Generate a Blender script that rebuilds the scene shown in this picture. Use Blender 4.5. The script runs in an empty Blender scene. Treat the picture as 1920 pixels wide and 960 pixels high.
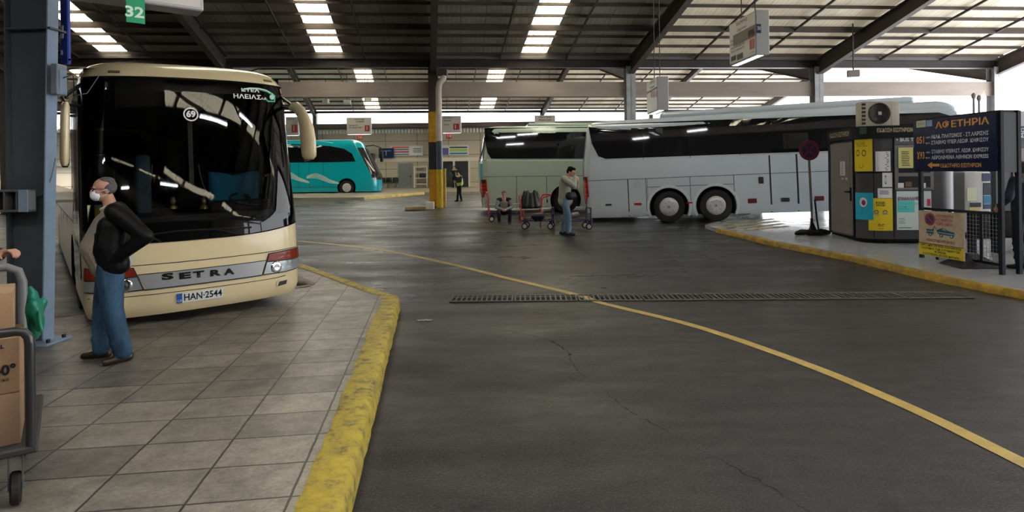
import bpy, bmesh, math, random
from mathutils import Vector, Matrix, Quaternion
random.seed(7)
SC = bpy.context.scene
COL = SC.collection
PI = math.pi

# ------------------------------------------------------------------ camera
F = 1170.0            # focal length in pixels of the 1920 px wide frame
HZ = 324.0            # row of the horizon on the principal column
ROLL = 0.012
CAMZ = 1.88
cd = bpy.data.cameras.new('camera'); cam = bpy.data.objects.new('camera', cd); COL.objects.link(cam)
cd.sensor_width = 36.0; cd.lens = F / 1920 * 36.0
cd.shift_y = -(480 - HZ) / 1920
cd.clip_start = 0.05; cd.clip_end = 600
R_ = Vector((math.cos(ROLL), 0, -math.sin(ROLL))); U_ = Vector((math.sin(ROLL), 0, math.cos(ROLL))); F_ = Vector((0, 1, 0))
CAM = Vector((0, 0, CAMZ))
cam.matrix_world = Matrix(((R_.x, U_.x, -F_.x, CAM.x), (R_.y, U_.y, -F_.y, CAM.y), (R_.z, U_.z, -F_.z, CAM.z), (0, 0, 0, 1)))
SC.camera = cam

# ------------------------------------------------------------------ light
w = bpy.data.worlds.new('sky'); SC.world = w; w.use_nodes = True
bg = w.node_tree.nodes['Background']; bg.inputs[0].default_value = (0.93, 0.96, 1.0, 1); bg.inputs[1].default_value = 2.6
sl = bpy.data.lights.new('sun', 'SUN'); sl.energy = 16.0; sl.angle = math.radians(12); sl.color = (1, .95, .86)
so = bpy.data.objects.new('sun', sl); COL.objects.link(so)
so.rotation_euler = (math.radians(18), math.radians(38), 0)
SC.view_settings.view_transform = 'Standard'; SC.view_settings.look = 'None'
SC.view_settings.exposure = 1.25; SC.view_settings.gamma = 1; SC.view_settings.use_curve_mapping = False
try:
    SC.cycles.max_bounces = 10; SC.cycles.diffuse_bounces = 6; SC.cycles.sample_clamp_indirect = 8
except Exception: pass

# ------------------------------------------------------------------ pixel to place helpers
def ray(px, py): return F_ + R_ * ((px - 960) / F) + U_ * ((HZ - py) / F)
def G(y):             # the road rises gently beyond the drain
    if y < 9.3: return 0.0
    if y < 16: return .03 * (y - 9.3)
    return .201 + .012 * (min(y, 60) - 16)
def at_g(px, py, off=0.0):
    r = ray(px, py); y = 10.0
    for _ in range(60):
        z = G(y) + off
        t = (z - CAMZ) / r.z; y = .5 * y + .5 * t
    return CAM + r * ((G(y) + off - CAMZ) / r.z)
def at_z(px, py, z):
    r = ray(px, py); return CAM + r * ((z - CAMZ) / r.z)
def at_Y(px, py, Y):
    return CAM + ray(px, py) * Y
def at_X(px, py, X):
    r = ray(px, py); return CAM + r * (X / r.x)
def proj(p):
    d = Vector(p) - CAM; y = d.dot(F_)
    return 960 + F * d.dot(R_) / y, HZ - F * d.dot(U_) / y

# ------------------------------------------------------------------ materials
MATS = {}
def mat(name, col, rough=.5, metal=0.0, spec=.35, coat=0.0, var=0.0, vscale=3.0, bump=0.0, bscale=20.0, emit=0.0, rvar=0.0, dirt=None, stretch=None):
    if name in MATS: return MATS[name]
    m = bpy.data.materials.new(name); m.use_nodes = True; nt = m.node_tree; N = nt.nodes; L = nt.links
    b = N['Principled BSDF']; c = (*col, 1) if len(col) == 3 else col
    b.inputs['Base Color'].default_value = c; b.inputs['Roughness'].default_value = rough
    b.inputs['Metallic'].default_value = metal; b.inputs['Specular IOR Level'].default_value = spec
    b.inputs['Coat Weight'].default_value = coat; b.inputs['Coat Roughness'].default_value = .08
    tc = N.new('ShaderNodeTexCoord'); mp = N.new('ShaderNodeMapping'); L.new(tc.outputs['Object'], mp.inputs[0])
    if stretch: mp.inputs['Scale'].default_value = stretch
    if var > 0 or rvar > 0:
        n = N.new('ShaderNodeTexNoise'); n.inputs['Scale'].default_value = vscale; n.inputs['Detail'].default_value = 6; n.inputs['Roughness'].default_value = .65
        L.new(mp.outputs[0], n.inputs['Vector'])
        if var > 0:
            mx = N.new('ShaderNodeMix'); mx.data_type = 'RGBA'; mx.blend_type = 'MIX'
            d = dirt if dirt else tuple(x * (1 - var) for x in col[:3])
            r = N.new('ShaderNodeMapRange'); r.inputs['From Min'].default_value = .35; r.inputs['From Max'].default_value = .7
            if dirt: r.inputs['To Max'].default_value = var
            L.new(n.outputs['Fac'], r.inputs['Value']); L.new(r.outputs[0], mx.inputs[0])
            mx.inputs[6].default_value = c; mx.inputs[7].default_value = (*d, 1); L.new(mx.outputs[2], b.inputs['Base Color'])
        if rvar > 0:
            r = N.new('ShaderNodeMapRange'); r.inputs['From Min'].default_value = .3; r.inputs['From Max'].default_value = .7
            r.inputs['To Min'].default_value = max(.02, rough - rvar); r.inputs['To Max'].default_value = min(1, rough + rvar)
            L.new(n.outputs['Fac'], r.inputs['Value']); L.new(r.outputs[0], b.inputs['Roughness'])
    if bump > 0:
        n2 = N.new('ShaderNodeTexNoise'); n2.inputs['Scale'].default_value = bscale; n2.inputs['Detail'].default_value = 4
        L.new(mp.outputs[0], n2.inputs['Vector'])
        bp = N.new('ShaderNodeBump'); bp.inputs['Strength'].default_value = bump; bp.inputs['Distance'].default_value = .02
        L.new(n2.outputs['Fac'], bp.inputs['Height']); L.new(bp.outputs[0], b.inputs['Normal'])
    if emit > 0:
        b.inputs['Emission Color'].default_value = c; b.inputs['Emission Strength'].default_value = emit
    MATS[name] = m; return m

def glass(name, tint=(.02, .025, .03), mixf=.35, rough=.02):
    if name in MATS: return MATS[name]
    m = bpy.data.materials.new(name); m.use_nodes = True; nt = m.node_tree; N = nt.nodes; L = nt.links
    for n in list(N):
        if n.type == 'BSDF_PRINCIPLED': N.remove(n)
    out = [n for n in N if n.type == 'OUTPUT_MATERIAL'][0]
    tr = N.new('ShaderNodeBsdfTransparent'); tr.inputs[0].default_value = (*[mixf + .0 * t for t in tint], 1)
    gl = N.new('ShaderNodeBsdfGlossy'); gl.inputs['Roughness'].default_value = rough
    fr = N.new('ShaderNodeFresnel'); fr.inputs[0].default_value = 1.42
    mx = N.new('ShaderNodeMixShader'); L.new(fr.outputs[0], mx.inputs[0]); L.new(tr.outputs[0], mx.inputs[1]); L.new(gl.outputs[0], mx.inputs[2])
    L.new(mx.outputs[0], out.inputs[0]); MATS[name] = m; return m

# ------------------------------------------------------------------ mesh helpers
def NB(): return bmesh.new()
def box(bm, x0, x1, y0, y1, z0, z1, M=None):
    vs = [bm.verts.new((x, y, z)) for z in (z0, z1) for y in (y0, y1) for x in (x0, x1)]
    for f in ((0, 2, 3, 1), (4, 5, 7, 6), (0, 1, 5, 4), (2, 6, 7, 3), (0, 4, 6, 2), (1, 3, 7, 5)):
        bm.faces.new([vs[i] for i in f])
    if M is not None:
        for v in vs: v.co = M @ v.co
    return vs
def rbox(bm, x0, x1, y0, y1, z0, z1, r=.02, seg=2, M=None):
    b2 = NB(); box(b2, x0, x1, y0, y1, z0, z1)
    bmesh.ops.bevel(b2, geom=list(b2.edges), offset=r, segments=seg, affect='EDGES', profile=.5)
    me = bpy.data.meshes.new('t'); b2.to_mesh(me); b2.free()
    if M is not None: me.transform(M)
    bm.from_mesh(me); bpy.data.meshes.remove(me)
def frame_of(d):
    d = d.normalized(); a = Vector((0, 0, 1)) if abs(d.z) < .9 else Vector((1, 0, 0))
    x = a.cross(d).normalized(); y = d.cross(x).normalized(); return x, y
def tube(bm, pts, r, seg=10, cap=True, flat=1.0, up=None):
    pts = [Vector(p) for p in pts]; n = len(pts); rs = r if isinstance(r, (list, tuple)) else [r] * n
    rings = []; px = None
    for i, p in enumerate(pts):
        d = (pts[min(i + 1, n - 1)] - pts[max(i - 1, 0)])
        if px is None:
            x, y = frame_of(d)
            if up is not None:
                x = Vector(up).cross(d).normalized(); y = d.normalized().cross(x).normalized()
        else:
            d = d.normalized(); y = d.cross(px).normalized(); x = y.cross(d).normalized()
        px = x
        rings.append([bm.verts.new(p + x * math.cos(2 * PI * k / seg) * rs[i] + y * math.sin(2 * PI * k / seg) * rs[i] * flat) for k in range(seg)])
    for a, b in zip(rings, rings[1:]):
        for k in range(seg): bm.faces.new((a[k], a[(k + 1) % seg], b[(k + 1) % seg], b[k]))
    if cap:
        bm.faces.new(rings[0][::-1]); bm.faces.new(rings[-1])
def bar(bm, a, b, w, h, up=(0, 0, 1)):
    a = Vector(a); b = Vector(b); d = (b - a).normalized(); x = d.cross(Vector(up)).normalized(); y = x.cross(d).normalized()
    vs = [bm.verts.new(p + x * sx * w / 2 + y * sy * h / 2) for p in (a, b) for sx, sy in ((-1, -1), (1, -1), (1, 1), (-1, 1))]
    for f in ((3, 2, 1, 0), (4, 5, 6, 7), (0, 1, 5, 4), (1, 2, 6, 5), (2, 3, 7, 6), (3, 0, 4, 7)): bm.faces.new([vs[i] for i in f])
def lathe(bm, prof, M=None, seg=32):
    """prof: list of (radius, height) around local z"""
    rings = []
    for r, z in prof:
        ring = [bm.verts.new(Vector((r * math.cos(2 * PI * k / seg), r * math.sin(2 * PI * k / seg), z))) for k in range(seg)] if r > 1e-6 else [bm.verts.new((0, 0, z))]
        rings.append(ring)
    for a, b in zip(rings, rings[1:]):
        for k in range(seg):
            k2 = (k + 1) % seg
            if len(a) == 1 and len(b) == 1: continue
            if len(a) == 1: bm.faces.new((a[0], b[k2], b[k]))
            elif len(b) == 1: bm.faces.new((a[k], a[k2], b[0]))
            else: bm.faces.new((a[k], a[k2], b[k2], b[k]))
    if M is not None:
        for ring in rings:
            for v in ring: v.co = M @ v.co
def prism(bm, pts, z0, z1, M=None):
    """pts: 2D outline in xy"""
    a = [bm.verts.new((p[0], p[1], z0)) for p in pts]; b = [bm.verts.new((p[0], p[1], z1)) for p in pts]
    bm.faces.new(a[::-1]); bm.faces.new(b); n = len(pts)
    for i in range(n): bm.faces.new((a[i], a[(i + 1) % n], b[(i + 1) % n], b[i]))
    if M is not None:
        for v in a + b: v.co = M @ v.co
def ell(bm, c, r, M=None, sub=2):
    mm = Matrix.Translation(Vector(c)) @ (M if M is not None else Matrix.Identity(4)) @ Matrix.Diagonal((r[0], r[1], r[2], 1))
    bmesh.ops.create_icosphere(bm, subdivisions=sub, radius=1.0, matrix=mm)
def capsule(bm, a, b, ra, rb, wide=None, f=1.0, seg=14):
    """tapered closed capsule, radius scaled by f along axis 'wide'"""
    a = Vector(a); b = Vector(b); d = (b - a)
    if d.length < 1e-5: d = Vector((0, 0, 1e-4))
    dn = d.normalized()
    if wide is not None:
        x = (Vector(wide) - dn * dn.dot(Vector(wide))).normalized(); y = dn.cross(x)
    else: x, y = frame_of(d)
    prof = []
    for k in range(0, 5):
        t = PI / 2 * k / 4; prof.append((ra * math.sin(t), a - dn * ra * math.cos(t)))
    for k in range(1, 5):
        t = k / 5; prof.append((ra + (rb - ra) * t, a + d * t))
    for k in range(0, 5):
        t = PI / 2 * k / 4; prof.append((rb * math.cos(t), b + dn * rb * math.sin(t)))
    rings = []
    for r, p in prof:
        if r < 1e-6: rings.append([bm.verts.new(p)])
        else: rings.append([bm.verts.new(p + x * r * f * math.cos(2 * PI * k / seg) + y * r * math.sin(2 * PI * k / seg)) for k in range(seg)])
    for A, B in zip(rings, rings[1:]):
        for k in range(seg):
            k2 = (k + 1) % seg
            if len(A) == 1: bm.faces.new((A[0], B[k2], B[k]))
            elif len(B) == 1: bm.faces.new((A[k], A[k2], B[0]))
            else: bm.faces.new((A[k], A[k2], B[k2], B[k]))

def link(name, me, m, parent=None, smooth=None):
    o = bpy.data.objects.new(name, me); COL.objects.link(o)
    if m is not None:
        for x in (m if isinstance(m, (list, tuple)) else [m]): me.materials.append(x)
    if parent is not None: o.parent = parent
    if smooth is not None:
        for p in me.polygons: p.use_smooth = True
        if smooth < 179:
            bm = NB(); bm.from_mesh(me); c = math.radians(smooth)
            for e in bm.edges:
                if len(e.link_faces) == 2: e.smooth = e.calc_face_angle(0) < c
            bm.to_mesh(me); bm.free()
    return o
def OB(name, bm, m, parent=None, smooth=None, recalc=True, loc=None, bevel=0):
    if recalc: bmesh.ops.recalc_face_normals(bm, faces=bm.faces)
    me = bpy.data.meshes.new(name); bm.to_mesh(me); bm.free()
    o = link(name, me, m, parent, smooth)
    if loc is not None: o.location = loc
    if bevel:
        md = o.modifiers.new('bevel', 'BEVEL'); md.width = bevel; md.segments = 2; md.limit_method = 'ANGLE'
    return o
def T(o, label=None, cat=None, group=None, kind=None):
    if label: o['label'] = label
    if cat: o['category'] = cat
    if group: o['group'] = group
    if kind: o['kind'] = kind
    return o
def ST(o): o['kind'] = 'structure'; return o
def E(name, loc=(0, 0, 0), rz=0.0, label=None, cat=None, group=None):
    o = bpy.data.objects.new(name, None); COL.objects.link(o); o.location = loc; o.rotation_euler = (0, 0, rz); o.empty_display_size = .2
    return T(o, label, cat, group)
def copy_tree(o, parent=None):
    c = o.copy(); COL.objects.link(c)
    if parent is not None: c.parent = parent
    for ch in [x for x in bpy.data.objects if x.parent == o]: copy_tree(ch, c)
    return c
def evalmesh(o):
    dg = bpy.context.evaluated_depsgraph_get(); dg.update()
    me = bpy.data.meshes.new_from_object(o.evaluated_get(dg)); return me
def remesh(bm, voxel, smooth_it=2):
    """one continuous surface out of overlapping closed volumes"""
    bmesh.ops.recalc_face_normals(bm, faces=bm.faces)
    me = bpy.data.meshes.new('t'); bm.to_mesh(me); bm.free()
    o = bpy.data.objects.new('t', me); COL.objects.link(o)
    md = o.modifiers.new('r', 'REMESH'); md.mode = 'VOXEL'; md.voxel_size = voxel
    if smooth_it:
        s = o.modifiers.new('s', 'SMOOTH'); s.factor = .5; s.iterations = smooth_it
    r = evalmesh(o); bpy.data.objects.remove(o); bpy.data.meshes.remove(me)
    for p in r.polygons: p.use_smooth = True
    return r
def text_me(s, size=1.0, align='CENTER', ext=0.0, bold=0.0, space=1.0, res=3, width=None):
    cu = bpy.data.curves.new('t', 'FONT'); cu.body = s; cu.size = size; cu.align_x = align; cu.align_y = 'CENTER'
    cu.extrude = ext; cu.offset = bold; cu.space_character = space; cu.resolution_u = res
    o = bpy.data.objects.new('t', cu); COL.objects.link(o)
    me = evalmesh(o); bpy.data.objects.remove(o); bpy.data.curves.remove(cu)
    if width and len(me.vertices):
        xs = [v.co.x for v in me.vertices]; k = width / max(1e-6, max(xs) - min(xs))
        me.transform(Matrix.Diagonal((k, 1, 1, 1)))
    return me
def text(name, s, M, m, parent, size, align='CENTER', ext=.0015, bold=0.0, space=1.0, width=None):
    me = text_me(s, size, align, ext, bold, space, width=width); me.transform(M); me.materials.clear()
    return link(name, me, m, parent)
def basis(o, x, y):
    """4x4 with text/board x axis, y axis, origin"""
    x = Vector(x).normalized(); y = Vector(y).normalized(); z = x.cross(y)
    o = Vector(o); return Matrix(((x.x, y.x, z.x, o.x), (x.y, y.y, z.y, o.y), (x.z, y.z, z.z, o.z), (0, 0, 0, 1)))
# ================================================================== ground
def asphalt():
    m = bpy.data.materials.new('asphalt'); m.use_nodes = True; nt = m.node_tree; N = nt.nodes; L = nt.links
    b = N['Principled BSDF']; tc = N.new('ShaderNodeTexCoord')
    def noise(s, d=6, r=.6, vec=None):
        n = N.new('ShaderNodeTexNoise'); n.inputs['Scale'].default_value = s; n.inputs['Detail'].default_value = d; n.inputs['Roughness'].default_value = r
        L.new(vec or tc.outputs['Object'], n.inputs['Vector']); return n.outputs['Fac']
    def rng(v, a, b_, c, d):
        r = N.new('ShaderNodeMapRange'); r.inputs['From Min'].default_value = a; r.inputs['From Max'].default_value = b_
        r.inputs['To Min'].default_value = c; r.inputs['To Max'].default_value = d; L.new(v, r.inputs['Value']); return r.outputs[0]
    def mixc(f, a, b_, blend='MIX'):
        x = N.new('ShaderNodeMix'); x.data_type = 'RGBA'; x.blend_type = blend; L.new(f, x.inputs[0])
        for i, v in ((6, a), (7, b_)):
            if isinstance(v, tuple): x.inputs[i].default_value = (*v, 1)
            else: L.new(v, x.inputs[i])
        return x.outputs[2]
    sep = N.new('ShaderNodeSeparateXYZ'); L.new(tc.outputs['Object'], sep.inputs[0])
    c = mixc(rng(noise(.55), .35, .65, 0, 1), (.0080, .0078, .0088), (.0150, .0143, .0155))
    c = mixc(rng(noise(3.5, 8, .7), .4, .75, 0, .6), c, (.030, .0285, .030))
    c = mixc(rng(noise(70, 2, .5), .52, .72, 0, .75), c, (.075, .071, .072))
    c = mixc(rng(noise(38, 3, .6), .54, .7, 0, .6), c, (.003, .003, .003))
    c = mixc(rng(noise(1.9, 5, .75), .60, .68, 0, .55), c, (.004, .004, .004))
    # worn concrete tone of the far part of the yard
    c = mixc(rng(sep.outputs['Y'], 22, 34, 0, .75), c, (.085, .084, .085))
    # oil drips and dark spots
    v = N.new('ShaderNodeTexVoronoi'); v.inputs['Scale'].default_value = 1.7; L.new(tc.outputs['Object'], v.inputs['Vector'])
    c = mixc(rng(v.outputs['Distance'], .03, .09, .75, 0), c, (.012, .012, .012))
    # small pale specks
    v3 = N.new('ShaderNodeTexVoronoi'); v3.inputs['Scale'].default_value = 3.1; L.new(tc.outputs['Object'], v3.inputs['Vector'])
    c = mixc(rng(v3.outputs['Distance'], .012, .022, .6, 0), c, (.4, .38, .34))
    # patch seams and cracks
    dn = N.new('ShaderNodeTexNoise'); dn.inputs['Scale'].default_value = 1.3; dn.inputs['Detail'].default_value = 5; L.new(tc.outputs['Object'], dn.inputs['Vector'])
    mxv = N.new('ShaderNodeMix'); mxv.data_type = 'RGBA'; mxv.blend_type = 'LINEAR_LIGHT'; mxv.inputs[0].default_value = .25
    L.new(tc.outputs['Object'], mxv.inputs[6]); L.new(dn.outputs['Color'], mxv.inputs[7])
    v2 = N.new('ShaderNodeTexVoronoi'); v2.feature = 'DISTANCE_TO_EDGE'; v2.inputs['Scale'].default_value = .33; L.new(mxv.outputs[2], v2.inputs['Vector'])
    crack = rng(v2.outputs['Distance'], .0, .007, 1, 0)
    mask = rng(noise(.4, 2), .5, .56, 0, 1)
    mm = N.new('ShaderNodeMath'); mm.operation = 'MULTIPLY'; L.new(crack, mm.inputs[0]); L.new(mask, mm.inputs[1])
    m2 = N.new('ShaderNodeMath'); m2.operation = 'MULTIPLY'; L.new(mm.outputs[0], m2.inputs[0]); m2.inputs[1].default_value = .8
    c = mixc(m2.outputs[0], c, (.012, .011, .011))
    L.new(c, b.inputs['Base Color'])
    # damp, polished areas
    st = N.new('ShaderNodeMapping'); st.inputs['Scale'].default_value = (.5, 1.4, 1); L.new(tc.outputs['Object'], st.inputs[0])
    r1 = rng(noise(.8, 7, .65, st.outputs[0]), .36, .64, .27, .56)
    far = rng(sep.outputs['Y'], 4, 10, .16, -.04)
    ad = N.new('ShaderNodeMath'); ad.operation = 'ADD'; L.new(r1, ad.inputs[0]); L.new(far, ad.inputs[1]); L.new(ad.outputs[0], b.inputs['Roughness'])
    b.inputs['Specular IOR Level'].default_value = .36
    bp = N.new('ShaderNodeBump'); bp.inputs['Strength'].default_value = .35; bp.inputs['Distance'].default_value = .012
    ha = N.new('ShaderNodeMath'); ha.operation = 'ADD'; L.new(noise(55, 3), ha.inputs[0]); L.new(noise(6, 4), ha.inputs[1])
    L.new(ha.outputs[0], bp.inputs['Height']); L.new(bp.outputs[0], b.inputs['Normal'])
    return m
def tiles(name, ang, org, tw, th, c1, c2, mortar, rough=.42, spec=.5, ms=.016):
    m = bpy.data.materials.new(name); m.use_nodes = True; nt = m.node_tree; N = nt.nodes; L = nt.links
    b = N['Principled BSDF']; tc = N.new('ShaderNodeTexCoord'); mp = N.new('ShaderNodeMapping')
    mp.vector_type = 'TEXTURE'; mp.inputs['Location'].default_value = (org[0], org[1], 0); mp.inputs['Rotation'].default_value = (0, 0, ang)
    L.new(tc.outputs['Object'], mp.inputs[0])
    br = N.new('ShaderNodeTexBrick'); br.offset = 0; br.squash = 1; br.inputs['Scale'].default_value = 1
    br.inputs['Brick Width'].default_value = tw; br.inputs['Row Height'].default_value = th; br.inputs['Mortar Size'].default_value = ms * .5
    br.inputs['Mortar Smooth'].default_value = .3; br.inputs['Bias'].default_value = -.1
    br.inputs['Color1'].default_value = (*c1, 1); br.inputs['Color2'].default_value = (*c2, 1); br.inputs['Mortar'].default_value = (*mortar, 1)
    dn = N.new('ShaderNodeTexNoise'); dn.inputs['Scale'].default_value = 6; dn.inputs['Detail'].default_value = 3; L.new(mp.outputs[0], dn.inputs['Vector'])
    va = N.new('ShaderNodeVectorMath'); va.operation = 'MULTIPLY_ADD'; L.new(dn.outputs['Color'], va.inputs[0]); va.inputs[1].default_value = (.012, .012, 0); L.new(mp.outputs[0], va.inputs[2])
    L.new(va.outputs[0], br.inputs['Vector'])
    n = N.new('ShaderNodeTexNoise'); n.inputs['Scale'].default_value = 4; n.inputs['Detail'].default_value = 9; n.inputs['Roughness'].default_value = .75; L.new(tc.outputs['Object'], n.inputs['Vector'])
    r = N.new('ShaderNodeMapRange'); r.inputs['From Min'].default_value = .38; r.inputs['From Max'].default_value = .68; r.inputs['To Min'].default_value = 1.12; r.inputs['To Max'].default_value = .5
    L.new(n.outputs['Fac'], r.inputs['Value'])
    n4 = N.new('ShaderNodeTexNoise'); n4.inputs['Scale'].default_value = 45; n4.inputs['Detail'].default_value = 3; L.new(tc.outputs['Object'], n4.inputs['Vector'])
    r4 = N.new('ShaderNodeMapRange'); r4.inputs['From Min'].default_value = .35; r4.inputs['From Max'].default_value = .65; r4.inputs['To Min'].default_value = 1.1; r4.inputs['To Max'].default_value = .8; L.new(n4.outputs['Fac'], r4.inputs['Value'])
    pm = N.new('ShaderNodeMath'); pm.operation = 'MULTIPLY'; L.new(r.outputs[0], pm.inputs[0]); L.new(r4.outputs[0], pm.inputs[1])
    mx = N.new('ShaderNodeVectorMath'); mx.operation = 'SCALE'; L.new(br.outputs['Color'], mx.inputs[0]); L.new(pm.outputs[0], mx.inputs['Scale'])
    L.new(mx.outputs[0], b.inputs['Base Color'])
    r2 = N.new('ShaderNodeMapRange'); r2.inputs['To Min'].default_value = rough - .12; r2.inputs['To Max'].default_value = rough + .15; L.new(n.outputs['Fac'], r2.inputs['Value']); L.new(r2.outputs[0], b.inputs['Roughness'])
    b.inputs['Specular IOR Level'].default_value = spec
    ad = N.new('ShaderNodeMath'); ad.operation = 'MULTIPLY_ADD'; L.new(br.outputs['Fac'], ad.inputs[0]); ad.inputs[1].default_value = -1.6; L.new(n.outputs['Fac'], ad.inputs[2])
    bp = N.new('ShaderNodeBump'); bp.inputs['Strength'].default_value = .5; bp.inputs['Distance'].default_value = .006; L.new(ad.outputs[0], bp.inputs['Height']); L.new(bp.outputs[0], b.inputs['Normal'])
    return m
M_ASPH = asphalt()
def ground_poly(name, pts, off, m, skirt=0.0):
    bm = NB(); vs = [bm.verts.new((p[0], p[1], 0)) for p in pts]; bm.faces.new(vs)
    for yy in (9.3, 12.6, 16, 60):
        g = list(bm.verts) + list(bm.edges) + list(bm.faces)
        bmesh.ops.bisect_plane(bm, geom=g, plane_co=(0, yy, 0), plane_no=(0, 1, 0))
    bmesh.ops.recalc_face_normals(bm, faces=bm.faces)
    for f in bm.faces:
        if f.normal.z < 0: f.normal_flip()
    if skirt:
        be = [e for e in bm.edges if len(e.link_faces) == 1]
        r = bmesh.ops.extrude_edge_only(bm, edges=be); ev = [g for g in r['geom'] if isinstance(g, bmesh.types.BMVert)]
        top = set(bm.verts) - set(ev)
        for v in top: v.co.z = G(v.co.y) + off
        for v in ev: v.co.z = G(v.co.y) + off - skirt
    else:
        for v in bm.verts: v.co.z = G(v.co.y) + off
    return ST(OB(name, bm, m, recalc=False))
ground_poly('floor', [(-90, -40), (90, -40), (90, 150), (-90, 150)], 0, M_ASPH)

ground_poly('yard', [(30, -40), (89, -40), (89, 140), (30, 140)], .012, mat('bounce_concrete', (.46, .46, .46), .8, var=.2))  # pale ground outside the hall, added to bounce sunlight up onto the roof
ground_poly('yard', [(-89, 62), (29.9, 62), (29.9, 140), (-89, 140)], .012, MATS['bounce_concrete'])
# --- left pavement: tiled apron and the narrow finger between the bays
UU = Vector((.7944, .6074, 0)); VV = Vector((-.6074, .7944, 0)); BO = Vector((-4.80, 6.98, 0))   # bay directions, front left corner of the cream coach
K1 = at_z(745, 556, .15); K0 = at_z(630, 960, .15)
kd = (K1 - K0).normalized(); kn = K0 - kd * 7
fa = at_z(552, 498, .15); fd = (fa - K1).normalized()
bayR = BO + UU * 2.95 + VV * 1.25; bayL = BO - UU * .45 + VV * 1.25
fend = K1 + fd * 17
PAV = [(kn.x, kn.y), (K1.x, K1.y), (fend.x, fend.y)]
e2 = bayR + VV * 14.5; PAV += [(e2.x, e2.y), (bayR.x, bayR.y), (bayL.x, bayL.y)]
e3 = bayL + VV * 15; PAV += [(e3.x, e3.y)]
e4 = e3 - UU * 1.4; e5 = bayL - UU * 1.4; PAV += [(e4.x, e4.y), (e5.x, e5.y), (-16, e5.y - 2), (-22, -6), (kn.x, -6)]
M_TILE = tiles('paving_tiles', math.atan2(-.045, 1) * 0 + math.atan2(kd.y, kd.x) - PI / 2, tuple(at_z(349, 945, .15))[:2], .54, .41, (.235, .213, .186), (.120, .110, .103), (.022, .02, .019), .38)
ground_poly('pavement', PAV, .15, M_TILE, .2)
# painted kerb, swept along the edge with a worn rounded section
def kerb(name, path, wid, h, m, inward, off=0.0, jag=.006):
    """path: list of xy on the outer edge; section goes inward by wid"""
    P = [Vector((p[0], p[1], 0)) for p in path]; pts = []
    for a, b in zip(P, P[1:]):
        n = max(1, int((b - a).length / .12))
        pts += [a.lerp(b, k / n) for k in range(n)]
    pts.append(P[-1]); bm = NB(); prev = None
    sec = [(-.06, -.2), (-.045, 0), (-.034, h * .7), (-.022, h * .93), (.003, h + .006), (wid * .5, h + .008), (wid * .9, h + .006), (wid, h + .002)]
    for i, p in enumerate(pts):
        d = (pts[min(i + 1, len(pts) - 1)] - pts[max(i - 1, 0)]).normalized(); n = Vector((-d.y, d.x, 0)) * inward
        g = G(p.y) + off; q = random.Random(i * 7 + 1)
        ring = []
        for k, (s, z) in enumerate(sec):
            j = jag if k not in (0,) else 0
            ring.append(bm.verts.new(p + n * (s + q.uniform(-j, j) * (2.4 if k == 7 else 1)) + Vector((0, 0, g + z + q.uniform(-j, j) * .35))))
        if prev:
            for k in range(len(sec) - 1): bm.faces.new((prev[k], ring[k], ring[k + 1], prev[k + 1]))
        prev = ring
    o = OB(name, bm, m, smooth=50, recalc=True); return o
def yellow_paint():
    m = bpy.data.materials.new('worn_yellow_paint'); m.use_nodes = True; nt = m.node_tree; N = nt.nodes; L = nt.links
    b = N['Principled BSDF']; tc = N.new('ShaderNodeTexCoord')
    n = N.new('ShaderNodeTexNoise'); n.inputs['Scale'].default_value = 9; n.inputs['Detail'].default_value = 8; n.inputs['Roughness'].default_value = .72; L.new(tc.outputs['Object'], n.inputs['Vector'])
    cr = N.new('ShaderNodeValToRGB'); L.new(n.outputs['Fac'], cr.inputs[0]); e = cr.color_ramp.elements
    e[0].position = .33; e[0].color = (.46, .35, .03, 1); e[1].position = .66; e[1].color = (.06, .05, .035, 1)
    k = e.new(.5); k.color = (.36, .27, .03, 1); k = e.new(.58); k.color = (.22, .17, .04, 1)
    L.new(cr.outputs[0], b.inputs['Base Color']); b.inputs['Roughness'].default_value = .55
    bp = N.new('ShaderNodeBump'); bp.inputs['Strength'].default_value = 1.0; bp.inputs['Distance'].default_value = .02; L.new(n.outputs['Fac'], bp.inputs['Height']); L.new(bp.outputs[0], b.inputs['Normal'])
    return m
M_YEL = yellow_paint()
ST(kerb('kerb', [(kn.x, kn.y), (K1.x - kd.x * .06, K1.y - kd.y * .06), (K1.x + fd.x * .03, K1.y + .02), (K1.x + fd.x * .15, K1.y + fd.y * .15)], .21, .15, M_YEL, 1))
ST(kerb('kerb', [(K1.x + fd.x * .1, K1.y + fd.y * .1), (fend.x, fend.y)], .17, .15, M_YEL, 1))
ST(kerb('kerb', [(e2.x, e2.y), (bayR.x, bayR.y)], .15, .15, mat('kerb_stone', (.2, .18, .15), .6, var=.4, bump=.3), 1))
ST(kerb('kerb', [(bayL.x, bayL.y), (e3.x, e3.y)], .15, .15, MATS['kerb_stone'], 1))
ST(kerb('kerb', [(bayR.x, bayR.y), (bayL.x, bayL.y)], .15, .15, MATS['kerb_stone'], 1))

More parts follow.
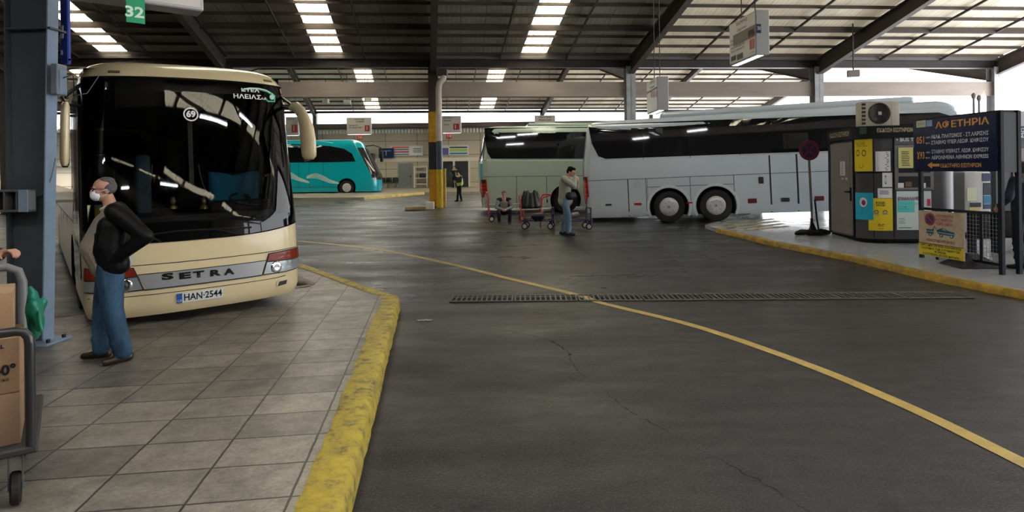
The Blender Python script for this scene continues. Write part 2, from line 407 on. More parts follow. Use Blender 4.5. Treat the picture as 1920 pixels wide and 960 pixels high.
# --- right pavement with the kiosk
RK = [at_g(px, py, .1) for px, py in ((1345, 429), (1440, 451), (1600, 481), (1760, 517), (1920, 547))]
rd = (RK[-1] - RK[-2]).normalized(); RK.append(RK[-1] + rd * 7)
tip = at_g(1322, 424, .06); bk = at_g(1425, 397, .1)
RP = [(p.x, p.y) for p in RK[::-1]] + [(tip.x, tip.y), (bk.x, bk.y), (bk.x + 2, 60), (70, 60), (70, RK[-1].y)]
M_WET = mat('polished_concrete', (.34, .36, .40), .2, rvar=.12, vscale=1.2, var=.35, spec=.8, bump=.06, bscale=3, stretch=(1, 1.6, 1))
ground_poly('pavement', RP, .1, M_WET, .15)
M_YEL2 = mat('kerb_yellow_ochre', (.42, .26, .02), .5, var=.9, vscale=7, dirt=(.07, .05, .03), bump=.5, bscale=18)
ST(kerb('kerb', [(p.x, p.y) for p in RK], .13, .1, M_YEL2, 1, jag=.008))
# worn yellow hatching on the ramp tip
for i in range(4):
    a = at_g(1345 + i * 16, 424 + i * 3.4 - 2, .104); b = at_g(1450 + i * 9, 412 + i * 4.5 - 2, .104)
    bm = NB(); d = (b - a).normalized(); n = Vector((-d.y, d.x, 0)) * .09
    vs = [bm.verts.new(q) for q in (a - n, b - n, b + n, a + n)]; bm.faces.new(vs)
    T(ST(OB('painted_stripe', bm, mat('faded_yellow', (.38, .27, .07), .5, var=.9, vscale=5, dirt=(.16, .14, .11)))), None)

# --- lane line
def strip(name, px, wid, m, off=.004, kind='structure'):
    P = [at_g(x, y) for x, y in px]; pts = []
    for i in range(len(P) - 1):       # Catmull-Rom
        p0 = P[max(i - 1, 0)]; p1 = P[i]; p2 = P[i + 1]; p3 = P[min(i + 2, len(P) - 1)]
        for k in range(10):
            t = k / 10; pts.append(.5 * ((2 * p1) + (p2 - p0) * t + (2 * p0 - 5 * p1 + 4 * p2 - p3) * t * t + (3 * p1 - p0 - 3 * p2 + p3) * t ** 3))
    pts.append(P[-1]); bm = NB(); prev = None
    for i, p in enumerate(pts):
        d = pts[min(i + 1, len(pts) - 1)] - pts[max(i - 1, 0)]; d.z = 0; d.normalize(); n = Vector((-d.y, d.x, 0)) * wid / 2
        r = [bm.verts.new(Vector((q.x, q.y, G(q.y) + off))) for q in (p - n, p + n)]
        if prev: bm.faces.new((prev[0], r[0], r[1], prev[1]))
        prev = r
    o = OB(name, bm, m); o['kind'] = kind; return o
M_LINE = mat('lane_line_yellow', (.44, .31, .085), .45, var=.45, vscale=7, dirt=(.13, .10, .06), bump=.2, bscale=40)
strip('painted_line', [(558, 452), (700, 466.5), (830, 492), (950, 521.5), (1085, 554), (1130, 569), (1300, 611), (1500, 679), (1700, 762), (1920, 869), (2080, 950)], .125, M_LINE)
M_WL = mat('faded_white_line', (.42, .4, .34), .5, var=.7, vscale=4, dirt=(.12, .11, .1))
strip('painted_line', [(548, 383), (640, 382), (800, 386)], .14, M_WL)
strip('painted_line', [(546, 375), (690, 373), (900, 378)], .14, M_WL)
strip('painted_line', [(862, 414), (915, 421), (975, 428)], .1, mat('ochre_line', (.3, .2, .08), .5, var=.5, vscale=5))
# --- drain grates across the road
M_IRON = mat('cast_iron', (.10, .097, .094), .5, metal=.3, var=.5, vscale=14, dirt=(.12, .1, .08), bump=.3, bscale=60)
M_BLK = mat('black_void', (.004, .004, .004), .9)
g0 = NB(); box(g0, -.471, .471, -.235, .235, .001, .003); pit = OB('drain_dark_plate', g0, M_BLK)  # flat black plate stands in for the shaded pit under the grate
def grate():
    bm = NB(); rbox(bm, -.462, .462, .185, .225, .003, .02, .005, 1); rbox(bm, -.46, .46, -.225, -.185, .003, .02, .005, 1)
    for k in range(13):
        x = -.45 + k * .9 / 12; rbox(bm, x - .012, x + .012, -.19, .19, .003, .018, .004, 1)
    return OB('drain_grate', bm, M_IRON)
gr = grate(); pit.parent = gr
yd = at_g(845, 561.5); ye = at_g(1772, 554.5); dd = (ye - yd); L0 = dd.length; dd.normalize(); nG = int(L0 / .945) + 1
for i in range(nG):
    o = gr if i == 0 else copy_tree(gr)
    p = yd + dd * (.47 + i * .945); o.location = (p.x, p.y, G(p.y)); o.rotation_euler = (0, 0, math.atan2(dd.y, dd.x))
    T(o, 'slotted cast iron drain grate, one of the row running across the road', 'drain grate', 'drain grates across the road')
# ================================================================== hall: columns, beams, roofs
HO = at_g(815, 388); HO.z = 0
C1 = Vector((1, .08, 0)).normalized(); D1 = Vector((-.137, 1, 0)).normalized(); BAY = 9.2
SL = .2217; HV = 7.15
M_STEEL = mat('brown_painted_steel', (.075, .057, .047), .55, var=.5, vscale=2, dirt=(.035, .028, .024))
M_STEEL_L = mat('beige_painted_beam', (.36, .30, .26), .6, var=.5, vscale=1.2, dirt=(.22, .19, .17), stretch=(.4, 1, 3))
M_SHEET = None
def roof_mat(name, c, trans=0.0, tcol=(1, .96, .85), bw=1.02):
    m = bpy.data.materials.new(name); m.use_nodes = True; nt = m.node_tree; N = nt.nodes; L = nt.links
    b = N['Principled BSDF']; out = [n for n in N if n.type == 'OUTPUT_MATERIAL'][0]
    tc = N.new('ShaderNodeTexCoord')
    n = N.new('ShaderNodeTexNoise'); n.inputs['Scale'].default_value = .9; n.inputs['Detail'].default_value = 7; L.new(tc.outputs['Object'], n.inputs['Vector'])
    mp = N.new('ShaderNodeMapping'); mp.inputs['Rotation'].default_value = (0, 0, -math.atan2(C1.y, C1.x)); L.new(tc.outputs['Object'], mp.inputs[0])
    br = N.new('ShaderNodeTexBrick'); br.offset = 0; br.inputs['Scale'].default_value = 1; br.inputs['Brick Width'].default_value = bw; br.inputs['Row Height'].default_value = 3.0
    br.inputs['Mortar Size'].default_value = .012; br.inputs['Color1'].default_value = (*c, 1); br.inputs['Color2'].default_value = (*[x * .8 for x in c], 1); br.inputs['Mortar'].default_value = (*[x * .35 for x in c], 1)
    L.new(mp.outputs[0], br.inputs['Vector'])
    mx = N.new('ShaderNodeMix'); mx.data_type = 'RGBA'; mx.blend_type = 'MULTIPLY'; mx.inputs[0].default_value = .6
    cr = N.new('ShaderNodeValToRGB'); L.new(n.outputs['Fac'], cr.inputs[0]); cr.color_ramp.elements[0].position = .35; cr.color_ramp.elements[0].color = (1, 1, 1, 1); cr.color_ramp.elements[1].position = .7; cr.color_ramp.elements[1].color = (.55, .5, .42, 1)
    L.new(br.outputs['Color'], mx.inputs[6]); L.new(cr.outputs[0], mx.inputs[7]); L.new(mx.outputs[2], b.inputs['Base Color']); b.inputs['Roughness'].default_value = .6
    wv = N.new('ShaderNodeTexWave'); wv.wave_type = 'BANDS'; wv.bands_direction = 'X'; wv.inputs['Scale'].default_value = 1.6; L.new(mp.outputs[0], wv.inputs['Vector'])
    bp = N.new('ShaderNodeBump'); bp.inputs['Strength'].default_value = .22; bp.inputs['Distance'].default_value = .03; L.new(wv.outputs['Fac'], bp.inputs['Height']); L.new(bp.outputs[0], b.inputs['Normal'])
    if trans > 0:
        t = N.new('ShaderNodeBsdfTranslucent'); t.inputs[0].default_value = (*tcol, 1)
        vm = N.new('ShaderNodeMix'); vm.data_type = 'RGBA'; vm.blend_type = 'MULTIPLY'; vm.inputs[0].default_value = 1 if trans > .5 else 0; vm.inputs[6].default_value = (*tcol, 1); rr_ = N.new('ShaderNodeMapRange'); rr_.inputs['To Min'].default_value = 1.0; rr_.inputs['To Max'].default_value = .12; L.new(br.outputs['Fac'], rr_.inputs['Value']); L.new(rr_.outputs[0], vm.inputs[7]); L.new(vm.outputs[2], t.inputs[0])
        ms = N.new('ShaderNodeMixShader'); ms.inputs[0].default_value = trans; L.new(b.outputs[0], ms.inputs[1]); L.new(t.outputs[0], ms.inputs[2]); L.new(ms.outputs[0], out.inputs[0])
    return m
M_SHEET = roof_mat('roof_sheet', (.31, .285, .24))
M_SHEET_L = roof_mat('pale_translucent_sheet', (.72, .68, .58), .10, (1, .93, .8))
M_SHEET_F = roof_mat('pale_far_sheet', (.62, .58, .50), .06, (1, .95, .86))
M_SKYL = roof_mat('translucent_roof_sheet', (.7, .65, .5), .85, bw=.26)
def hp(k, s, z=0.0):
    """hall coordinates: k bays along the cross direction, s metres along the depth direction from the valley"""
    p = HO + C1 * (BAY * k) + D1 * s; return Vector((p.x, p.y, z))
def roof_z(s):
    RN = 17.0; RF = 11.0
    if s < -34: return HV + SL * (-34 - s)
    if s < -RN: return HV + SL * RN - SL * (-RN - s)
    if s < 0: return HV + SL * (-s)
    if s < RF: return HV + SL * s
    return HV + SL * RF - SL * (s - RF)
KL, KR = -4.0, 3.0
def slab(k0, k1, s0, s1, name, m, lift=.12, th=.03):
    bm = NB(); vs = []
    for dz in (0, th):
        for k, s in ((k0, s0), (k1, s0), (k1, s1), (k0, s1)):
            vs.append(bm.verts.new(hp(k, s, roof_z(s) + lift + dz)))
    for f in ((3, 2, 1, 0), (4, 5, 6, 7), (0, 1, 5, 4), (1, 2, 6, 5), (2, 3, 7, 6), (3, 0, 4, 7)): bm.faces.new([vs[i] for i in f])
    return ST(OB(name, bm, m))
SW = .58 / BAY
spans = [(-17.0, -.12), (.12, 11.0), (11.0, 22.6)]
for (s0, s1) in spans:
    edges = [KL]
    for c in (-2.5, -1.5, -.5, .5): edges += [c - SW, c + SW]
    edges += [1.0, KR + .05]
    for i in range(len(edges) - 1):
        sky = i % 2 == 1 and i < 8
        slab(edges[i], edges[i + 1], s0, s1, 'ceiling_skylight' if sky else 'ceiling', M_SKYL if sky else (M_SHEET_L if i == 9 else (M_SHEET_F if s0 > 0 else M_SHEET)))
    # bars across the skylights
bmj = None
def member_(a, b, w_, h_):
    bm = NB(); bar(bm, a, b, w_, h_); return OB('roof_tie', bm, M_STEEL)
def slabq(c, m):
    bm = NB(); vs = [bm.verts.new(hp(k, s_, roof_z(s_) + .12 + dz)) for dz in (0, .03) for k, s_ in c]
    for f in ((3, 2, 1, 0), (4, 5, 6, 7), (0, 1, 5, 4), (1, 2, 6, 5), (2, 3, 7, 6), (3, 0, 4, 7)): bm.faces.new([vs[i] for i in f])
    return ST(OB('ceiling' if m is M_SHEET else 'ceiling_skylight', bm, m))
lA = lambda k: -31.15 + 3.45 * k
ka, kb = -.35, 2.75
slab(KL, ka, -34, -17, 'ceiling', M_SHEET); slab(kb, 3.05, -34, -17, 'ceiling', M_SHEET)
slabq([(ka, lA(ka) + .95), (kb, lA(kb) + .95), (kb, -17), (ka, -17)], M_SHEET)
slabq([(ka, lA(ka)), (kb, lA(kb)), (kb, lA(kb) + .95), (ka, lA(ka) + .95)], M_SKYL)
slabq([(ka, -33.1), (kb, -33.1), (kb, lA(kb)), (ka, lA(ka))], M_SHEET)
slab(ka, .42, -33.6, -33.1, 'ceiling', M_SHEET); slab(.42, 2.4, -33.6, -33.1, 'ceiling_skylight', M_SKYL); slab(2.4, kb, -33.6, -33.1, 'ceiling', M_SHEET); slab(ka, kb, -34, -33.6, 'ceiling', M_SHEET)
slab(KL, -.6, -46, -34, 'ceiling', M_SHEET); slab(.4, 3.05, -46, -34, 'ceiling', M_SHEET)
lB = lambda k: -36.5 + 4.9 * k
slabq([(-.6, lB(-.6) + .6), (.4, lB(.4) + .5), (.4, -34), (-.6, -34)], M_SHEET); slabq([(-.6, lB(-.6)), (.4, lB(.4)), (.4, lB(.4) + .5), (-.6, lB(-.6) + .6)], M_SKYL); slabq([(-.6, -46), (.4, -46), (.4, lB(.4)), (-.6, lB(-.6))], M_SHEET)
for i in range(21):
    k_ = KL + i / 3
    for (s0, s1) in ((-45, -34), (-34, -17)): 
        if i % 3 or s0 < -40: ST(member_(hp(k_, s0, roof_z(s0) - .02), hp(k_, s1, roof_z(s1) - .02), .12, .16))
# purlins
def member(name, a, b, w_, h_, m=M_STEEL, up=(0, 0, 1)):
    bm = NB(); bar(bm, a, b, w_, h_, up); return ST(OB(name, bm, m))
def ibeam(name, a, b, w_, h_, m=M_STEEL, t=.02, h2=None):
    bm = NB(); a = Vector(a); b = Vector(b); d = (b - a).normalized(); x = d.cross(Vector((0, 0, 1))).normalized(); y = x.cross(d).normalized()
    if h2 is None: h2 = h_
    # top flange follows the line, web depth may taper (h_ at a, h2 at b)
    def quad(p, q, wa, ha, wb, hb):
        vs = [bm.verts.new(c + x * sx * ww / 2 + y * (-hh[0] if sy < 0 else -hh[1])) for c, ww, hh in ((p, wa, ha), (q, wb, hb)) for sx, sy in ((-1, -1), (1, -1), (1, 1), (-1, 1))]
        for f in ((3, 2, 1, 0), (4, 5, 6, 7), (0, 1, 5, 4), (1, 2, 6, 5), (2, 3, 7, 6), (3, 0, 4, 7)): bm.faces.new([vs[i] for i in f])
    quad(a, b, w_, (t, 0), w_, (t, 0)); quad(a, b, t * .8, (h_ - t, t), t * .8, (h2 - t, t)); quad(a, b, w_, (h_, h_ - t), w_, (h2, h2 - t))
    return ST(OB(name, bm, m))
for (s0, s1) in spans:
    n = int((s1 - s0) / .93)
    vis = range(n + 1)
    for i in vis:
        s = (s1 - .35 - i * .93) if s1 != 11.0 else (s0 + .35 + i * .93)
        if s1 > 20: s = s1 - .35 - i * .93
        if s < s0 or s > s1: continue
        if s < -9: continue
        big = (s1 < 0 and i == 3)
        z = roof_z(s) + .05
        member('roof_purlin', hp(KL, s, z - (.06 if big else 0)), hp(KR, s, z - (.06 if big else 0)), .07 if not big else .12, .12 if not big else .24)
for (s0, s1) in ((-34, -17), ):
    for i in range(9): member('roof_purlin', hp(KL, s0 + 1 + i * 1.9, roof_z(s0 + 1 + i * 1.9) + .05), hp(KR, s0 + 1 + i * 1.9, roof_z(s0 + 1 + i * 1.9) + .05), .07, .12)
for i in range(4): member('roof_purlin', hp(KL, -10.5 - i * 1.9, roof_z(-10.5 - i * 1.9) + .05), hp(KR, -10.5 - i * 1.9, roof_z(-10.5 - i * 1.9) + .05), .07, .12)
# rafters: heavy ones over the columns, thin ones at the thirds
for k in range(-4, 4):
    for (s0, s1, a0, a1) in ((-17, 0, .35, .75), (11, 22.4, .35, .5), (11, 0, .4, 1.0), (-17, -33.5, .35, .7)):
        ibeam('roof_rafter', hp(k, s0, roof_z(s0) - .0), hp(k, s1, roof_z(s1) - .0), .26, a0, M_STEEL, .025, a1)
for k in range(-4, 3):
    for t in (1 / 3, 2 / 3):
        for (s0, s1) in ((-17, -.2), (.2, 11), (11, 22.5)):
            member('roof_tie', hp(k + t, s0, roof_z(s0) - .06), hp(k + t, s1, roof_z(s1) - .06), .05, .1)
# valley gutter beam, beige box beam, eaves beam
ibeam('valley_beam', hp(KL, -.05, HV - .02), hp(KR, -.05, HV - .02), .3, .38, mat('dark_valley_steel', (.05, .04, .036), .45, var=.4))
member('valley_gutter', hp(KL, 0, HV + .05), hp(KR, 0, HV + .05), .5, .16, mat('gutter_sheet', (.14, .13, .12), .5))
member('crossbeam', hp(KL, .12, 5.76), hp(KR, .12, 5.76), .3, .68, M_STEEL_L)
ibeam('eaves_beam', hp(KL, 22.4, roof_z(22.4) - .03), hp(KR, 22.4, roof_z(22.4) - .03), .2, .2, M_STEEL)
member('crossbeam', hp(KL, -33.8, 5.9), hp(KR, -33.8, 5.9), .3, .5, M_STEEL_L)
# columns
M_COLG = mat('lit_grey_column', (.42, .42, .44), .55, var=.3, vscale=3)
M_OCH = mat('ochre_band_paint', (.62, .33, .02), .5, var=.35, vscale=6)
M_YB = mat('yellow_band_paint', (.62, .43, .02), .5, var=.35, vscale=6)
M_NAVY = mat('black_band_paint', (.02, .022, .03), .45)
for k in range(-3, 4):
    gz = G(hp(k, 0).y); o = E('steel_column', hp(k, 0, gz), math.atan2(C1.y, C1.x)); o['kind'] = 'structure'
    bm = NB(); w_, d_ = .44, .5
    mcol = M_STEEL if k <= 0 else M_COLG  # right-hand columns stand in light, which is put into their paler colour
    def hsec(z0, z1, e=0.0):
        bm = NB(); box(bm, -w_ / 2 - e, w_ / 2 + e, -d_ / 2 - e, -d_ / 2 + .03 + e, z0, z1); box(bm, -w_ / 2 - e, w_ / 2 + e, d_ / 2 - .03 - e, d_ / 2 + e, z0, z1); box(bm, -.02 - e, .02 + e, -d_ / 2, d_ / 2, z0, z1); return bm
    OB('shaft', hsec(0, HV - gz - .35), mcol, o)
    if k == 0:
        OB('ochre_band', hsec(2.97, 4.0 + .35, .004), M_OCH, o)['label'] = 'ochre painted upper band'
        OB('dark_band', hsec(1.72, 2.97, .004), M_NAVY, o)['label'] = 'black painted band'
        OB('yellow_band', hsec(0, 1.72, .004), M_OCH, o)['label'] = 'ochre painted base'
    OB('base_plate', (lambda b: (box(b, -.32, .32, -.34, .34, 0, .03), b)[1])(NB()), M_STEEL, o)
for k in range(-3, 4):
    for s in (22.5, -34):
        gz = G(hp(k, s).y) ; o = E('steel_column', hp(k, s, gz)); o['kind'] = 'structure'
        bm = NB(); box(bm, -.15, .15, -.2, .2, 0, roof_z(s) - gz); OB('shaft', bm, M_STEEL, o)
# down pipe in front of the middle column with hopper, and its painted guard
pc = at_g(824, 386); pz = pc.z
pc = at_Y(825, 386, HO.y - .62); pz = G(pc.y)
dp = E('downpipe', (pc.x, pc.y, pz), 0, 'white downpipe with navy and yellow bands beside the central column', 'downpipe')
bm = NB(); tube(bm, [(0, 0, 2.99), (0, 0, 5.1), (0, 0, 5.35), (.04, .02, 5.6), (.22, .1, 5.85), (.2, .1, 6.0)], .16 * .85, 16); OB('pipe', bm, mat('pale_pipe', (.52, .47, .43), .5, var=.3), dp, 40)
bm = NB(); tube(bm, [(0, 0, 1.72), (0, 0, 3.0)], .139, 16); OB('dark_band', bm, mat('navy_band_paint', (.05, .075, .11), .4), dp, 40)['label'] = 'navy painted section of pipe'
bm = NB(); tube(bm, [(0, 0, 0), (0, 0, 1.72)], .139, 16); OB('yellow_band', bm, M_YB, dp, 40)['label'] = 'yellow painted foot of pipe'
bm = NB(); rbox(bm, .15, .26, .05, .25, 0, 1.76, .01, 1); box(bm, .1, .27, .03, .27, 1.68, 1.76); OB('pipe_guard', bm, M_YB, dp)['label'] = 'yellow steel guard beside the pipe'
bm = NB(); rbox(bm, -.1, .4, -.05, .25, 5.95, 6.25, .03, 1); OB('hopper', bm, M_STEEL, dp)
pw = at_g(812, 391)
bm = NB(); rbox(bm, -.22, .16, -.12, .12, 0, .33, .02, 1); T(OB('utility_box', bm, mat('white_box', (.6, .6, .58), .5), loc=(pw.x - .05, pw.y - .5, G(pw.y - .5))), 'small white box at the foot of the yellow and black column', 'box')
pw = at_g(779, 394)
bm = NB(); rbox(bm, -.45, .45, -.12, .12, 0, .16, .03, 1); T(OB('wheel_stop', bm, mat('wheel_stop_paint', (.45, .34, .2), .6, var=.4), loc=(pw.x, pw.y, G(pw.y))), 'low tan concrete wheel stop on the road left of the column', 'wheel stop')

# ================================================================== far wall
YW = 51.5; GW = G(YW)
def wx(px, Y=YW): return at_Y(px, 326, Y).x
def wz(py, Y=YW, px=800): return at_Y(px, py, Y).z
M_WALL = mat('beige_wall_panel', (.42, .37, .29), .6, var=.25, vscale=.6)
def panels():
    m = bpy.data.materials.new('cladding'); m.use_nodes = True; nt = m.node_tree; N = nt.nodes; L = nt.links; b = N['Principled BSDF']
    tc = N.new('ShaderNodeTexCoord'); sp = N.new('ShaderNodeSeparateXYZ'); cb = N.new('ShaderNodeCombineXYZ'); L.new(tc.outputs['Object'], sp.inputs[0]); L.new(sp.outputs['X'], cb.inputs[0]); L.new(sp.outputs['Z'], cb.inputs[1])
    br = N.new('ShaderNodeTexBrick'); br.offset = 0; br.inputs['Scale'].default_value = 1; br.inputs['Brick Width'].default_value = 2.6; br.inputs['Row Height'].default_value = 1.15; br.inputs['Mortar Size'].default_value = .02
    br.inputs['Color1'].default_value = (.50, .44, .34, 1); br.inputs['Color2'].default_value = (.42, .37, .28, 1); br.inputs['Mortar'].default_value = (.12, .1, .08, 1); L.new(cb.outputs[0], br.inputs['Vector']); L.new(br.outputs['Color'], b.inputs['Base Color']); b.inputs['Roughness'].default_value = .6
    return m
bm = NB(); box(bm, -60, 9.5, YW, YW + .25, 0, wz(240)); ST(OB('wall_back', bm, panels()))
bm = NB(); box(bm, -60, 9.5, YW - 1.6, YW + .1, wz(240), wz(240) + .12); box(bm, -60, 9.5, YW - 1.65, YW - 1.55, wz(240) - .05, wz(240) + .3); ST(OB('wall_canopy', bm, M_STEEL))
# corrugated translucent strip under the canopy
bm = NB(); n = 150; prev = None
for i in range(n * 6):
    x = -30 + i * .045; r = [bm.verts.new((x, YW - .05 + .03 * math.sin(i * 1.05), z)) for z in (wz(249), wz(242))]
    if prev: bm.faces.new((prev[0], r[0], r[1], prev[1]))
    prev = r
ST(OB('trim_1', bm, mat('corrugated_strip', (.75, .73, .68), .4), smooth=60))
# door, doorway, notice boards
bm = NB(); box(bm, wx(747), wx(773), YW - .06, YW, GW, wz(306)); dr = ST(OB('door_1', bm, mat('grey_door', (.20, .22, .225), .5)))
bm = NB(); box(bm, wx(770) - .05, wx(770) + .05, YW - .14, YW - .06, GW + 1.0, GW + 1.1); OB('door_handle', bm, MATS['black_void'], dr)
bm = NB()
for a, b in ((wx(745), wx(747)), (wx(773), wx(775.5))): box(bm, a, b, YW - .1, YW, GW, wz(305))
box(bm, wx(745), wx(775.5), YW - .1, YW, wz(306), wz(304)); OB('door_frame', bm, M_WALL, dr)
bm = NB(); box(bm, wx(830), wx(880), YW - .08, YW, GW, wz(303)); ww = ST(OB('doorway_dark', bm, mat('doorway_shade', (.015, .017, .017), .12, spec=.6)))  # dark sheet stands in for the shade inside the open doorway
bm = NB()
for p in (829, 851.5, 880): box(bm, wx(p) - .08, wx(p) + .08, YW - .14, YW - .08, GW, wz(302))
OB('window_frame', bm, mat('white_frame', (.6, .58, .53), .5), ww)
bm = NB(); box(bm, -60, 9.5, YW - .12, YW, wz(303), wz(296)); ST(OB('trim_2', bm, mat('lintel_paint', (.62, .57, .46), .5)))
# far pavement with yellow kerb
FP = [at_g(*p, .14) for p in ((545, 371), (682, 370), (740, 365), (795, 360.5), (900, 359))]
pp = [(-40, FP[0].y)] + [(p.x, p.y) for p in FP] + [(12, FP[-1].y)]
ground_poly('pavement', pp + [(12, YW), (-40, YW)], .14, mat('pale_concrete', (.34, .31, .25), .4, var=.3, vscale=.8), .2)
ST(kerb('kerb', [(p.x, p.y) for p in FP[1:4]], .5, .14, mat('kerb_yellow_bright', (.6, .45, .1), .5, var=.4), 1))
def flat(name, px0, py0, px1, py1, m, par=None, d=.12, th=.05, Y=YW, towall=True):
    bm = NB(); box(bm, wx(px0, Y), wx(px1, Y), Y - d - th, Y - (d if par or not towall else .002), wz(py1, Y), wz(py0, Y)); return OB(name, bm, m, par)
b1 = flat('advertising_banner', 733, 273, 793.5, 291.5, mat('banner_white', (.62, .62, .64), .5)); T(b1, 'wide white red and blue banner on the far wall left of the column', 'banner')
def stripes(par, x0, x1, rows):
    for (y0, y1, c, nm) in rows: flat('banner_stripe', x0, y0, x1, y1, mat('stripe_' + nm, c, .5), par, .175, .01)
stripes(b1, 736, 768, [(274.5, 277.5, (.55, .14, .08), 'red'), (279, 281, (.08, .07, .25), 'violet'), (283, 286, (.5, .1, .12), 'crimson'), (288, 290, (.04, .2, .28), 'petrol')])
stripes(b1, 776, 791, [(278, 279.3, (.1, .12, .18), 'ink'), (281, 282.3, (.1, .12, .18), 'ink'), (284, 285.3, (.1, .12, .18), 'ink')])
b2 = flat('advertising_banner', 829, 273, 879, 291.5, MATS['banner_white']); T(b2, 'white and lime banner on the far wall right of the column', 'banner')
stripes(b2, 844, 877, [(276, 278.5, (.03, .035, .05), 'ink2'), (280, 285, (.35, .55, .12), 'lime'), (287, 290, (.02, .22, .4), 'blue')])
stripes(b2, 830, 842, [(278, 291, (.12, .1, .3), 'purple')])
tv = flat('display_screen', 713, 277.5, 740.5, 295.5, mat('navy_screen', (.012, .02, .06), .25), None, .172, .33, YW, False); T(tv, 'dark navy display screen mounted at the left end of the banner', 'screen')
flat('screen_line', 722, 282, 736, 283, mat('pale_blue_ink', (.3, .42, .6), .4), tv, .505, .01); flat('screen_line', 726, 283, 727.5, 291, MATS['pale_blue_ink'], tv, .505, .01)
tv2 = E('wall_television', (wx(697), YW - .5, wz(293)), 0, 'small television on a curved bracket right of the turquoise coach', 'television')
bm = NB(); rbox(bm, -.35, .35, -.15, .25, -.35, .3, .04, 1); OB('casing', bm, mat('tv_case', (.07, .07, .075), .4), tv2)
bm = NB(); box(bm, -.28, .28, -.16, -.15, -.27, .24); OB('screen', bm, mat('tv_glass', (.02, .03, .04), .1), tv2)
bm = NB(); tube(bm, [(.3, 0, .3), (.55, 0, .2), (.65, 0, -.2), (.62, 0, -.6)], .035, 8); OB('bracket', bm, mat('grey_tube', (.4, .4, .4), .4, metal=.5), tv2)
# seats
def chair_shell(sx):
    bm = NB(); rbox(bm, -.24, .24, .12, .2, .42, .86, .07, 2); rbox(bm, -.24, .24, -.25, .16, .38, .46, .035, 2)
    return bm
s0 = None
for i in range(4):
    px = 704 + i * 12.3; x = wx(px, YW - .6)
    if s0 is None:
        s0 = E('waiting_seat', (x, YW - .6, GW + .14)); OB('seat_shell', chair_shell(0), mat('black_plastic', (.015, .015, .016), .35), s0, 40)
        bm = NB(); 
        for sx in (-.2, .2): tube(bm, [(sx, -.15, 0), (sx, 0, .4)], .02, 8); tube(bm, [(sx, .15, 0), (sx, 0, .4)], .02, 8)
        OB('leg_frame', bm, MATS['grey_tube'], s0); o = s0
    else: o = copy_tree(s0); o.location = (x, YW - .6, GW + .14)
    T(o, 'black plastic waiting seat against the far wall, one of a row of four', 'seat', 'black seats against the far wall')
# shelf rack
sh = E('metal_shelf', (wx(789, YW - .6), YW - .6, GW + .14), 0, 'white metal shelving rack against the far wall left of the column', 'shelf')
bm = NB(); W2 = .5
for sx in (-.52, .52):
    for sy in (-.2, .2): box(bm, sx - .03, sx + .03, sy - .03, sy + .03, 0, 1.75)
OB('upright_frame', bm, MATS['white_frame'], sh)
for z in (.25, .75, 1.25, 1.7):
    bm = NB(); box(bm, -.52, .52, -.2, .2, z, z + .05); OB('shelf_board', bm, MATS['white_frame'], sh)
bm = NB(); rbox(bm, -.1, .4, -.18, .18, .8, 1.15, .05, 2); T(OB('dark_bag', bm, mat('dark_cloth', (.02, .02, .04), .7), loc=sh.location), 'dark bag standing on the far white shelving rack', 'bag')
# distant low town beyond the yard and the far right building

bm = NB(); a = hp(KL, -40); b = hp(KL, 40)
def wallpanel(name, a, b, z0, z1, m, t=.2):
    bm = NB(); bar(bm, Vector((a.x, a.y, (z0 + z1) / 2)), Vector((b.x, b.y, (z0 + z1) / 2)), t, z1 - z0); return ST(OB(name, bm, m))
M_DKW = mat('dark_hall_wall', (.10, .09, .08), .6, var=.3)
wallpanel('wall_left_unseen', hp(KL, -45), hp(KL, 23), 0, 9, M_DKW)  # unseen wall, added to shut off light and darken the left side
wallpanel('wall_front_unseen', Vector((-45, -16, 0)), Vector((34, -13, 0)), 0, 9.5, M_DKW)  # unseen wall behind the camera, shaped to block light and darken windscreen reflections
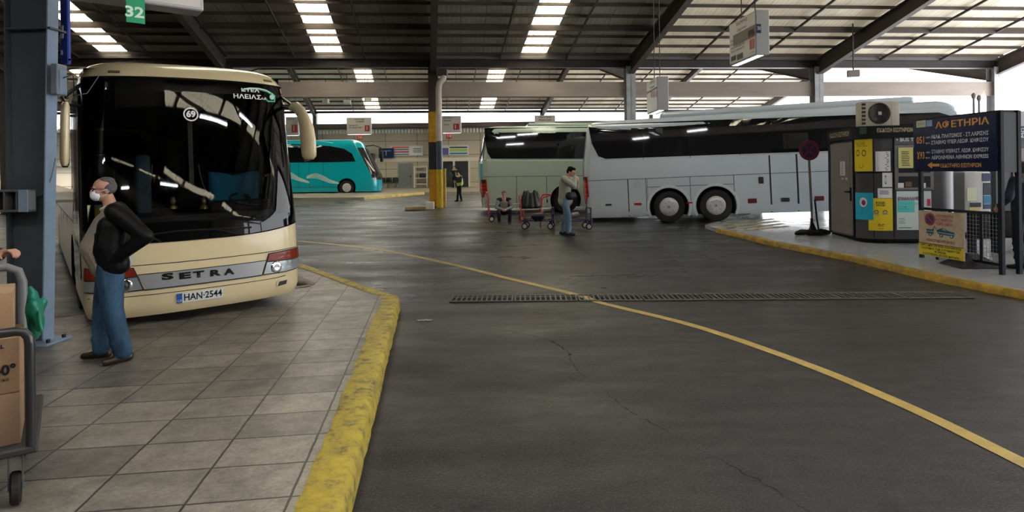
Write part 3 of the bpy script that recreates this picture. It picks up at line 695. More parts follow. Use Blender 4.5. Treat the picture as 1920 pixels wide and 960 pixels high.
# ================================================================== coaches
M_RUB = mat('tyre_rubber', (.012, .012, .013), .7)
M_SIL = mat('wheel_silver', (.55, .57, .6), .3, metal=.4)
M_BGL = mat('black_coach_glass', (.006, .007, .009), .03, spec=.8)
M_GAP = mat('panel_gap', (.02, .02, .022), .6)
def interp(tab, z):
    if z <= tab[0][0]: return tab[0][1]
    for (a, va), (b, vb) in zip(tab, tab[1:]):
        if z <= b: return va + (vb - va) * (z - a) / (b - a)
    return tab[-1][1]
class Coach:
    def __init__(s, root, L, W, zb, H, R, xf, xr, D, p, Dr, pr, tumble=.02, zt=1.2):
        s.root = root; s.L = L; s.W = W; s.zb = zb; s.H = H; s.R = R; s.xft = xf; s.xrt = xr; s.D = D; s.p = p; s.Dr = Dr; s.pr = pr; s.tu = tumble; s.zt = zt
    def ins(s, z):
        t = (z - (s.H - s.R)) / s.R
        return 0 if t <= 0 else s.R * 1.3 * (1 - math.sqrt(max(0, 1 - min(1, t) ** 2)))
    def hw(s, z):
        r = s.W / 2 - max(0, z - s.zt) * s.tu
        if z < s.zb + .12: r -= .03 * (1 - (z - s.zb) / .12)
        return r - s.ins(z)
    def xf(s, z): return interp(s.xft, z) - s.ins(z) * .9
    def xr(s, z): return -s.L + interp(s.xrt, z) + s.ins(z) * .7
    def front(s, v, z, off=0.0):
        av = min(1, abs(v)); return Vector((s.xf(z) - s.D * (1 - (1 - av ** s.p) ** (1 / s.p)), v * s.hw(z), z))
    def rear(s, v, z):
        av = min(1, abs(v)); return Vector((s.xr(z) + s.Dr * (1 - (1 - av ** s.pr) ** (1 / s.pr)), v * s.hw(z), z))
    def right(s, x, z): return Vector((x, -s.hw(z), z))
    def left(s, x, z): return Vector((x, s.hw(z), z))
    def body(s, m, zs, wells=(), holes=None, name='body', mdark=None):
        th = [math.sin(k / 14 * PI / 2) for k in range(-14, 15)]
        vs_ = sorted(set([round(t, 4) for t in th] + [-.93, .93]))
        bm = NB(); rings = []; info = []
        xs = [k / 24 for k in range(1, 24)]
        for z in zs:
            ring = []; inf = []
            for v in vs_: ring.append(s.front(v, z)); inf.append(('f', v))
            xa = s.xf(z) - s.D; xb = s.xr(z) + s.Dr
            for t in xs: ring.append(s.left(xa + (xb - xa) * t, z)); inf.append(('l', xa + (xb - xa) * t))
            for v in vs_[::-1]: ring.append(s.rear(v, z)); inf.append(('r', v))
            for t in xs: ring.append(s.right(xb + (xa - xb) * t, z)); inf.append(('s', xb + (xa - xb) * t))
            rings.append([bm.verts.new(q) for q in ring]); info.append(inf)
        n = len(rings[0])
        for i, (a, b) in enumerate(zip(rings, rings[1:])):
            zc = (zs[i] + zs[i + 1]) / 2
            for k in range(n):
                k2 = (k + 1) % n; A, B = info[i][k], info[i][k2]
                if holes and A[0] == 'f' and B[0] == 'f' and holes(A[1], B[1], zc): continue
                bm.faces.new((a[k], a[k2], b[k2], b[k]))
        bm.faces.new(rings[0][::-1]); bm.faces.new(rings[-1])
        o = OB(name, bm, [m, mdark or M_BLK], s.root)
        if wells:
            cb = NB()
            for (x, r) in wells:
                for sg in (-1, 1):
                    MM = Matrix.Translation((x, sg * s.W / 2, s.wr)) @ Matrix.Rotation(PI / 2, 4, 'X')
                    lathe(cb, [(0, -.42), (r, -.42), (r, .42), (0, .42)], MM, 40)
                    bmesh.ops.recalc_face_normals(cb, faces=cb.faces)
            me = bpy.data.meshes.new('c'); cb.to_mesh(me); cb.free(); c = bpy.data.objects.new('c', me); COL.objects.link(c); c.matrix_world = s.mw
            md = o.modifiers.new('b', 'BOOLEAN'); md.operation = 'DIFFERENCE'; md.object = c; md.solver = 'EXACT'
            r = evalmesh(o); bpy.data.objects.remove(c); o.modifiers.clear(); old = o.data; o.data = r; bpy.data.meshes.remove(old)
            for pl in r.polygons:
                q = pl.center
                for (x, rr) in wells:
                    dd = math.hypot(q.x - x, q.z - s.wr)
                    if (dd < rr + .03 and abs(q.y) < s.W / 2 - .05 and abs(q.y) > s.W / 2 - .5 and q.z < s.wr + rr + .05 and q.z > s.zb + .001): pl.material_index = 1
        me = o.data
        for pl in me.polygons: pl.use_smooth = True
        bm = NB(); bm.from_mesh(me)
        for e in bm.edges:
            if len(e.link_faces) == 2: e.smooth = e.calc_face_angle(0) < .6
        bm.to_mesh(me); bm.free()
        return o
    def nrm(s, fn, a, b):
        e = 1e-3; p = fn(a, b); u = fn(a + e, b) - fn(a - e, b); v = fn(a, b + e) - fn(a, b - e)
        n = u.cross(v)
        if n.length < 1e-12: n = Vector((1, 0, 0))
        n.normalize(); c = Vector((-s.L / 2, 0, s.H / 2))
        if n.dot(p - c) < 0: n = -n
        return n
    def patch(s, name, fn, outline, m, off=.006, th=.004, rings=4, sub=4, smooth=True):
        """star-shaped outline in surface coordinates -> thin shell lying on the body"""
        O = []
        for i in range(len(outline)):
            a = outline[i]; b = outline[(i + 1) % len(outline)]
            for k in range(sub): O.append((a[0] + (b[0] - a[0]) * k / sub, a[1] + (b[1] - a[1]) * k / sub))
        ca = sum(a for a, b in O) / len(O); cb_ = sum(b for a, b in O) / len(O)
        bm = NB(); prev = None; n = len(O)
        for r in range(rings + 1):
            t = r / rings
            if r == 0: cur = [bm.verts.new(fn(ca, cb_) + s.nrm(fn, ca, cb_) * (off + th))]
            else: cur = [bm.verts.new(fn(ca + (a - ca) * t, cb_ + (b - cb_) * t) + s.nrm(fn, ca + (a - ca) * t, cb_ + (b - cb_) * t) * (off + th)) for a, b in O]
            if prev:
                for k in range(n):
                    k2 = (k + 1) % n
                    if len(prev) == 1: bm.faces.new((prev[0], cur[k], cur[k2]))
                    else: bm.faces.new((prev[k], cur[k], cur[k2], prev[k2]))
            prev = cur
        low = [bm.verts.new(fn(a, b) + s.nrm(fn, a, b) * (off - .008)) for a, b in O]
        for k in range(n): bm.faces.new((prev[k], low[k], low[(k + 1) % n], prev[(k + 1) % n]))
        return OB(name, bm, m, s.root, 40 if smooth else None)
    def grid(s, name, fn, A, B, m, off=.006, th=.0, nu=24, nv=10):
        """quad patch: A(t) lower edge and B(t) upper edge give (a,b) surface coordinates"""
        bm = NB(); rows = []
        for j in range(nv + 1):
            row = []
            for i in range(nu + 1):
                a = A(i / nu); b = B(i / nu); t = j / nv; q = (a[0] + (b[0] - a[0]) * t, a[1] + (b[1] - a[1]) * t)
                row.append(bm.verts.new(fn(*q) + s.nrm(fn, *q) * off))
            rows.append(row)
        for r0, r1 in zip(rows, rows[1:]):
            for i in range(nu): bm.faces.new((r0[i], r0[i + 1], r1[i + 1], r1[i]))
        return OB(name, bm, m, s.root, 60)
    def line(s, name, fn, pts, wid, m, off=.004, sub=8):
        P = []
        for a, b in zip(pts, pts[1:]):
            for k in range(sub): P.append((a[0] + (b[0] - a[0]) * k / sub, a[1] + (b[1] - a[1]) * k / sub))
        P.append(pts[-1]); Q = [fn(*q) + s.nrm(fn, *q) * off for q in P]; bm = NB(); prev = None
        for i, q in enumerate(Q):
            d = (Q[min(i + 1, len(Q) - 1)] - Q[max(i - 1, 0)]).normalized(); n = s.nrm(fn, *P[i]); x = d.cross(n).normalized() * wid / 2
            ww = wid if not isinstance(wid, (list, tuple)) else 1
            r = [bm.verts.new(v) for v in (q - x - n * .01, q - x, q + x, q + x - n * .01)]
            if prev:
                for k in range(3): bm.faces.new((prev[k], r[k], r[k + 1], prev[k + 1]))
            prev = r
        return OB(name, bm, m, s.root)
    def text(s, name, fn, txt, c, size, m, ax=1, off=.012, bold=0, space=1.0, slope=0.0, width=None, shear=0.0):
        """c: centre in surface coordinates, mapped in metres; ax=+1/-1 reading direction of the first coordinate, k metres per unit"""
        me = text_me(txt, size, 'CENTER', .0, bold, space, width=width)
        e = 1e-3; k = (fn(c[0] + e, c[1]) - fn(c[0] - e, c[1])).length / (2 * e)
        bm = NB(); bm.from_mesh(me)
        bmesh.ops.subdivide_edges(bm, edges=[ed for ed in bm.edges if ed.calc_length() > .12], cuts=2)
        for v in bm.verts:
            a = c[0] + ax * (v.co.x + shear * v.co.y) / k; b = c[1] + v.co.y + slope * v.co.x
            v.co = fn(a, b) + s.nrm(fn, a, b) * off
        bm.to_mesh(me); bm.free(); me.materials.clear()
        return link(name, me, m, s.root)
    def wheel(s, x, sg, r=.5, cap_m=None, name='wheel'):
        MM = Matrix.Translation((x, sg * (s.W / 2 - .05), s.wr)) @ Matrix.Rotation(-sg * PI / 2, 4, 'X')
        bm = NB(); lathe(bm, [(r * .58, -.3), (r * .93, -.3), (r, -.25), (r, -.04), (r * .96, .0), (r * .8, .015), (r * .62, 0), (r * .58, -.03)], MM, 44)
        o = OB(name, bm, M_RUB, s.root, 40)
        bm = NB(); lathe(bm, [(0, .03), (.05, .03), (.06, .015), (r * .3, .02), (r * .5, .01), (r * .59, -.015), (r * .61, -.05)], MM, 40)
        h = OB('hubcap', bm, cap_m or M_SIL, o, 40)
        bm = NB()
        for k in range(8):
            a = k * PI / 4; lathe(bm, [(0, .024), (.016, .024), (.016, .0)], MM @ Matrix.Translation((.17 * math.cos(a), .17 * math.sin(a), 0)), 8)
        rbox(bm, -.03, .03, -.03, .03, .0, .036, .006, 1, MM)
        OB('wheel_nuts', bm, mat('dark_chrome', (.25, .25, .26), .3, metal=.8), h)
        return o
    def world(s, p): return s.mw @ p
    def inv(s, fn, px, py, a0, b0):
        a, b = a0, b0; e = 1e-3
        for _ in range(40):
            q = proj(s.mw @ fn(a, b)); r = (px - q[0], py - q[1])
            if abs(r[0]) + abs(r[1]) < .02: break
            qa = proj(s.mw @ fn(a + e, b)); qb = proj(s.mw @ fn(a, b + e))
            J = ((qa[0] - q[0]) / e, (qb[0] - q[0]) / e, (qa[1] - q[1]) / e, (qb[1] - q[1]) / e)
            det = J[0] * J[3] - J[1] * J[2]
            if abs(det) < 1e-6: break
            da = (r[0] * J[3] - J[1] * r[1]) / det; db = (J[0] * r[1] - J[2] * r[0]) / det
            if fn == s.front: da = max(-.15, min(.15, da))
            a += .8 * da; b += .8 * db
            if fn == s.front: a = max(-.995, min(.995, a))
        return a, b
def rounded(x0, x1, z0, z1, r, n=5):
    o = []
    for cx, cz, a0 in ((x1 - r, z1 - r, 0), (x0 + r, z1 - r, 90), (x0 + r, z0 + r, 180), (x1 - r, z0 + r, 270)):
        for k in range(n + 1):
            a = math.radians(a0 + 90 * k / n); o.append((cx + r * math.cos(a), cz + r * math.sin(a)))
    return o
def set_root(o, loc, rz, pitch=0, roll=0):
    o.rotation_euler = (roll, pitch, rz); o.location = loc
    return Matrix.Translation(Vector(loc)) @ o.rotation_euler.to_matrix().to_4x4()

# ------------------------------------------------------------------ cream coach
M_CREAM = mat('cream_coach_paint', (.66, .55, .34), .3, coat=.5, var=.08, vscale=1.5)
FW = Vector((.6074, -.7944, 0)); HD = math.atan2(FW.y, FW.x)
cr = E('cream_coach', label='cream coach with wide black windscreen parked nose-on over the tiled pavement', cat='coach')
CC = Coach(cr, 11.8, 2.43, .28, 3.32, .26, [(.28, -.07), (.36, -.015), (.5, 0), (1.1, -.01), (1.3, -.03), (3.05, -.34), (3.32, -.42)], [(.28, .05), (1, 0), (3.3, .2)], .42, 2.5, .3, 3)
CC.wr = .5
c0 = BO + UU * 1.23 + FW * .2
CC.mw = set_root(cr, (c0.x, c0.y, 0), HD, 0, .022)
def hole(a, b, zc): return 1.3 < zc < 3.05 and max(abs(a), abs(b)) <= .9301
zs = [.28, .3, .34, .4, .5, .62, .78, .9, 1.1, 1.3, 1.6, 2.0, 2.4, 2.8, 3.05, 3.1, 3.16, 3.21, 3.25, 3.28, 3.3, 3.315, 3.32]
CC.body(M_CREAM, zs, [(-2.75, .6), (-9.0, .6)], hole)
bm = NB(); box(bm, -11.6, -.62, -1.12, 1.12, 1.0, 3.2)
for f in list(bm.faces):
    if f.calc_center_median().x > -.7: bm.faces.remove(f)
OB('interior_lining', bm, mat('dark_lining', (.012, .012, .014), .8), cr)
# black masking round the screen and the glass itself
def zb_(v): return 1.13 + .10 * max(0, v) ** 3 + .03 * max(0, -v) ** 3
def zt_(v): return 3.095 - .02 * abs(v) ** 2
N_ = 60
def edge(zf, v0=-1.0, v1=1.0): return lambda t: (v0 + (v1 - v0) * t, zf(v0 + (v1 - v0) * t))
M_MASK = mat('black_mask', (.004, .004, .005), .15)
CC.grid('screen_mask', CC.front, edge(zb_, -.999, .999), edge(lambda v: 1.36, -.999, .999), M_MASK, .004, nu=60, nv=3)
CC.grid('screen_mask', CC.front, edge(lambda v: 2.93, -.999, .999), edge(zt_, -.999, .999), M_MASK, .004, nu=60, nv=4)
for s_ in (-1, 1): CC.grid('screen_pillar', CC.front, edge(lambda v: 1.3, s_ * .9, s_ * .999), edge(lambda v: 3.0, s_ * .9, s_ * .999), M_MASK, .004, nu=8, nv=14)
M_GLASS = glass('windscreen_glass', mixf=.42)
CC.grid('windscreen', CC.front, edge(zb_, -.998, .998), edge(zt_, -.998, .998), M_GLASS, .012, nu=70, nv=24)
bm = NB(); q = [CC.front(v, zb_(v)) + CC.nrm(CC.front, v, zb_(v)) * .008 for v in [k / 30 - 1 for k in range(1, 60)]]; tube(bm, q, .008, 6); OB('screen_seal', bm, M_MASK, cr)
q = [CC.front(v, zt_(v)) + CC.nrm(CC.front, v, zt_(v)) * .008 for v in [k / 30 - 1 for k in range(1, 60)]]; bm = NB(); tube(bm, q, .012, 6); OB('screen_seal', bm, M_MASK, cr)
# roof marker lamps
for v in (-.72, .82): CC.patch('marker_lamp', CC.front, [(v - .05, 3.14), (v + .05, 3.14), (v + .05, 3.165), (v - .05, 3.165)], mat('lamp_dark', (.12, .1, .06), .3), .004)
# body seams, silver band, lettering
pf = lambda px, py, a=0, b=.7: CC.inv(CC.front, px, py, a, b)
CC.line('panel_seam', CC.front, [(-.98, .885), (0, .875), (.6, .878), (.99, .892)], .009, M_GAP)
band = [(-.86, .62), (-.5, .615), (0, .61), (.5, .61), (.70, .615), (.745, .80), (.4, .79), (0, .785), (-.5, .785), (-.80, .80)]
CC.grid('silver_band', CC.front, lambda t: (-.515 + 1.03 * t, .600), lambda t: (-.585 + 1.17 * t, .770), mat('silver_grille_band', (.33, .34, .36), .35, metal=.3), .008, nu=40, nv=3)
CC.line('panel_seam', CC.front, [(-.585, .775), (0, .775), (.585, .775)], .008, M_GAP, .012)
CC.line('panel_seam', CC.front, [(-.535, .594), (0, .594), (.535, .594)], .014, M_GAP, .012)
CC.line('panel_seam', CC.front, [(-.97, .535), (0, .53), (.69, .53), (.8, .54)], .008, M_GAP)
M_BLKP = mat('black_letter', (.008, .008, .008), .3)
for ch, px, py in zip('SETRA', (314, 346, 372, 402, 429), (518, 516.5, 514, 511.5, 509)):
    a, b = pf(px, py); me = CC.text('lettering', CC.front, ch, (a, b - .004), .098, M_BLKP, 1, .014, .0055, width=.125)
M_PL = mat('plate_white', (.62, .64, .64), .35)
a0 = pf(331, 559); a1 = pf(417.5, 548.5)
va, vb = a0[0], a1[0]; zc = (a0[1] + a1[1]) / 2
CC.grid('licence_plate', CC.front, lambda t: (va + (vb - va) * t, zc - .058), lambda t: (va + (vb - va) * t, zc + .058), M_PL, .014, nu=10, nv=2)
CC.grid('plate_band', CC.front, lambda t: (va + (vb - va) * .115 * t, zc - .056), lambda t: (va + (vb - va) * .115 * t, zc + .056), mat('plate_blue', (.02, .09, .36), .4), .0165, nu=2, nv=1)
CC.text('plate_number', CC.front, 'HAN·2544', (va + (vb - va) * .56, zc), .115, M_BLKP, 1, .018, .002, width=(vb - va) * 1.25 * .8)
CC.text('plate_country', CC.front, 'GR', (va + (vb - va) * .06, zc - .03), .04, M_PL, 1, .019)
# headlights
M_LENS = mat('headlight_lens', (.42, .46, .48), .15, metal=.5, spec=.9)
M_ORG = mat('orange_lens', (.20, .022, .008), .2, coat=.3)
for s_ in (1, -1):
    hl = CC.patch('headlight', CC.front, [(s_ * .535, .592), (s_ * .615, .862), (s_ * .8, .872), (s_ * .985, .882), (s_ * .99, .598), (s_ * .8, .585)], M_GAP, .008, .003)
    q = CC.patch('indicator_lens', CC.front, [(s_ * .596, .765), (s_ * .622, .850), (s_ * .8, .86), (s_ * .98, .87), (s_ * .985, .745), (s_ * .8, .752)], M_ORG, .014, .006); q.parent = hl
    q = CC.patch('lamp_lens', CC.front, [(s_ * .552, .605), (s_ * .592, .75), (s_ * .8, .738), (s_ * .985, .73), (s_ * .985, .612), (s_ * .8, .6)], M_LENS, .013, .006); q.parent = hl
    bm = NB(); p = CC.front(s_ * .69, .672); n = CC.nrm(CC.front, s_ * .69, .672); x, y = frame_of(n)
    lathe(bm, [(0, .012), (.03, .022), (.06, .02), (.074, .014), (.078, .008)], Matrix.Translation(p + n * .012) @ n.to_track_quat('Z', 'Y').to_matrix().to_4x4(), 28)
    OB('reflector', bm, mat('chrome', (.75, .77, .8), .08, metal=1), hl, 50)
    fl = CC.patch('fog_lamp', CC.front, rounded(.69, .82, .405, .495, .035) if s_ > 0 else rounded(-.82, -.69, .405, .495, .035), M_CREAM, .006, .006)
    q = CC.patch('fog_lens', CC.front, [(s_ * .705, .42), (s_ * .72, .478), (s_ * .81, .482), (s_ * .80, .43)], mat('fog_lens_dark', (.06, .065, .07), .1, metal=.5), .014, .004); q.parent = fl
# company emblem on the glass
M_WHI = mat('white_vinyl', (.75, .76, .75), .5); M_GRV = mat('green_vinyl', (.05, .38, .2), .5)
for s_txt, px, py, sz, wd, mm in (('ΚΤΕΛ', 468, 170.5, .058, .24, M_WHI), ('ΗΛΕΙΑΣ', 463, 182.5, .078, .36, M_WHI), ('Α.Ε', 493, 186, .035, .08, M_WHI)):
    a, b = pf(px, py, .6, 3.0); CC.text('emblem_lettering', CC.front, s_txt, (a, b), sz, mm, 1, .02, .0015, width=wd, slope=0)
for off_, mm, wd in ((0, M_WHI, .012), (2.2, M_GRV, .014)):
    pts = [pf(x, y + off_, .7, 3.0) for x, y in ((455, 167.5), (468, 165.8), (484, 166.5), (498, 170), (508, 176), (514, 182.5))]; CC.line('emblem_swoosh', CC.front, pts, wd, mm, .02, 4)
pts = [pf(x, y, .8, 3.0) for x, y in ((497, 186), (501, 190.5), (513, 191), (513, 180), (505, 174))]; CC.line('emblem_swoosh', CC.front, pts, .02, M_GRV, .02, 4)
a, b = pf(508, 183, .85, 3.0); o_ = [(a + .028 * math.cos(t * PI / 8), b + .033 * math.sin(t * PI / 8)) for t in range(16)]; CC.patch('emblem_disc', CC.front, o_, mat('pale_green_vinyl', (.4, .6, .5), .5), .02, .001, 2, 1)
a, b = pf(357.5, 215, .2, 2.6)
pts = [(a + .065 * math.cos(t * PI / 12), b + .078 * math.sin(t * PI / 12)) for t in range(25)]; CC.line('roundel_ring', CC.front, pts, .016, M_WHI, .018, 2)
CC.text('roundel_number', CC.front, '69', (a, b), .105, M_WHI, 1, .018, .005)
# wipers
for px0, py0, px1, py1, bx, by in ((218, 448, 330, 433, 300, 452), (330, 433, 470, 426, 440, 438)):
    A = pf(px0, py0, 0, 1.3); B = pf(px1, py1, 0, 1.35); Cc = pf(bx, by, 0, 1.2); bm = NB()
    P = [CC.front(A[0] + (B[0] - A[0]) * t / 8, A[1] + (B[1] - A[1]) * t / 8) + Vector((.035, 0, 0)) for t in range(9)]; tube(bm, P, .011, 6)
    mid = P[4]; c_ = CC.front(*Cc) + Vector((.03, 0, 0)); tube(bm, [c_, (c_ + mid) / 2 + Vector((.04, 0, 0)), mid + Vector((.015, 0, 0))], .012, 6); OB('wiper', bm, M_BLKP, cr)
# slender hose like arms seen across the screen
for pp_ in (((288, 308), (287, 330), (284, 350), (278, 368)), ((376, 308), (379, 325), (384, 345), (392, 362))):
    bm = NB(); tube(bm, [CC.front(*pf(x, y, -.2, 1.9)) + Vector((-.12, 0, 0)) for x, y in pp_], .007, 6); OB('grab_cable', bm, mat('pale_cable', (.2, .19, .17), .4), cr)
# centre post behind the glass
bm = NB(); p0 = CC.front(*pf(360, 228, .1, 2.5)); p1 = CC.front(*pf(364, 345, .1, 1.7)); bar(bm, p0 + Vector((-.15, 0, 0)), p1 + Vector((-.15, 0, 0)), .05, .03, (1, 0, 0)); OB('centre_post', bm, mat('dark_post', (.05, .06, .065), .3), cr)
# interior: dashboard, wheel, seats with blue covers
def loc(px, py, depth, a=.2, b=1.6):
    """point on the sight line, 'depth' metres behind the glass along the coach"""
    P = CC.mw @ CC.front(*pf(px, py, a, b)); d = (P - CAM).normalized(); W_ = P + d * depth; return CC.mw.inverted() @ W_
dp_ = NB(); rbox(dp_, -1.0, -.45, -1.1, 1.1, 1.1, 1.42, .05, 2); rbox(dp_, -1.0, -.6, .2, 1.0, 1.38, 1.55, .06, 2); OB('dashboard', dp_, mat('dash_black', (.02, .02, .022), .5), cr, 40)
bm = NB(); ctr = loc(466, 372, .55); nn = Vector((.35, 0, 1)).normalized(); x, y = frame_of(nn)
tube(bm, [ctr + (x * math.cos(t * PI / 16) + y * math.sin(t * PI / 16)) * .23 for t in range(33)], .016, 8, cap=False); bar(bm, ctr + y * .22, ctr - y * .22, .05, .02, nn); tube(bm, [ctr, ctr - nn * .3], .03, 8); OB('steering_wheel', bm, M_BLKP, cr, 60)
M_BLUE = mat('blue_seat_cover', (.02, .22, .40), .75, var=.3, vscale=5)
def drape(c, w_, h_, name='seat_cover', tilt=0):
    bm = NB(); n = 16; rows = []
    for j in range(9):
        row = []
        for i in range(n + 1):
            u = i / n; t = j / 8; top = h_ * (.86 + .14 * abs(math.cos(u * PI * 1.0)) ** 1.2)
            y = (u - .5) * w_; z = top * t; row.append(bm.verts.new(c + Vector((.05 * math.sin(u * 9) * (1 - .4 * t) + tilt * t, y, z))))
        rows.append(row)
    for a_, b_ in zip(rows, rows[1:]):
        for i in range(n): bm.faces.new((a_[i], a_[i + 1], b_[i + 1], b_[i]))
    o = OB(name, bm, M_BLUE, cr, 80); md = o.modifiers.new('s', 'SOLIDIFY'); md.thickness = .03; return o
cc_ = loc(440, 376, .75); drape(cc_ - Vector((0, 0, .02)), .62, .42)
bm = NB(); rbox(bm, cc_.x - .2, cc_.x - .06, cc_.y - .28, cc_.y + .28, cc_.z - .5, cc_.z + .38, .05, 2); rbox(bm, cc_.x - .1, cc_.x + .4, cc_.y - .26, cc_.y + .26, cc_.z - .55, cc_.z - .42, .04, 2); OB('driver_seat', bm, mat('seat_grey', (.03, .035, .04), .8), cr, 40)
c2_ = loc(268, 330, 1.0); bm = NB(); rbox(bm, c2_.x - .12, c2_.x + .05, c2_.y - .09, c2_.y + .09, c2_.z - .5, c2_.z + .28, .05, 2, Matrix.Identity(4)); OB('guide_seat', bm, mat('seat_slate', (.05, .10, .14), .7), cr, 40)
M_SEAT = mat('seat_row_cloth', (.006, .012, .018), .95)
for r_ in range(4):
    for yy in (-.85, -.4, .4, .85):
        bm = NB(); x_ = -3.0 - r_ * .9; rbox(bm, x_ - .12, x_, yy - .21, yy + .21, 1.3, 2.25, .06, 2); OB('passenger_seat', bm, M_SEAT, cr, 40)
cd_ = loc(186, 402, .06, -.8, 1.5); bm = NB(); box(bm, cd_.x - .01, cd_.x, cd_.y - .11, cd_.y + .11, cd_.z - .11, cd_.z + .11); pc_ = OB('permit_card', bm, mat('pale_green_card', (.4, .5, .3), .6), cr); pc_['label'] = 'pale green and yellow permit card'
bm = NB(); box(bm, cd_.x, cd_.x + .004, cd_.y - .07, cd_.y + .1, cd_.z - .1, cd_.z + .07); OB('card_print', bm, mat('card_yellow', (.55, .48, .05), .6), pc_)
for px in (325, 382):
    bm = NB(); q = loc(px, 384, .35, .1, 1.5); lathe(bm, [(0, -.05), (.05, -.05), (.045, -.02), (.02, 0), (.035, .04), (.02, .09), (0, .1)], Matrix.Translation(q), 14); OB('ornament', bm, mat('brass', (.5, .42, .2), .3, metal=.8), cr, 50)
# mirrors
def mirror(path, rad, name, flatx=.55):
    bm = NB(); P = [cr_i @ at_Y(x, y, Y) for x, y, Y in path]; tube(bm, P, rad, 16, True, flatx, up=(0, 1, 0)); return OB(name, bm, M_CREAM, cr, 50)
cr_i = CC.mw.inverted(); M_HOUS = mat('mirror_black', (.01, .01, .011), .35)
mr = mirror([(543, 204, 8.35), (549, 200, 8.3), (556, 201.5, 8.25), (564, 210, 8.18), (571, 226, 8.12), (575.5, 243, 8.1), (578, 262, 8.1), (579, 283, 8.1), (580, 293, 8.1), (580, 299, 8.1)], [.03, .06, .075, .085, .1, .12, .128, .128, .12, .07], 'wing_mirror')
bm = NB(); tube(bm, [cr_i @ at_Y(x, y, 8.16) for x, y in ((560, 214), (567, 235), (571, 262), (573, 284), (577, 301))], [.04, .07, .09, .095, .07], 14, True, .5, up=(0, 1, 0)); OB('mirror_back', bm, M_HOUS, mr, 50)
bm = NB(); tube(bm, [cr_i @ at_Y(546, 204, 8.35), CC.front(.97, 2.8)], .025, 8); tube(bm, [cr_i @ at_Y(560, 206, 8.25), CC.front(.96, 2.95)], .02, 8); OB('mirror_arm', bm, M_HOUS, mr)
ml = mirror([(123, 191, 6.78), (122.5, 198, 6.78), (122, 220, 6.78), (121.5, 260, 6.78), (121, 295, 6.78), (121, 305, 6.78), (121, 311, 6.78)], [.045, .072, .082, .082, .08, .07, .045], 'wing_mirror')
bm = NB(); tube(bm, [cr_i @ at_Y(x, y, 6.86) for x, y in ((124, 195), (123, 250), (122, 308), (122, 314))], [.06, .085, .08, .05], 14, True, .5, up=(0, 1, 0)); OB('mirror_back', bm, M_HOUS, ml, 50)
bm = NB(); tube(bm, [cr_i @ at_Y(122, 193, 6.8), cr_i @ at_Y(116, 184, 6.85), CC.front(-.98, 3.0)], .022, 8); tube(bm, [cr_i @ at_Y(124, 196, 6.8), CC.front(-.985, 2.75)], .018, 8); OB('mirror_arm', bm, M_HOUS, ml)
# flanks: window band, seams, wheels
for fn, nm in ((CC.left, 'l'), (CC.right, 'r')):
    CC.patch('side_window', fn, rounded(-11.2, -2.3, 1.75, 2.95, .15), M_BGL, .006, .004, 3, 3, False)
    CC.patch('driver_window' if nm == 'l' else 'door_glass', fn, rounded(-2.1, -.62, 1.35 if nm == 'l' else .7, 2.95, .1), M_BGL, .006, .004, 3, 3, False)
    for x_ in (-4.4, -5.9, -7.3): CC.line('panel_seam', fn, [(x_, .35), (x_, 1.3)], .012, M_GAP, .004, 1)
    CC.line('panel_seam', fn, [(-11.2, 1.3), (-2.2, 1.3)], .012, M_GAP, .004, 4)
for x_ in (-2.75, -9.0):
    for s_ in (-1, 1): CC.wheel(x_, s_)

# ------------------------------------------------------------------ coaches seen from the side
def side_coach(o, L, mw, H, mbody, R=.3, W=2.5, zb=.22, rearx=((.22, .1), (.7, 0), (2.0, .0), (3.4, .28)), Dr=.3, wells=(), front_rake=.45, dark=None, D=.35):
    c = Coach(o, L, W, zb, H, R, [(zb, -.08), (.5, 0), (1.3, -.05), (H - .4, -front_rake), (H, -front_rake - .15)], list(rearx), D, 2.6, Dr, 2.6, tumble=.028, zt=1.3)
    c.wr = .5; c.mw = mw
    zs = [zb, zb + .03, zb + .1, .5, .8, 1.1, 1.4, 1.7, 2.0, 2.3, 2.6, 2.9] + [H - R + R * t for t in (0, .2, .4, .55, .7, .8, .88, .94, .98, 1)]
    zs = sorted(set(z for z in zs if z <= H)); c.body(mbody, zs, wells)
    for x, r in wells:
        for s_ in (-1, 1): c.wheel(x, s_)
    return c
def fit(o, A, P, rz, pitch=0, roll=0):
    o.rotation_euler = (roll, pitch, rz); Rm = o.rotation_euler.to_matrix(); l = Vector(P) - Rm @ Vector(A); o.location = l
    return Matrix.Translation(l) @ Rm.to_4x4()
M_RED = mat('tail_lamp_red', (.45, .01, .015), .12, coat=.7)
M_SILV = mat('silver_coach_paint', (.50, .58, .67), .28, metal=.15, coat=.4)
M_SGRN = mat('pale_green_coach_paint', (.42, .52, .45), .3, metal=.1, coat=.4)
M_TURQ = mat('turquoise_coach_paint', (.0, .36, .44), .25, coat=.5)
# silver
sv = E('silver_coach', label='silver coach with two rear axles parked broadside behind the ticket kiosk', cat='coach')
Lb = 11.6; P = at_g(1256, 417.5)
mw = fit(sv, (-(Lb - 2.75), -1.22, 0), P, math.radians(-12.4), -.032)
SV = side_coach(sv, Lb, mw, 3.36, M_SILV, wells=((-(Lb - 2.75), .60), (-(Lb - 4.17), .60), (-2.6, .6)), rearx=((.22, .12), (.7, .02), (1.9, .0), (3.4, .22)))
sp = lambda px, py: SV.inv(SV.right, px, py, -6, 1.5)
def sline(c, pts, wd=.015, m=M_GAP, name='panel_seam', fn=None): return c.line(name, fn or c.right, pts, wd, m, .004, 6)
ol = [sp(x, y) for x, y in ((1103, 234), (1300, 226.5), (1450, 221.5), (1600, 215.5), (1760, 211), (1800, 222), (1815, 262), (1600, 281.5), (1400, 288.5), (1250, 294), (1180, 296.5), (1136, 298), (1122, 293), (1110, 270))]
SV.patch('window_band', SV.right, ol, M_BGL, .008, .004, 3, 8, False)
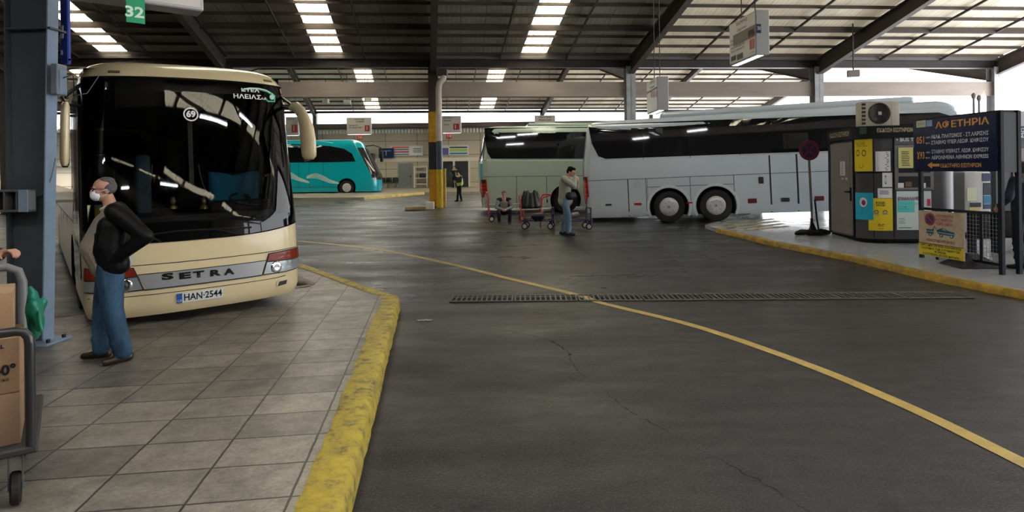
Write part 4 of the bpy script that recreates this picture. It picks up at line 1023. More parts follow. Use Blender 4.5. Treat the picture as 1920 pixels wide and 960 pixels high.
SV.line('window_trim', SV.right, [sp(x, y) for x, y in ((1126, 299.5), (1250, 295.5), (1400, 290), (1600, 283.5))], .05, mat('bright_trim', (.6, .66, .72), .2, metal=.3), .01, 6)
for x_ in (1205, 1292, 1385, 1475): 
    a = sp(x_, 260); SV.line('window_joint', SV.right, [(a[0], 2.02), (a[0], 3.0)], .012, M_MASK, .0145, 4)
za = sp(1180, 338)[1]; xa0, xa1 = sp(1096, 338)[0], sp(1560, 322)[0]
zA = sp(1180, 336)[1]; sline(SV, [(xa0, zA), (-4, zA), (-.6, zA)])
for px, w__ in ((1178.5, .03), (1212, .015), (1214.5, .012), (1295, .015), (1377.5, .015), (1446, .045), (1497, .05)):
    a = sp(px, 370)[0]; sline(SV, [(a, .24), (a, zA if px < 1440 else 1.98)], w__)
aL, aR = sp(1213, 351)[0], sp(1376, 347)[0]; zz = sp(1215, 351)[1]; sline(SV, [(aL, zz), (aR, zz)])
for x_ in (-(Lb - 2.75), -(Lb - 4.17)):
    pts = [(x_ + .66 * math.cos(t * PI / 20), .5 + .66 * math.sin(t * PI / 20)) for t in range(-3, 24)]; SV.line('arch_rim', SV.right, pts, .05, mat('arch_lip', (.62, .68, .73), .3), .01, 1)
bm = NB()
a, b = sp(1180, 345); SV.patch('service_flap', SV.right, [(sp(1188, 340)[0], sp(1188, 340)[1]), sp(1202, 340), sp(1202, 352), sp(1188, 352)], mat('flap_silver', (.46, .52, .58), .3), .003, .002, 1, 1, False)
for px, py, s1, s2, mm in ((1141, 384, .10, .03, M_GAP), (1196, 382.5, .12, .03, M_RED), (1410.5, 376.5, .13, .07, mat('reflector_maroon', (.12, .02, .025), .3)), (1472.5, 374.5, .12, .06, M_GAP), (1536, 372, .13, .07, MATS['reflector_maroon']), (1427, 338, .07, .1, M_GAP), (1293, 380, .09, .025, M_RED)):
    a, b = sp(px, py); SV.patch('side_reflector' if mm != M_GAP else 'door_catch', SV.right, rounded(a - s1, a + s1, b - s2, b + s2, .02, 2), mm, .006, .01, 1, 1, False)
# tail lamp wrapping the rear corner
def tail(c, z0, z1, vv=-.90):
    o = c.patch('tail_lamp', c.rear, [(-.66, z0 + .28), (-.76, z1), (-.985, z1 + .01), (-.992, z0 + .25), (-.86, z0), (-.78, z0 + .02)], M_RED, .01, .02, 4, 4)
    for zq in (.35, .55, .75):
        q = c.line('lamp_bar', c.rear, [(-.8, z0 + (z1 - z0) * zq), (-.99, z0 + (z1 - z0) * zq)], .035, mat('lamp_amber', (.5, .09, .02), .2), .035, 5); q.parent = o
    q = c.patch('lamp_top', c.rear, [(-.79, z1 - .12), (-.78, z1 - .01), (-.96, z1 - .005), (-.96, z1 - .12)], mat('lamp_smoke', (.03, .03, .035), .1), .012, .022, 2, 3); q.parent = o
    o2 = c.patch('tail_lamp', c.rear, [(.66, z0 + .28), (.76, z1), (.985, z1 + .01), (.992, z0 + .25), (.86, z0), (.78, z0 + .02)], M_RED, .01, .02, 4, 4)
M_DKG = mat('warm_grey_rear', (.14, .125, .115), .4)
SV.patch('rear_cover', SV.rear, [(-.80, .5), (-.80, 3.0), (.80, 3.0), (.80, .5)], M_DKG, .004, .003, 4, 6)
tail(SV, .68, 1.55)
SV.line('panel_seam', SV.rear, [(-.8, zA), (.8, zA)], .012, M_GAP, .01, 8)
# roof fairing and windscreen
bm = NB(); rbox(bm, -9.0, -1.6, -.85, .85, 3.3, 3.55, .12, 3); OB('roof_fairing', bm, M_SILV, sv, 50)
SV.grid('windscreen', SV.front, lambda t: (-.99 + 1.98 * t, 1.25), lambda t: (-.99 + 1.98 * t, 3.0), M_BGL, .01, nu=40, nv=8)
bm = NB(); a = sp(1137, 316); 
# green
gn = E('pale_green_coach', label='pale green coach parked broadside, its tail left of the silver coach', cat='coach')
Lg = 11.5; yg = 24.2; P = Vector(((905 - 960) / F * yg, yg, G(yg)))
mw = fit(gn, (-Lg + .18, -1.23, 0), P, math.atan2(.05, 1), 0)
GN = side_coach(gn, Lg, mw, 3.42, M_SGRN, wells=((-(Lg - 3.4), .6), (-2.6, .6)), rearx=((.22, .16), (.7, .04), (1.9, .0), (3.4, .3)), Dr=.42)
gp = lambda px, py: GN.inv(GN.right, px, py, -8, 1.5)
GN.patch('window_band', GN.right, [gp(x, y) for x, y in ((908, 240.5), (1000, 239.5), (1160, 238.5), (1160, 297), (1000, 297.5), (921, 297.5), (914, 287), (909, 265))], M_BGL, .008, .004, 3, 6, False)
sline(GN, [gp(912, 300.5), gp(1150, 300)], .06, mat('green_white_trim', (.66, .72, .68), .3), 'window_trim'); zg = gp(950, 331.5)[1]; sline(GN, [gp(905, 331.5), (gp(1120, 331.5)[0], zg)]); zh = gp(950, 300)[1]
sline(GN, [(gp(904, 300)[0], zh), (gp(1120, 300)[0], zh)], .012)
for px in (904, 968.5, 1025): a = gp(px, 350)[0]; sline(GN, [(a, .24), (a, zg)], .02)
a, b = gp(1026, 377); GN.patch('door_catch', GN.right, rounded(a - .03, a + .03, b - .06, b + .06, .02, 2), M_GAP, .006, .01, 1, 1, False)
GN.patch('rear_window', GN.rear, [(-.86, 2.05), (-.88, 3.0), (.88, 3.0), (.86, 2.05)], M_BGL, .008, .004, 4, 6)
GN.patch('advert_panel', GN.rear, [(-.86, .95), (-.86, 1.95), (-.70, 1.95), (-.70, .95)], mat('cyan_sticker', (.0, .3, .45), .4), .008, .003, 3, 3)['label'] = 'blue sticker panel on tail'
tail(GN, .62, 1.32)
GN.line('bumper_scuff', GN.rear, [(-.98, .55), (-.9, .42), (-.7, .36), (0, .36)], .02, mat('scuff_ochre', (.3, .24, .12), .5), .01, 6)
# roof kit and front
bm = NB(); rbox(bm, -9.5, -5.5, -.8, .8, 3.38, 3.55, .06, 2); OB('roof_fairing', bm, M_SGRN, gn, 50)
# turquoise
tq = E('turquoise_coach', label='turquoise coach with pale swirl livery parked at the far kerb', cat='coach')
Lt = 12.2; P = at_g(650, 365.5)
mw = fit(tq, (-2.15, -1.22, 0), P, math.atan2(.02, 1), 0)
TQ = side_coach(tq, Lt, mw, 3.78, M_TURQ, wells=((-2.15, .62), (-8.8, .62)), front_rake=1.15, R=.5, D=.5)
tp = lambda px, py: TQ.inv(TQ.right, px, py, -5, 1.5)
TQ.patch('window_band', TQ.right, [tp(x, y) for x, y in ((400, 268), (560, 270.5), (620, 274), (645, 279), (660, 288), (667, 303), (600, 304.5), (500, 305), (400, 305))], M_BGL, .008, .004, 3, 6, False)
for x_ in (560, 600, 635): a = tp(x_, 290)[0]; TQ.line('window_joint', TQ.right, [(a, 2.35), (a, 3.0)], .03, M_MASK, .0145, 3)
TQ.grid('windscreen', TQ.front, lambda t: (-.995 + 1.99 * t, 1.0), lambda t: (-.99 + 1.98 * t, 3.2), mat('smoky_glass', (.02, .022, .022), .06, spec=.8), .01, nu=40, nv=10)
M_SW = mat('pale_livery', (.55, .66, .5), .4); M_SW2 = mat('white_livery', (.6, .75, .75), .4)
def swirl(pts, wd, m):
    o = TQ.line('livery_swirl', TQ.right, [tp(*p) for p in pts], wd, m, .008, 4)
for j in range(5):
    e = j * 2.9
    swirl([(575, 331 + e * .3), (584, 327 + e * .55), (594, 325.5 + e * .7), (606, 330 + e * .7), (618, 337 + e * .5), (636, 343 + e * .12)], .035, M_SW if j % 2 else M_SW2)
    swirl([(520, 322 + e), (535, 320 + e * .8), (548, 325 + e * .8), (560, 333 + e * .5), (580, 341 + e * .2)], .035, M_SW if j % 2 else M_SW2)
for px in (545, 560, 580, 606): a = tp(px, 345)[0]; sline(TQ, [(a, .25), (a, 2.2)], .02)
zt1 = tp(600, 351)[1]; sline(TQ, [(tp(420, 351)[0], zt1), (tp(638, 351)[0], zt1)], .03)
sline(TQ, [tp(420, 262.5), tp(590, 263), tp(625, 268)], .05, mat('light_turquoise', (.3, .65, .68), .3), 'roof_stripe')
bm = NB(); tube(bm, [(-.9, -1.0, 3.3), (-.3, -1.25, 3.35), (.25, -1.45, 3.15), (.3, -1.45, 2.9)], .035, 8); rbox(bm, .18, .4, -1.6, -1.35, 2.2, 2.95, .05, 2); OB('wing_mirror', bm, M_HOUS, tq, 50)
# ================================================================== surfaces addressed by sight line
def sinv(mw, fn, px, py, a0, b0):
    a, b = a0, b0; e = 1e-3
    for _ in range(60):
        q = proj(mw @ fn(a, b)); r = (px - q[0], py - q[1])
        if abs(r[0]) + abs(r[1]) < .02: break
        qa = proj(mw @ fn(a + e, b)); qb = proj(mw @ fn(a, b + e))
        J = ((qa[0] - q[0]) / e, (qb[0] - q[0]) / e, (qa[1] - q[1]) / e, (qb[1] - q[1]) / e); det = J[0] * J[3] - J[1] * J[2]
        if abs(det) < 1e-6: break
        da = (r[0] * J[3] - J[1] * r[1]) / det; db = (J[0] * r[1] - J[2] * r[0]) / det
        a += max(-.3, min(.3, .8 * da)); b += max(-.5, min(.5, .8 * db))
    return a, b
class Surf:
    """a wall-like surface fn(a, z) on an object, outward side given by a reference point inside"""
    def __init__(s, root, mw, fn, a0, b0, inside=(0, 1, 1)):
        s.root = root; s.mw = mw; s.fn = fn; s.a0 = a0; s.b0 = b0; s.ins = Vector(inside)
    def inv(s, px, py): return sinv(s.mw, s.fn, px, py, s.a0, s.b0)
    def n(s, a, b):
        e = 1e-3; u = s.fn(a + e, b) - s.fn(a - e, b); v = s.fn(a, b + e) - s.fn(a, b - e); n = u.cross(v).normalized()
        return n if n.dot(s.fn(a, b) - s.ins) > 0 else -n
    def rect(s, name, a0, a1, b0, b1, m, off=.004, th=.003, nu=8, parent=None):
        bm = NB(); R = [[], []]
        for i in range(nu + 1):
            a = a0 + (a1 - a0) * i / nu; n = s.n(a, (b0 + b1) / 2)
            for o in (0, 1): R[o].append((bm.verts.new(s.fn(a, b0) + n * (off + th * o - (.003 if not o else 0))), bm.verts.new(s.fn(a, b1) + n * (off + th * o - (.003 if not o else 0)))))
        for i in range(nu):
            bm.faces.new((R[1][i][0], R[1][i + 1][0], R[1][i + 1][1], R[1][i][1])); bm.faces.new((R[0][i][0], R[0][i][1], R[0][i + 1][1], R[0][i + 1][0]))
            for k in (0, 1): bm.faces.new((R[0][i][k], R[0][i + 1][k], R[1][i + 1][k], R[1][i][k]))
        for i in (0, nu): bm.faces.new((R[0][i][0], R[1][i][0], R[1][i][1], R[0][i][1]))
        return OB(name, bm, m, parent or s.root)
    def prect(s, name, x0, y0, x1, y1, m, **k):
        a0, b1 = s.inv(x0, y0); a1, b0 = s.inv(x1, y1); c0 = s.inv(x0, y1); c1 = s.inv(x1, y0)
        return s.rect(name, (a0 + c0[0]) / 2, (a1 + c1[0]) / 2, min(b0, b1), max(b0, b1), m, **k)
    def text(s, name, t, ac, bc, size, width, m, off=.01, bold=0.0, parent=None, ax=1):
        me = text_me(t, size, 'CENTER', 0, bold, 1, 2, width); bm = NB(); bm.from_mesh(me)
        for v in bm.verts:
            a = ac + ax * v.co.x; b = bc + v.co.y; v.co = s.fn(a, b) + s.n(a, b) * off
        bm.to_mesh(me); bm.free(); me.materials.clear(); return link(name, me, m, parent or s.root)
    def ptext(s, name, t, x0, y0, x1, y1, h, m, parent=None, off=.01, bold=0.0):
        """text spanning from sight line (x0,y0) to (x1,y1) along its middle, h = letter height in px at the left"""
        a0, b0 = s.inv(x0, y0); a1, b1 = s.inv(x1, y1); bh = abs(s.inv(x0, y0 - h / 2)[1] - s.inv(x0, y0 + h / 2)[1])
        ax = 1 if a1 > a0 else -1
        return s.text(name, t, (a0 + a1) / 2, (b0 + b1) / 2, bh * 1.38, abs(a1 - a0), m, off, bold, parent, ax)
    def lines(s, name, x0, x1, y0, y1, n, m, parent=None, off=.009, hh=.35):
        a0, b1 = s.inv(x0, y0); a1, b0 = s.inv(x1, y1); bm = NB(); rr = random.Random(int(x0 * 7 + y0))
        for i in range(n):
            zc = b1 + (b0 - b1) * (i + .5) / n; h = abs(b1 - b0) / n * hh / 2; e = a0 + (a1 - a0) * rr.uniform(.75, 1); q = a0 + (a1 - a0) * rr.uniform(0, .08)
            pts = [(q, zc - h), (e, zc - h), (e, zc + h), (q, zc + h)]
            bm.faces.new([bm.verts.new(s.fn(*p) + s.n(*p) * off) for p in pts])
        return OB(name, bm, m, parent or s.root)
def plane_fn(y=0.0): return lambda a, b: Vector((a, y, b))
M_INK = mat('black_ink', (.012, .012, .014), .5); M_PAP = mat('white_paper', (.62, .63, .66), .6)
M_POSTY = mat('yellow_poster', (.66, .50, .015), .5); M_DARKG = mat('kiosk_charcoal', (.055, .055, .062), .35); M_KDOOR = mat('kiosk_door_taupe', (.17, .145, .14), .45)
M_FASC = mat('kiosk_black_fascia', (.008, .009, .011), .4, spec=.15)

# ================================================================== ticket kiosk
p0 = at_g(1619, 457, .1); kz = G(p0.y) + .1
ki = E('ticket_kiosk', label='dark grey ticket kiosk with rounded corners, posters and a taupe door', cat='kiosk'); KRZ = -.09
ki.location = (p0.x, p0.y, kz); ki.rotation_euler = (0, 0, KRZ); KM = Matrix.Translation((p0.x, p0.y, kz)) @ Matrix.Rotation(KRZ, 4, 'Z')
KW, KD, KR_ = 2.05, 1.75, .4
def kperim(e=0.0):
    """perimeter of the kiosk plan as (length -> point)"""
    r = KR_
    def f(s):
        L1 = KD - r; La = PI / 2 * r; L2 = KW - 2 * r; 
        if s < L1: return Vector((-e, KD - s, 0))
        s -= L1
        if s < La: t = s / r; return Vector((r - (r + e) * math.cos(t), r - (r + e) * math.sin(t), 0))
        s -= La
        if s < L2: return Vector((r + s, -e, 0))
        s -= L2
        if s < La: t = s / r; return Vector((KW - r + (r + e) * math.sin(t), r - (r + e) * math.cos(t), 0))
        return Vector((KW + e, r + (s - La), 0))
    return f
KTOT = 2 * (KD - KR_) + PI * KR_ + KW - 2 * KR_
def kring(e, z0, z1, n=60):
    f = kperim(e); return [(f(KTOT * i / n).x, f(KTOT * i / n).y) for i in range(n + 1)], z0, z1
bm = NB(); o_, a_, b_ = kring(0, .1, 2.33); prism(bm, o_, a_, b_); OB('body', bm, M_DARKG, ki, 40)
bm = NB(); o_, a_, b_ = kring(.05, 2.31, 2.58); prism(bm, o_, a_, b_); OB('fascia', bm, M_FASC, ki, 40)
bm = NB(); o_, a_, b_ = kring(-.04, 0.04, .12); prism(bm, o_, a_, b_); OB('plinth', bm, MATS['black_void'], ki, 40)
for x_, y_ in ((.03, KD - .1), (.5, .1), (KW - .4, .1), (KW - .1, KD - .1)): bm = NB(); box(bm, x_, x_ + .08, y_, y_ + .08, 0, .12); OB('foot', bm, M_FASC, ki)
kf = kperim(); KS = Surf(ki, KM, lambda a, b: Vector((kf(a).x, kf(a).y, b)), 2.6, 1.4, (KW / 2, KD / 2, 1.2))
KSl = Surf(ki, KM, KS.fn, .8, 1.4, (KW / 2, KD / 2, 1.2))
KSc = Surf(ki, KM, KS.fn, 1.6, 1.4, (KW / 2, KD / 2, 1.2))
# door on the left flank
dr = KSl.rect('door', .12, 1.34, .14, 2.25, M_KDOOR, off=.004, th=.02); 
KSl.rect('door_frame', .02, .13, .1, 2.3, M_FASC, off=.004, th=.03); KSl.rect('door_frame', 1.33, 1.38, .1, 2.3, M_FASC, off=.004, th=.03); KSl.rect('door_panel', .28, 1.2, .3, 2.08, mat('kiosk_door_inner', (.15, .128, .122), .4), off=.02, th=.01, parent=dr)
h_ = KSl.fn(1.24, 1.08); bm = NB(); box(bm, h_.x - .05, h_.x - .02, h_.y - .02, h_.y + .02, .92, 1.22); box(bm, h_.x - .09, h_.x - .06, h_.y - .02, h_.y + .2, 1.1, 1.14); box(bm, h_.x - .08, h_.x, h_.y - .015, h_.y + .015, 1.1, 1.14); OB('door_handle', bm, M_FASC, dr)
KSl.prect('notice', 1578.5, 303, 1587, 329, M_PAP, off=.035, parent=dr); KSl.lines('notice_print', 1579.5, 1586, 304, 328, 9, M_INK, parent=dr, off=.042)
for x_ in (1583, 1590): KSl.prect('sticker', x_ - 2, 333, x_ + 2, 337, mat('pale_sticker', (.4, .38, .3), .5), off=.035, parent=dr)
# posters round the corner and on the front
def poster(x0, y0, x1, y1, m, S=KS, name='poster', nu=8, **k): return S.prect(name, x0, y0, x1, y1, m, nu=nu, **k)
q = poster(1602.5, 262, 1636, 321, M_POSTY, KSc); KSc.ptext('poster_title', 'ΚΡΑΤΑΜΕ', 1607, 270, 1622, 269, 3.5, M_INK, q); KSc.ptext('poster_title', 'ΑΠΟΣΤΑΣΗ', 1607, 274.5, 1626, 273.5, 3.5, M_INK, q)
def blob(S, px, py, r, m, par, off=.009, ring=True, sq=1.0):
    a, b = S.inv(px, py); bm = NB(); n = 18
    P = [S.fn(a + r * math.cos(2 * PI * i / n), b + sq * r * math.sin(2 * PI * i / n)) + S.n(a, b) * off for i in range(n)]
    if ring:
        P2 = [S.fn(a + r * .72 * math.cos(2 * PI * i / n), b + sq * r * .72 * math.sin(2 * PI * i / n)) + S.n(a, b) * off for i in range(n)]
        V = [bm.verts.new(p) for p in P]; W_ = [bm.verts.new(p) for p in P2]
        for i in range(n): bm.faces.new((V[i], V[(i + 1) % n], W_[(i + 1) % n], W_[i]))
    else: bm.faces.new([bm.verts.new(p) for p in P])
    return OB('print', bm, m, par)
blob(KSc, 1609, 287, .045, M_INK, q, sq=1.6); blob(KSc, 1620, 287, .045, M_INK, q, sq=1.6); KSc.lines('poster_print', 1611, 1620, 308, 316, 3, M_INK, q)
q = poster(1641.5, 284, 1669.5, 321, M_PAP, name='notice'); KS.lines('notice_print', 1643, 1668, 285, 320, 11, M_INK, q)
q = poster(1654, 324, 1672.5, 350.5, M_PAP, name='notice', off=.008); blob(KS, 1660, 337, .02, M_INK, q, sq=5, off=.015)
q = poster(1645.5, 353, 1672.5, 371, M_PAP, name='notice', off=.008); KS.lines('notice_print', 1648, 1670, 357, 365, 3, M_INK, q, off=.015)
q = poster(1605, 361, 1637.5, 412.5, mat('cyan_poster', (.01, .33, .50), .5), KSc, off=.01); blob(KSc, 1619, 379, .085, M_PAP, q, .017, False, 1.25); blob(KSc, 1620, 380, .045, mat('maroon_print', (.2, .02, .1), .5), q, .019, False, 1.4); KSc.lines('poster_print', 1613, 1630, 395, 408, 3, MATS['cyan_poster'], q, .018)
q = poster(1628.5, 371.5, 1673.5, 432.5, M_POSTY, off=.006); KS.ptext('poster_title', 'ΦΟΡΑΜΕ', 1642, 380.5, 1659, 380.5, 4, M_INK, q, .013, .001); KS.ptext('poster_title', 'ΜΑΣΚΑ', 1643, 385, 1660, 385, 4, M_INK, q, .013, .001)
for px in (1643, 1659): blob(KS, px, 398, .048, M_INK, q, .013); KS.prect('print', px - 4.5, 398, px + 4.5, 402.5, mat('grey_print', (.3, .27, .2), .5), off=.013, parent=q)
KS.lines('poster_print', 1645, 1659, 419, 425, 2, M_INK, q, .013); KS.ptext('poster_title', '2020', 1647, 428.5, 1657, 428.5, 2.5, M_INK, q, .013)
# panel joints, ticket window
for px in (1638, 1675.5):
    a, _ = KS.inv(px, 350); KS.rect('panel_joint', a - .008, a + .008, .12, 2.3, M_FASC, off=.003, nu=1)
a0, _ = KS.inv(1604, 324); KSc.prect('panel_joint', 1606, 322.5, 1673, 324.5, M_FASC, off=.003)
a0, b0 = KS.inv(1677, 357); a1, b1 = KS.inv(1748, 271); b0 = KS.inv(1690, 356)[1]; b1 = KS.inv(1690, 272)[1]
fr = KS.rect('window_frame', a0, a1, b0, b1, mat('frame_grey', (.17, .17, .18), .4), off=.005, th=.035); bh = b1 - b0
KS.rect('window_glass', a0 + .07, a1 - .07, b0 + bh * .38, b1 - .06, mat('kiosk_window', (.03, .032, .035), .1), off=.045, parent=fr); KS.rect('serving_hatch', a0 + .07, a1 - .07, b0 + .05, b0 + bh * .3, mat('hatch_dark', (.006, .006, .007), .5), off=.045, parent=fr)
KS.prect('window_notice', 1682, 277, 1709.5, 315, mat('yellow_paper', (.60, .56, .22), .6), off=.055, parent=fr); KS.lines('notice_print', 1687, 1704, 283, 312, 9, M_INK, fr, .062)
KS.prect('hatch_item', 1681, 343, 1692, 352, M_PAP, off=.055, parent=fr); KS.prect('hatch_item', 1695, 341, 1707, 350, mat('brown_item', (.14, .09, .05), .6), off=.055, parent=fr); KS.prect('hatch_item', 1722, 343, 1733, 352, M_PAP, off=.055, parent=fr)
q = KS.prect('poster', 1681, 358.5, 1746, 431, mat('pale_poster', (.55, .66, .68), .5), off=.006)
KS.prect('poster_field', 1683, 376, 1714, 398, mat('aqua_print', (.1, .55, .55), .5), off=.013, parent=q); KS.prect('poster_field', 1738, 373, 1744, 386, mat('red_print', (.5, .02, .08), .5), off=.013, parent=q)
KS.ptext('poster_title', 'ΕΠΑΝΑΛΑΜΒΑΝ', 1683, 373, 1731, 373, 6, mat('crimson_print', (.25, .02, .12), .5), q, .014, .003); KS.ptext('poster_title', 'ΤΑ ΜΕΤΡΑ', 1694, 382, 1722, 382, 4, mat('teal_print', (.02, .35, .4), .5), q, .016)
KS.lines('poster_print', 1684, 1703, 386, 393, 2, M_INK, q, .016); KS.lines('poster_print', 1684, 1698, 408, 420, 4, mat('grey_ink', (.25, .28, .3), .5), q, .014); KS.lines('poster_print', 1684, 1712, 425.5, 428.5, 1, M_INK, q, .014)
M_GLD = mat('brass_letters', (.42, .36, .22), .4, metal=.3)
KF = Surf(ki, KM, lambda a, b: Vector((kperim(.05)(a).x, kperim(.05)(a).y, b)), 2.6, 2.4, (KW / 2, KD / 2, 1.2)); KFl = Surf(ki, KM, KF.fn, .7, 2.4, (KW / 2, KD / 2, 1.2)); KFc = Surf(ki, KM, KF.fn, 1.6, 2.4, (KW / 2, KD / 2, 1.2))
KF.ptext('fascia_lettering', 'ΕΚΔΟΣΗ ΕΙΣΙΤΗΡΙΩΝ', 1644, 244.5, 1711, 244, 7, M_GLD, None, .01, .004)
KF.ptext('fascia_lettering', 'ΕΚΔΟΣΗ ΕΙΣΙΤΗΡΙΩΝ', 1727, 244.5, 1776, 244, 7, M_GLD, None, .01, .004)
KFl.text('fascia_lettering', 'ΕΚΔΟΣΗ ΕΙΣΙΤΗΡΙΩΝ', .72, 2.445, .15, 1.05, M_GLD, .01, .004)
KFc.prect('fascia_emblem', 1612, 239, 1625, 251, mat('dark_green_emblem', (.03, .07, .065), .4), off=.006)
KS.prect('sign_band', 1676, 253, 1748, 270, mat('band_slate', (.10, .10, .11), .4), off=.006, th=.02)
KS.ptext('band_lettering', '• BUS TICKETS', 1679, 262, 1744, 262, 6.5, M_PAP, None, .034, .004)
# air conditioner on the roof
pa = at_Y(1645, 232, p0.y + .9); ac = E('air_conditioner', (pa.x, pa.y, kz + 2.58), KRZ + .02, 'beige outdoor air conditioning unit standing on the kiosk roof', 'air conditioner')
M_ACB = mat('ac_beige', (.44, .41, .35), .5, var=.15)
bm = NB(); rbox(bm, -.42, .42, -.16, .16, .04, .62, .02, 2); OB('casing', bm, M_ACB, ac, 30)
MM = Matrix.Translation((-.03, -.16, .34)) @ Matrix.Rotation(PI / 2, 4, 'X'); bm = NB(); lathe(bm, [(.24, -.03), (.245, .014), (.228, .016), (.215, .006), (0, .005)], MM, 36); OB('fan_opening', bm, mat('fan_dark', (.02, .017, .015), .5), ac, 40)
bm = NB()
for r_ in (.06, .1, .14, .18, .215): tube(bm, [MM @ Vector((r_ * math.cos(t * PI / 16), r_ * math.sin(t * PI / 16), .02)) for t in range(33)], .003, 5, False)
for k in range(10): a = k * PI / 5; bar(bm, MM @ Vector((.04 * math.cos(a), .04 * math.sin(a), .02)), MM @ Vector((.23 * math.cos(a), .23 * math.sin(a), .02)), .004, .004)
OB('fan_grille', bm, MATS['fan_dark'], ac); bm = NB(); rbox(bm, -.07, .01, -.19, -.17, .30, .38, .01, 1); OB('grille_badge', bm, mat('badge_grey', (.45, .44, .4), .4), ac)
bm = NB()
for k in range(6): rbox(bm, -.425, -.33, -.165, -.15, .08 + k * .088, .145 + k * .088, .01, 1)
OB('side_louvre', bm, MATS['fan_dark'], ac); bm = NB(); box(bm, .24, .245, -.163, -.158, .05, .6); box(bm, .29, .37, -.163, -.159, .5, .525); OB('casing_seam', bm, MATS['badge_grey'], ac)
for x_ in (-.3, .3): bm = NB(); box(bm, x_ - .03, x_ + .03, -.17, .17, 0, .05); OB('foot', bm, M_FASC, ac)

# ================================================================== departures board with posts
bl = at_g(1722, 482, .1); br_ = at_g(1876, 515, .1); bv = br_ - bl; bL = math.hypot(bv.x, bv.y); bz = G(br_.y) + .1
BRZ = math.atan2(bv.y, bv.x); nb = E('departures_board', (bl.x, bl.y, bz), BRZ, 'navy blue bus departures board on dark posts at the right kerb', 'notice board')
BM_ = Matrix.Translation((bl.x, bl.y, bz)) @ Matrix.Rotation(BRZ, 4, 'Z')
M_NB = mat('board_navy', (.010, .016, .055), .35, spec=.15); M_POST = mat('post_navy', (.008, .010, .02), .4, spec=.15)
SB = Surf(nb, BM_, plane_fn(-.04), bL / 2, 1.6, (bL / 2, 1, 1))
bt = SB.inv(1867, 213)[1]; bb = SB.inv(1867, 321)[1]; bt2 = SB.inv(1714, 226)[1]
zt_b = (bt + bt2) / 2 if abs(bt - bt2) < .3 else bt
aL_ = SB.inv(1713, 280)[0]; aR_ = SB.inv(1868, 280)[0]
bm = NB(); rbox(bm, aL_, aR_, -.04, .0, bb, zt_b, .012, 2); OB('board_panel', bm, M_NB, nb, 30)
for x_, y_, h__ in ((0.05, .03, zt_b - .05), (bL, .03, zt_b + .03), (bL, .34, zt_b + .03)):
    bm = NB(); rbox(bm, x_ - .035, x_ + .035, y_ - .035, y_ + .035, 0, h__, .008, 1); OB('post', bm, M_POST, nb)
bm = NB(); box(bm, bL - .02, bL + .02, .03, .34, bb - .02, zt_b); OB('end_panel', bm, mat('end_panel_black', (.01, .011, .016), .4), nb)
bm = NB(); box(bm, 0, bL, .01, .37, zt_b, zt_b + .04); OB('top_rail', bm, M_POST, nb)
M_BOR = mat('board_orange', (.62, .30, .08), .5); M_BWH = mat('board_white', (.52, .54, .62), .5)
SB.ptext('board_title', 'ΑΦΕΤΗΡΙΑ', 1754, 235, 1855, 227.5, 12, M_BOR, None, .004, .004)
SB.ptext('route_number', '051', 1719.5, 264, 1734, 263, 13, M_BOR, None, .004, .004); SB.ptext('route_number', 'Χ93', 1719.5, 292.5, 1734, 292, 13, M_BOR, None, .004, .004)
for t, x0, y0, x1, y1 in (('ΑΚΑΔ. ΠΛΑΤΩΝΟΣ - ΣΤ.ΛΑΡΙΣΗΣ', 1746, 256.5, 1854, 250), ('ΣΤΑΘΜΟ ΥΠΕΡ.ΛΕΩΦ. ΚΗΦΙΣΟΥ', 1746, 267, 1854, 263), ('ΣΤΑΘΜΟ ΥΠΕΡΑΣΤ. ΛΕΩΦ. ΚΗΦΙΣΟΥ', 1747, 284.5, 1854, 281), ('ΑΕΡΟΛΙΜΕΝΑ ΑΘΗΝΩΝ EXPRESS', 1747, 295, 1854, 294)): SB.ptext('board_lettering', t, x0, y0, x1, y1, 6.5, M_BWH, None, .004, .002)
for t, y in (('από', 258), ('προς', 268.5), ('από', 286), ('προς', 296)): SB.ptext('board_lettering', t, 1736, y, 1744.5, y - .4, 3.5, M_BWH, None, .004)
SB.ptext('board_lettering', 'ΕΚΔΟΤΗΡΙΟ ΕΙΣΙΤΗΡΙΩΝ', 1764, 310.5, 1840, 310.5, 7, M_BOR, None, .004, .001)
pts = [SB.inv(x, y) for x, y in ((1739, 309.5), (1748, 303.5), (1748, 307), (1762, 307), (1762, 312), (1748, 312), (1748, 316))]
bm = NB(); bm.faces.new([bm.verts.new(Vector((a, -.045, b))) for a, b in pts]); OB('direction_arrow', bm, M_BOR, nb)
q = SB.prect('operator_plate', 1718.5, 227, 1736, 238, mat('plate_cream', (.5, .5, .42), .5), off=.003, nu=1); SB.prect('operator_plate', 1737.5, 226, 1748, 236.5, mat('plate_sky', (.25, .35, .55), .5), off=.003, nu=1)
SB.ptext('plate_lettering', 'ΟΑΣΑ', 1721, 233, 1734, 232, 5, mat('olive_ink', (.15, .17, .05), .5), q, .008)
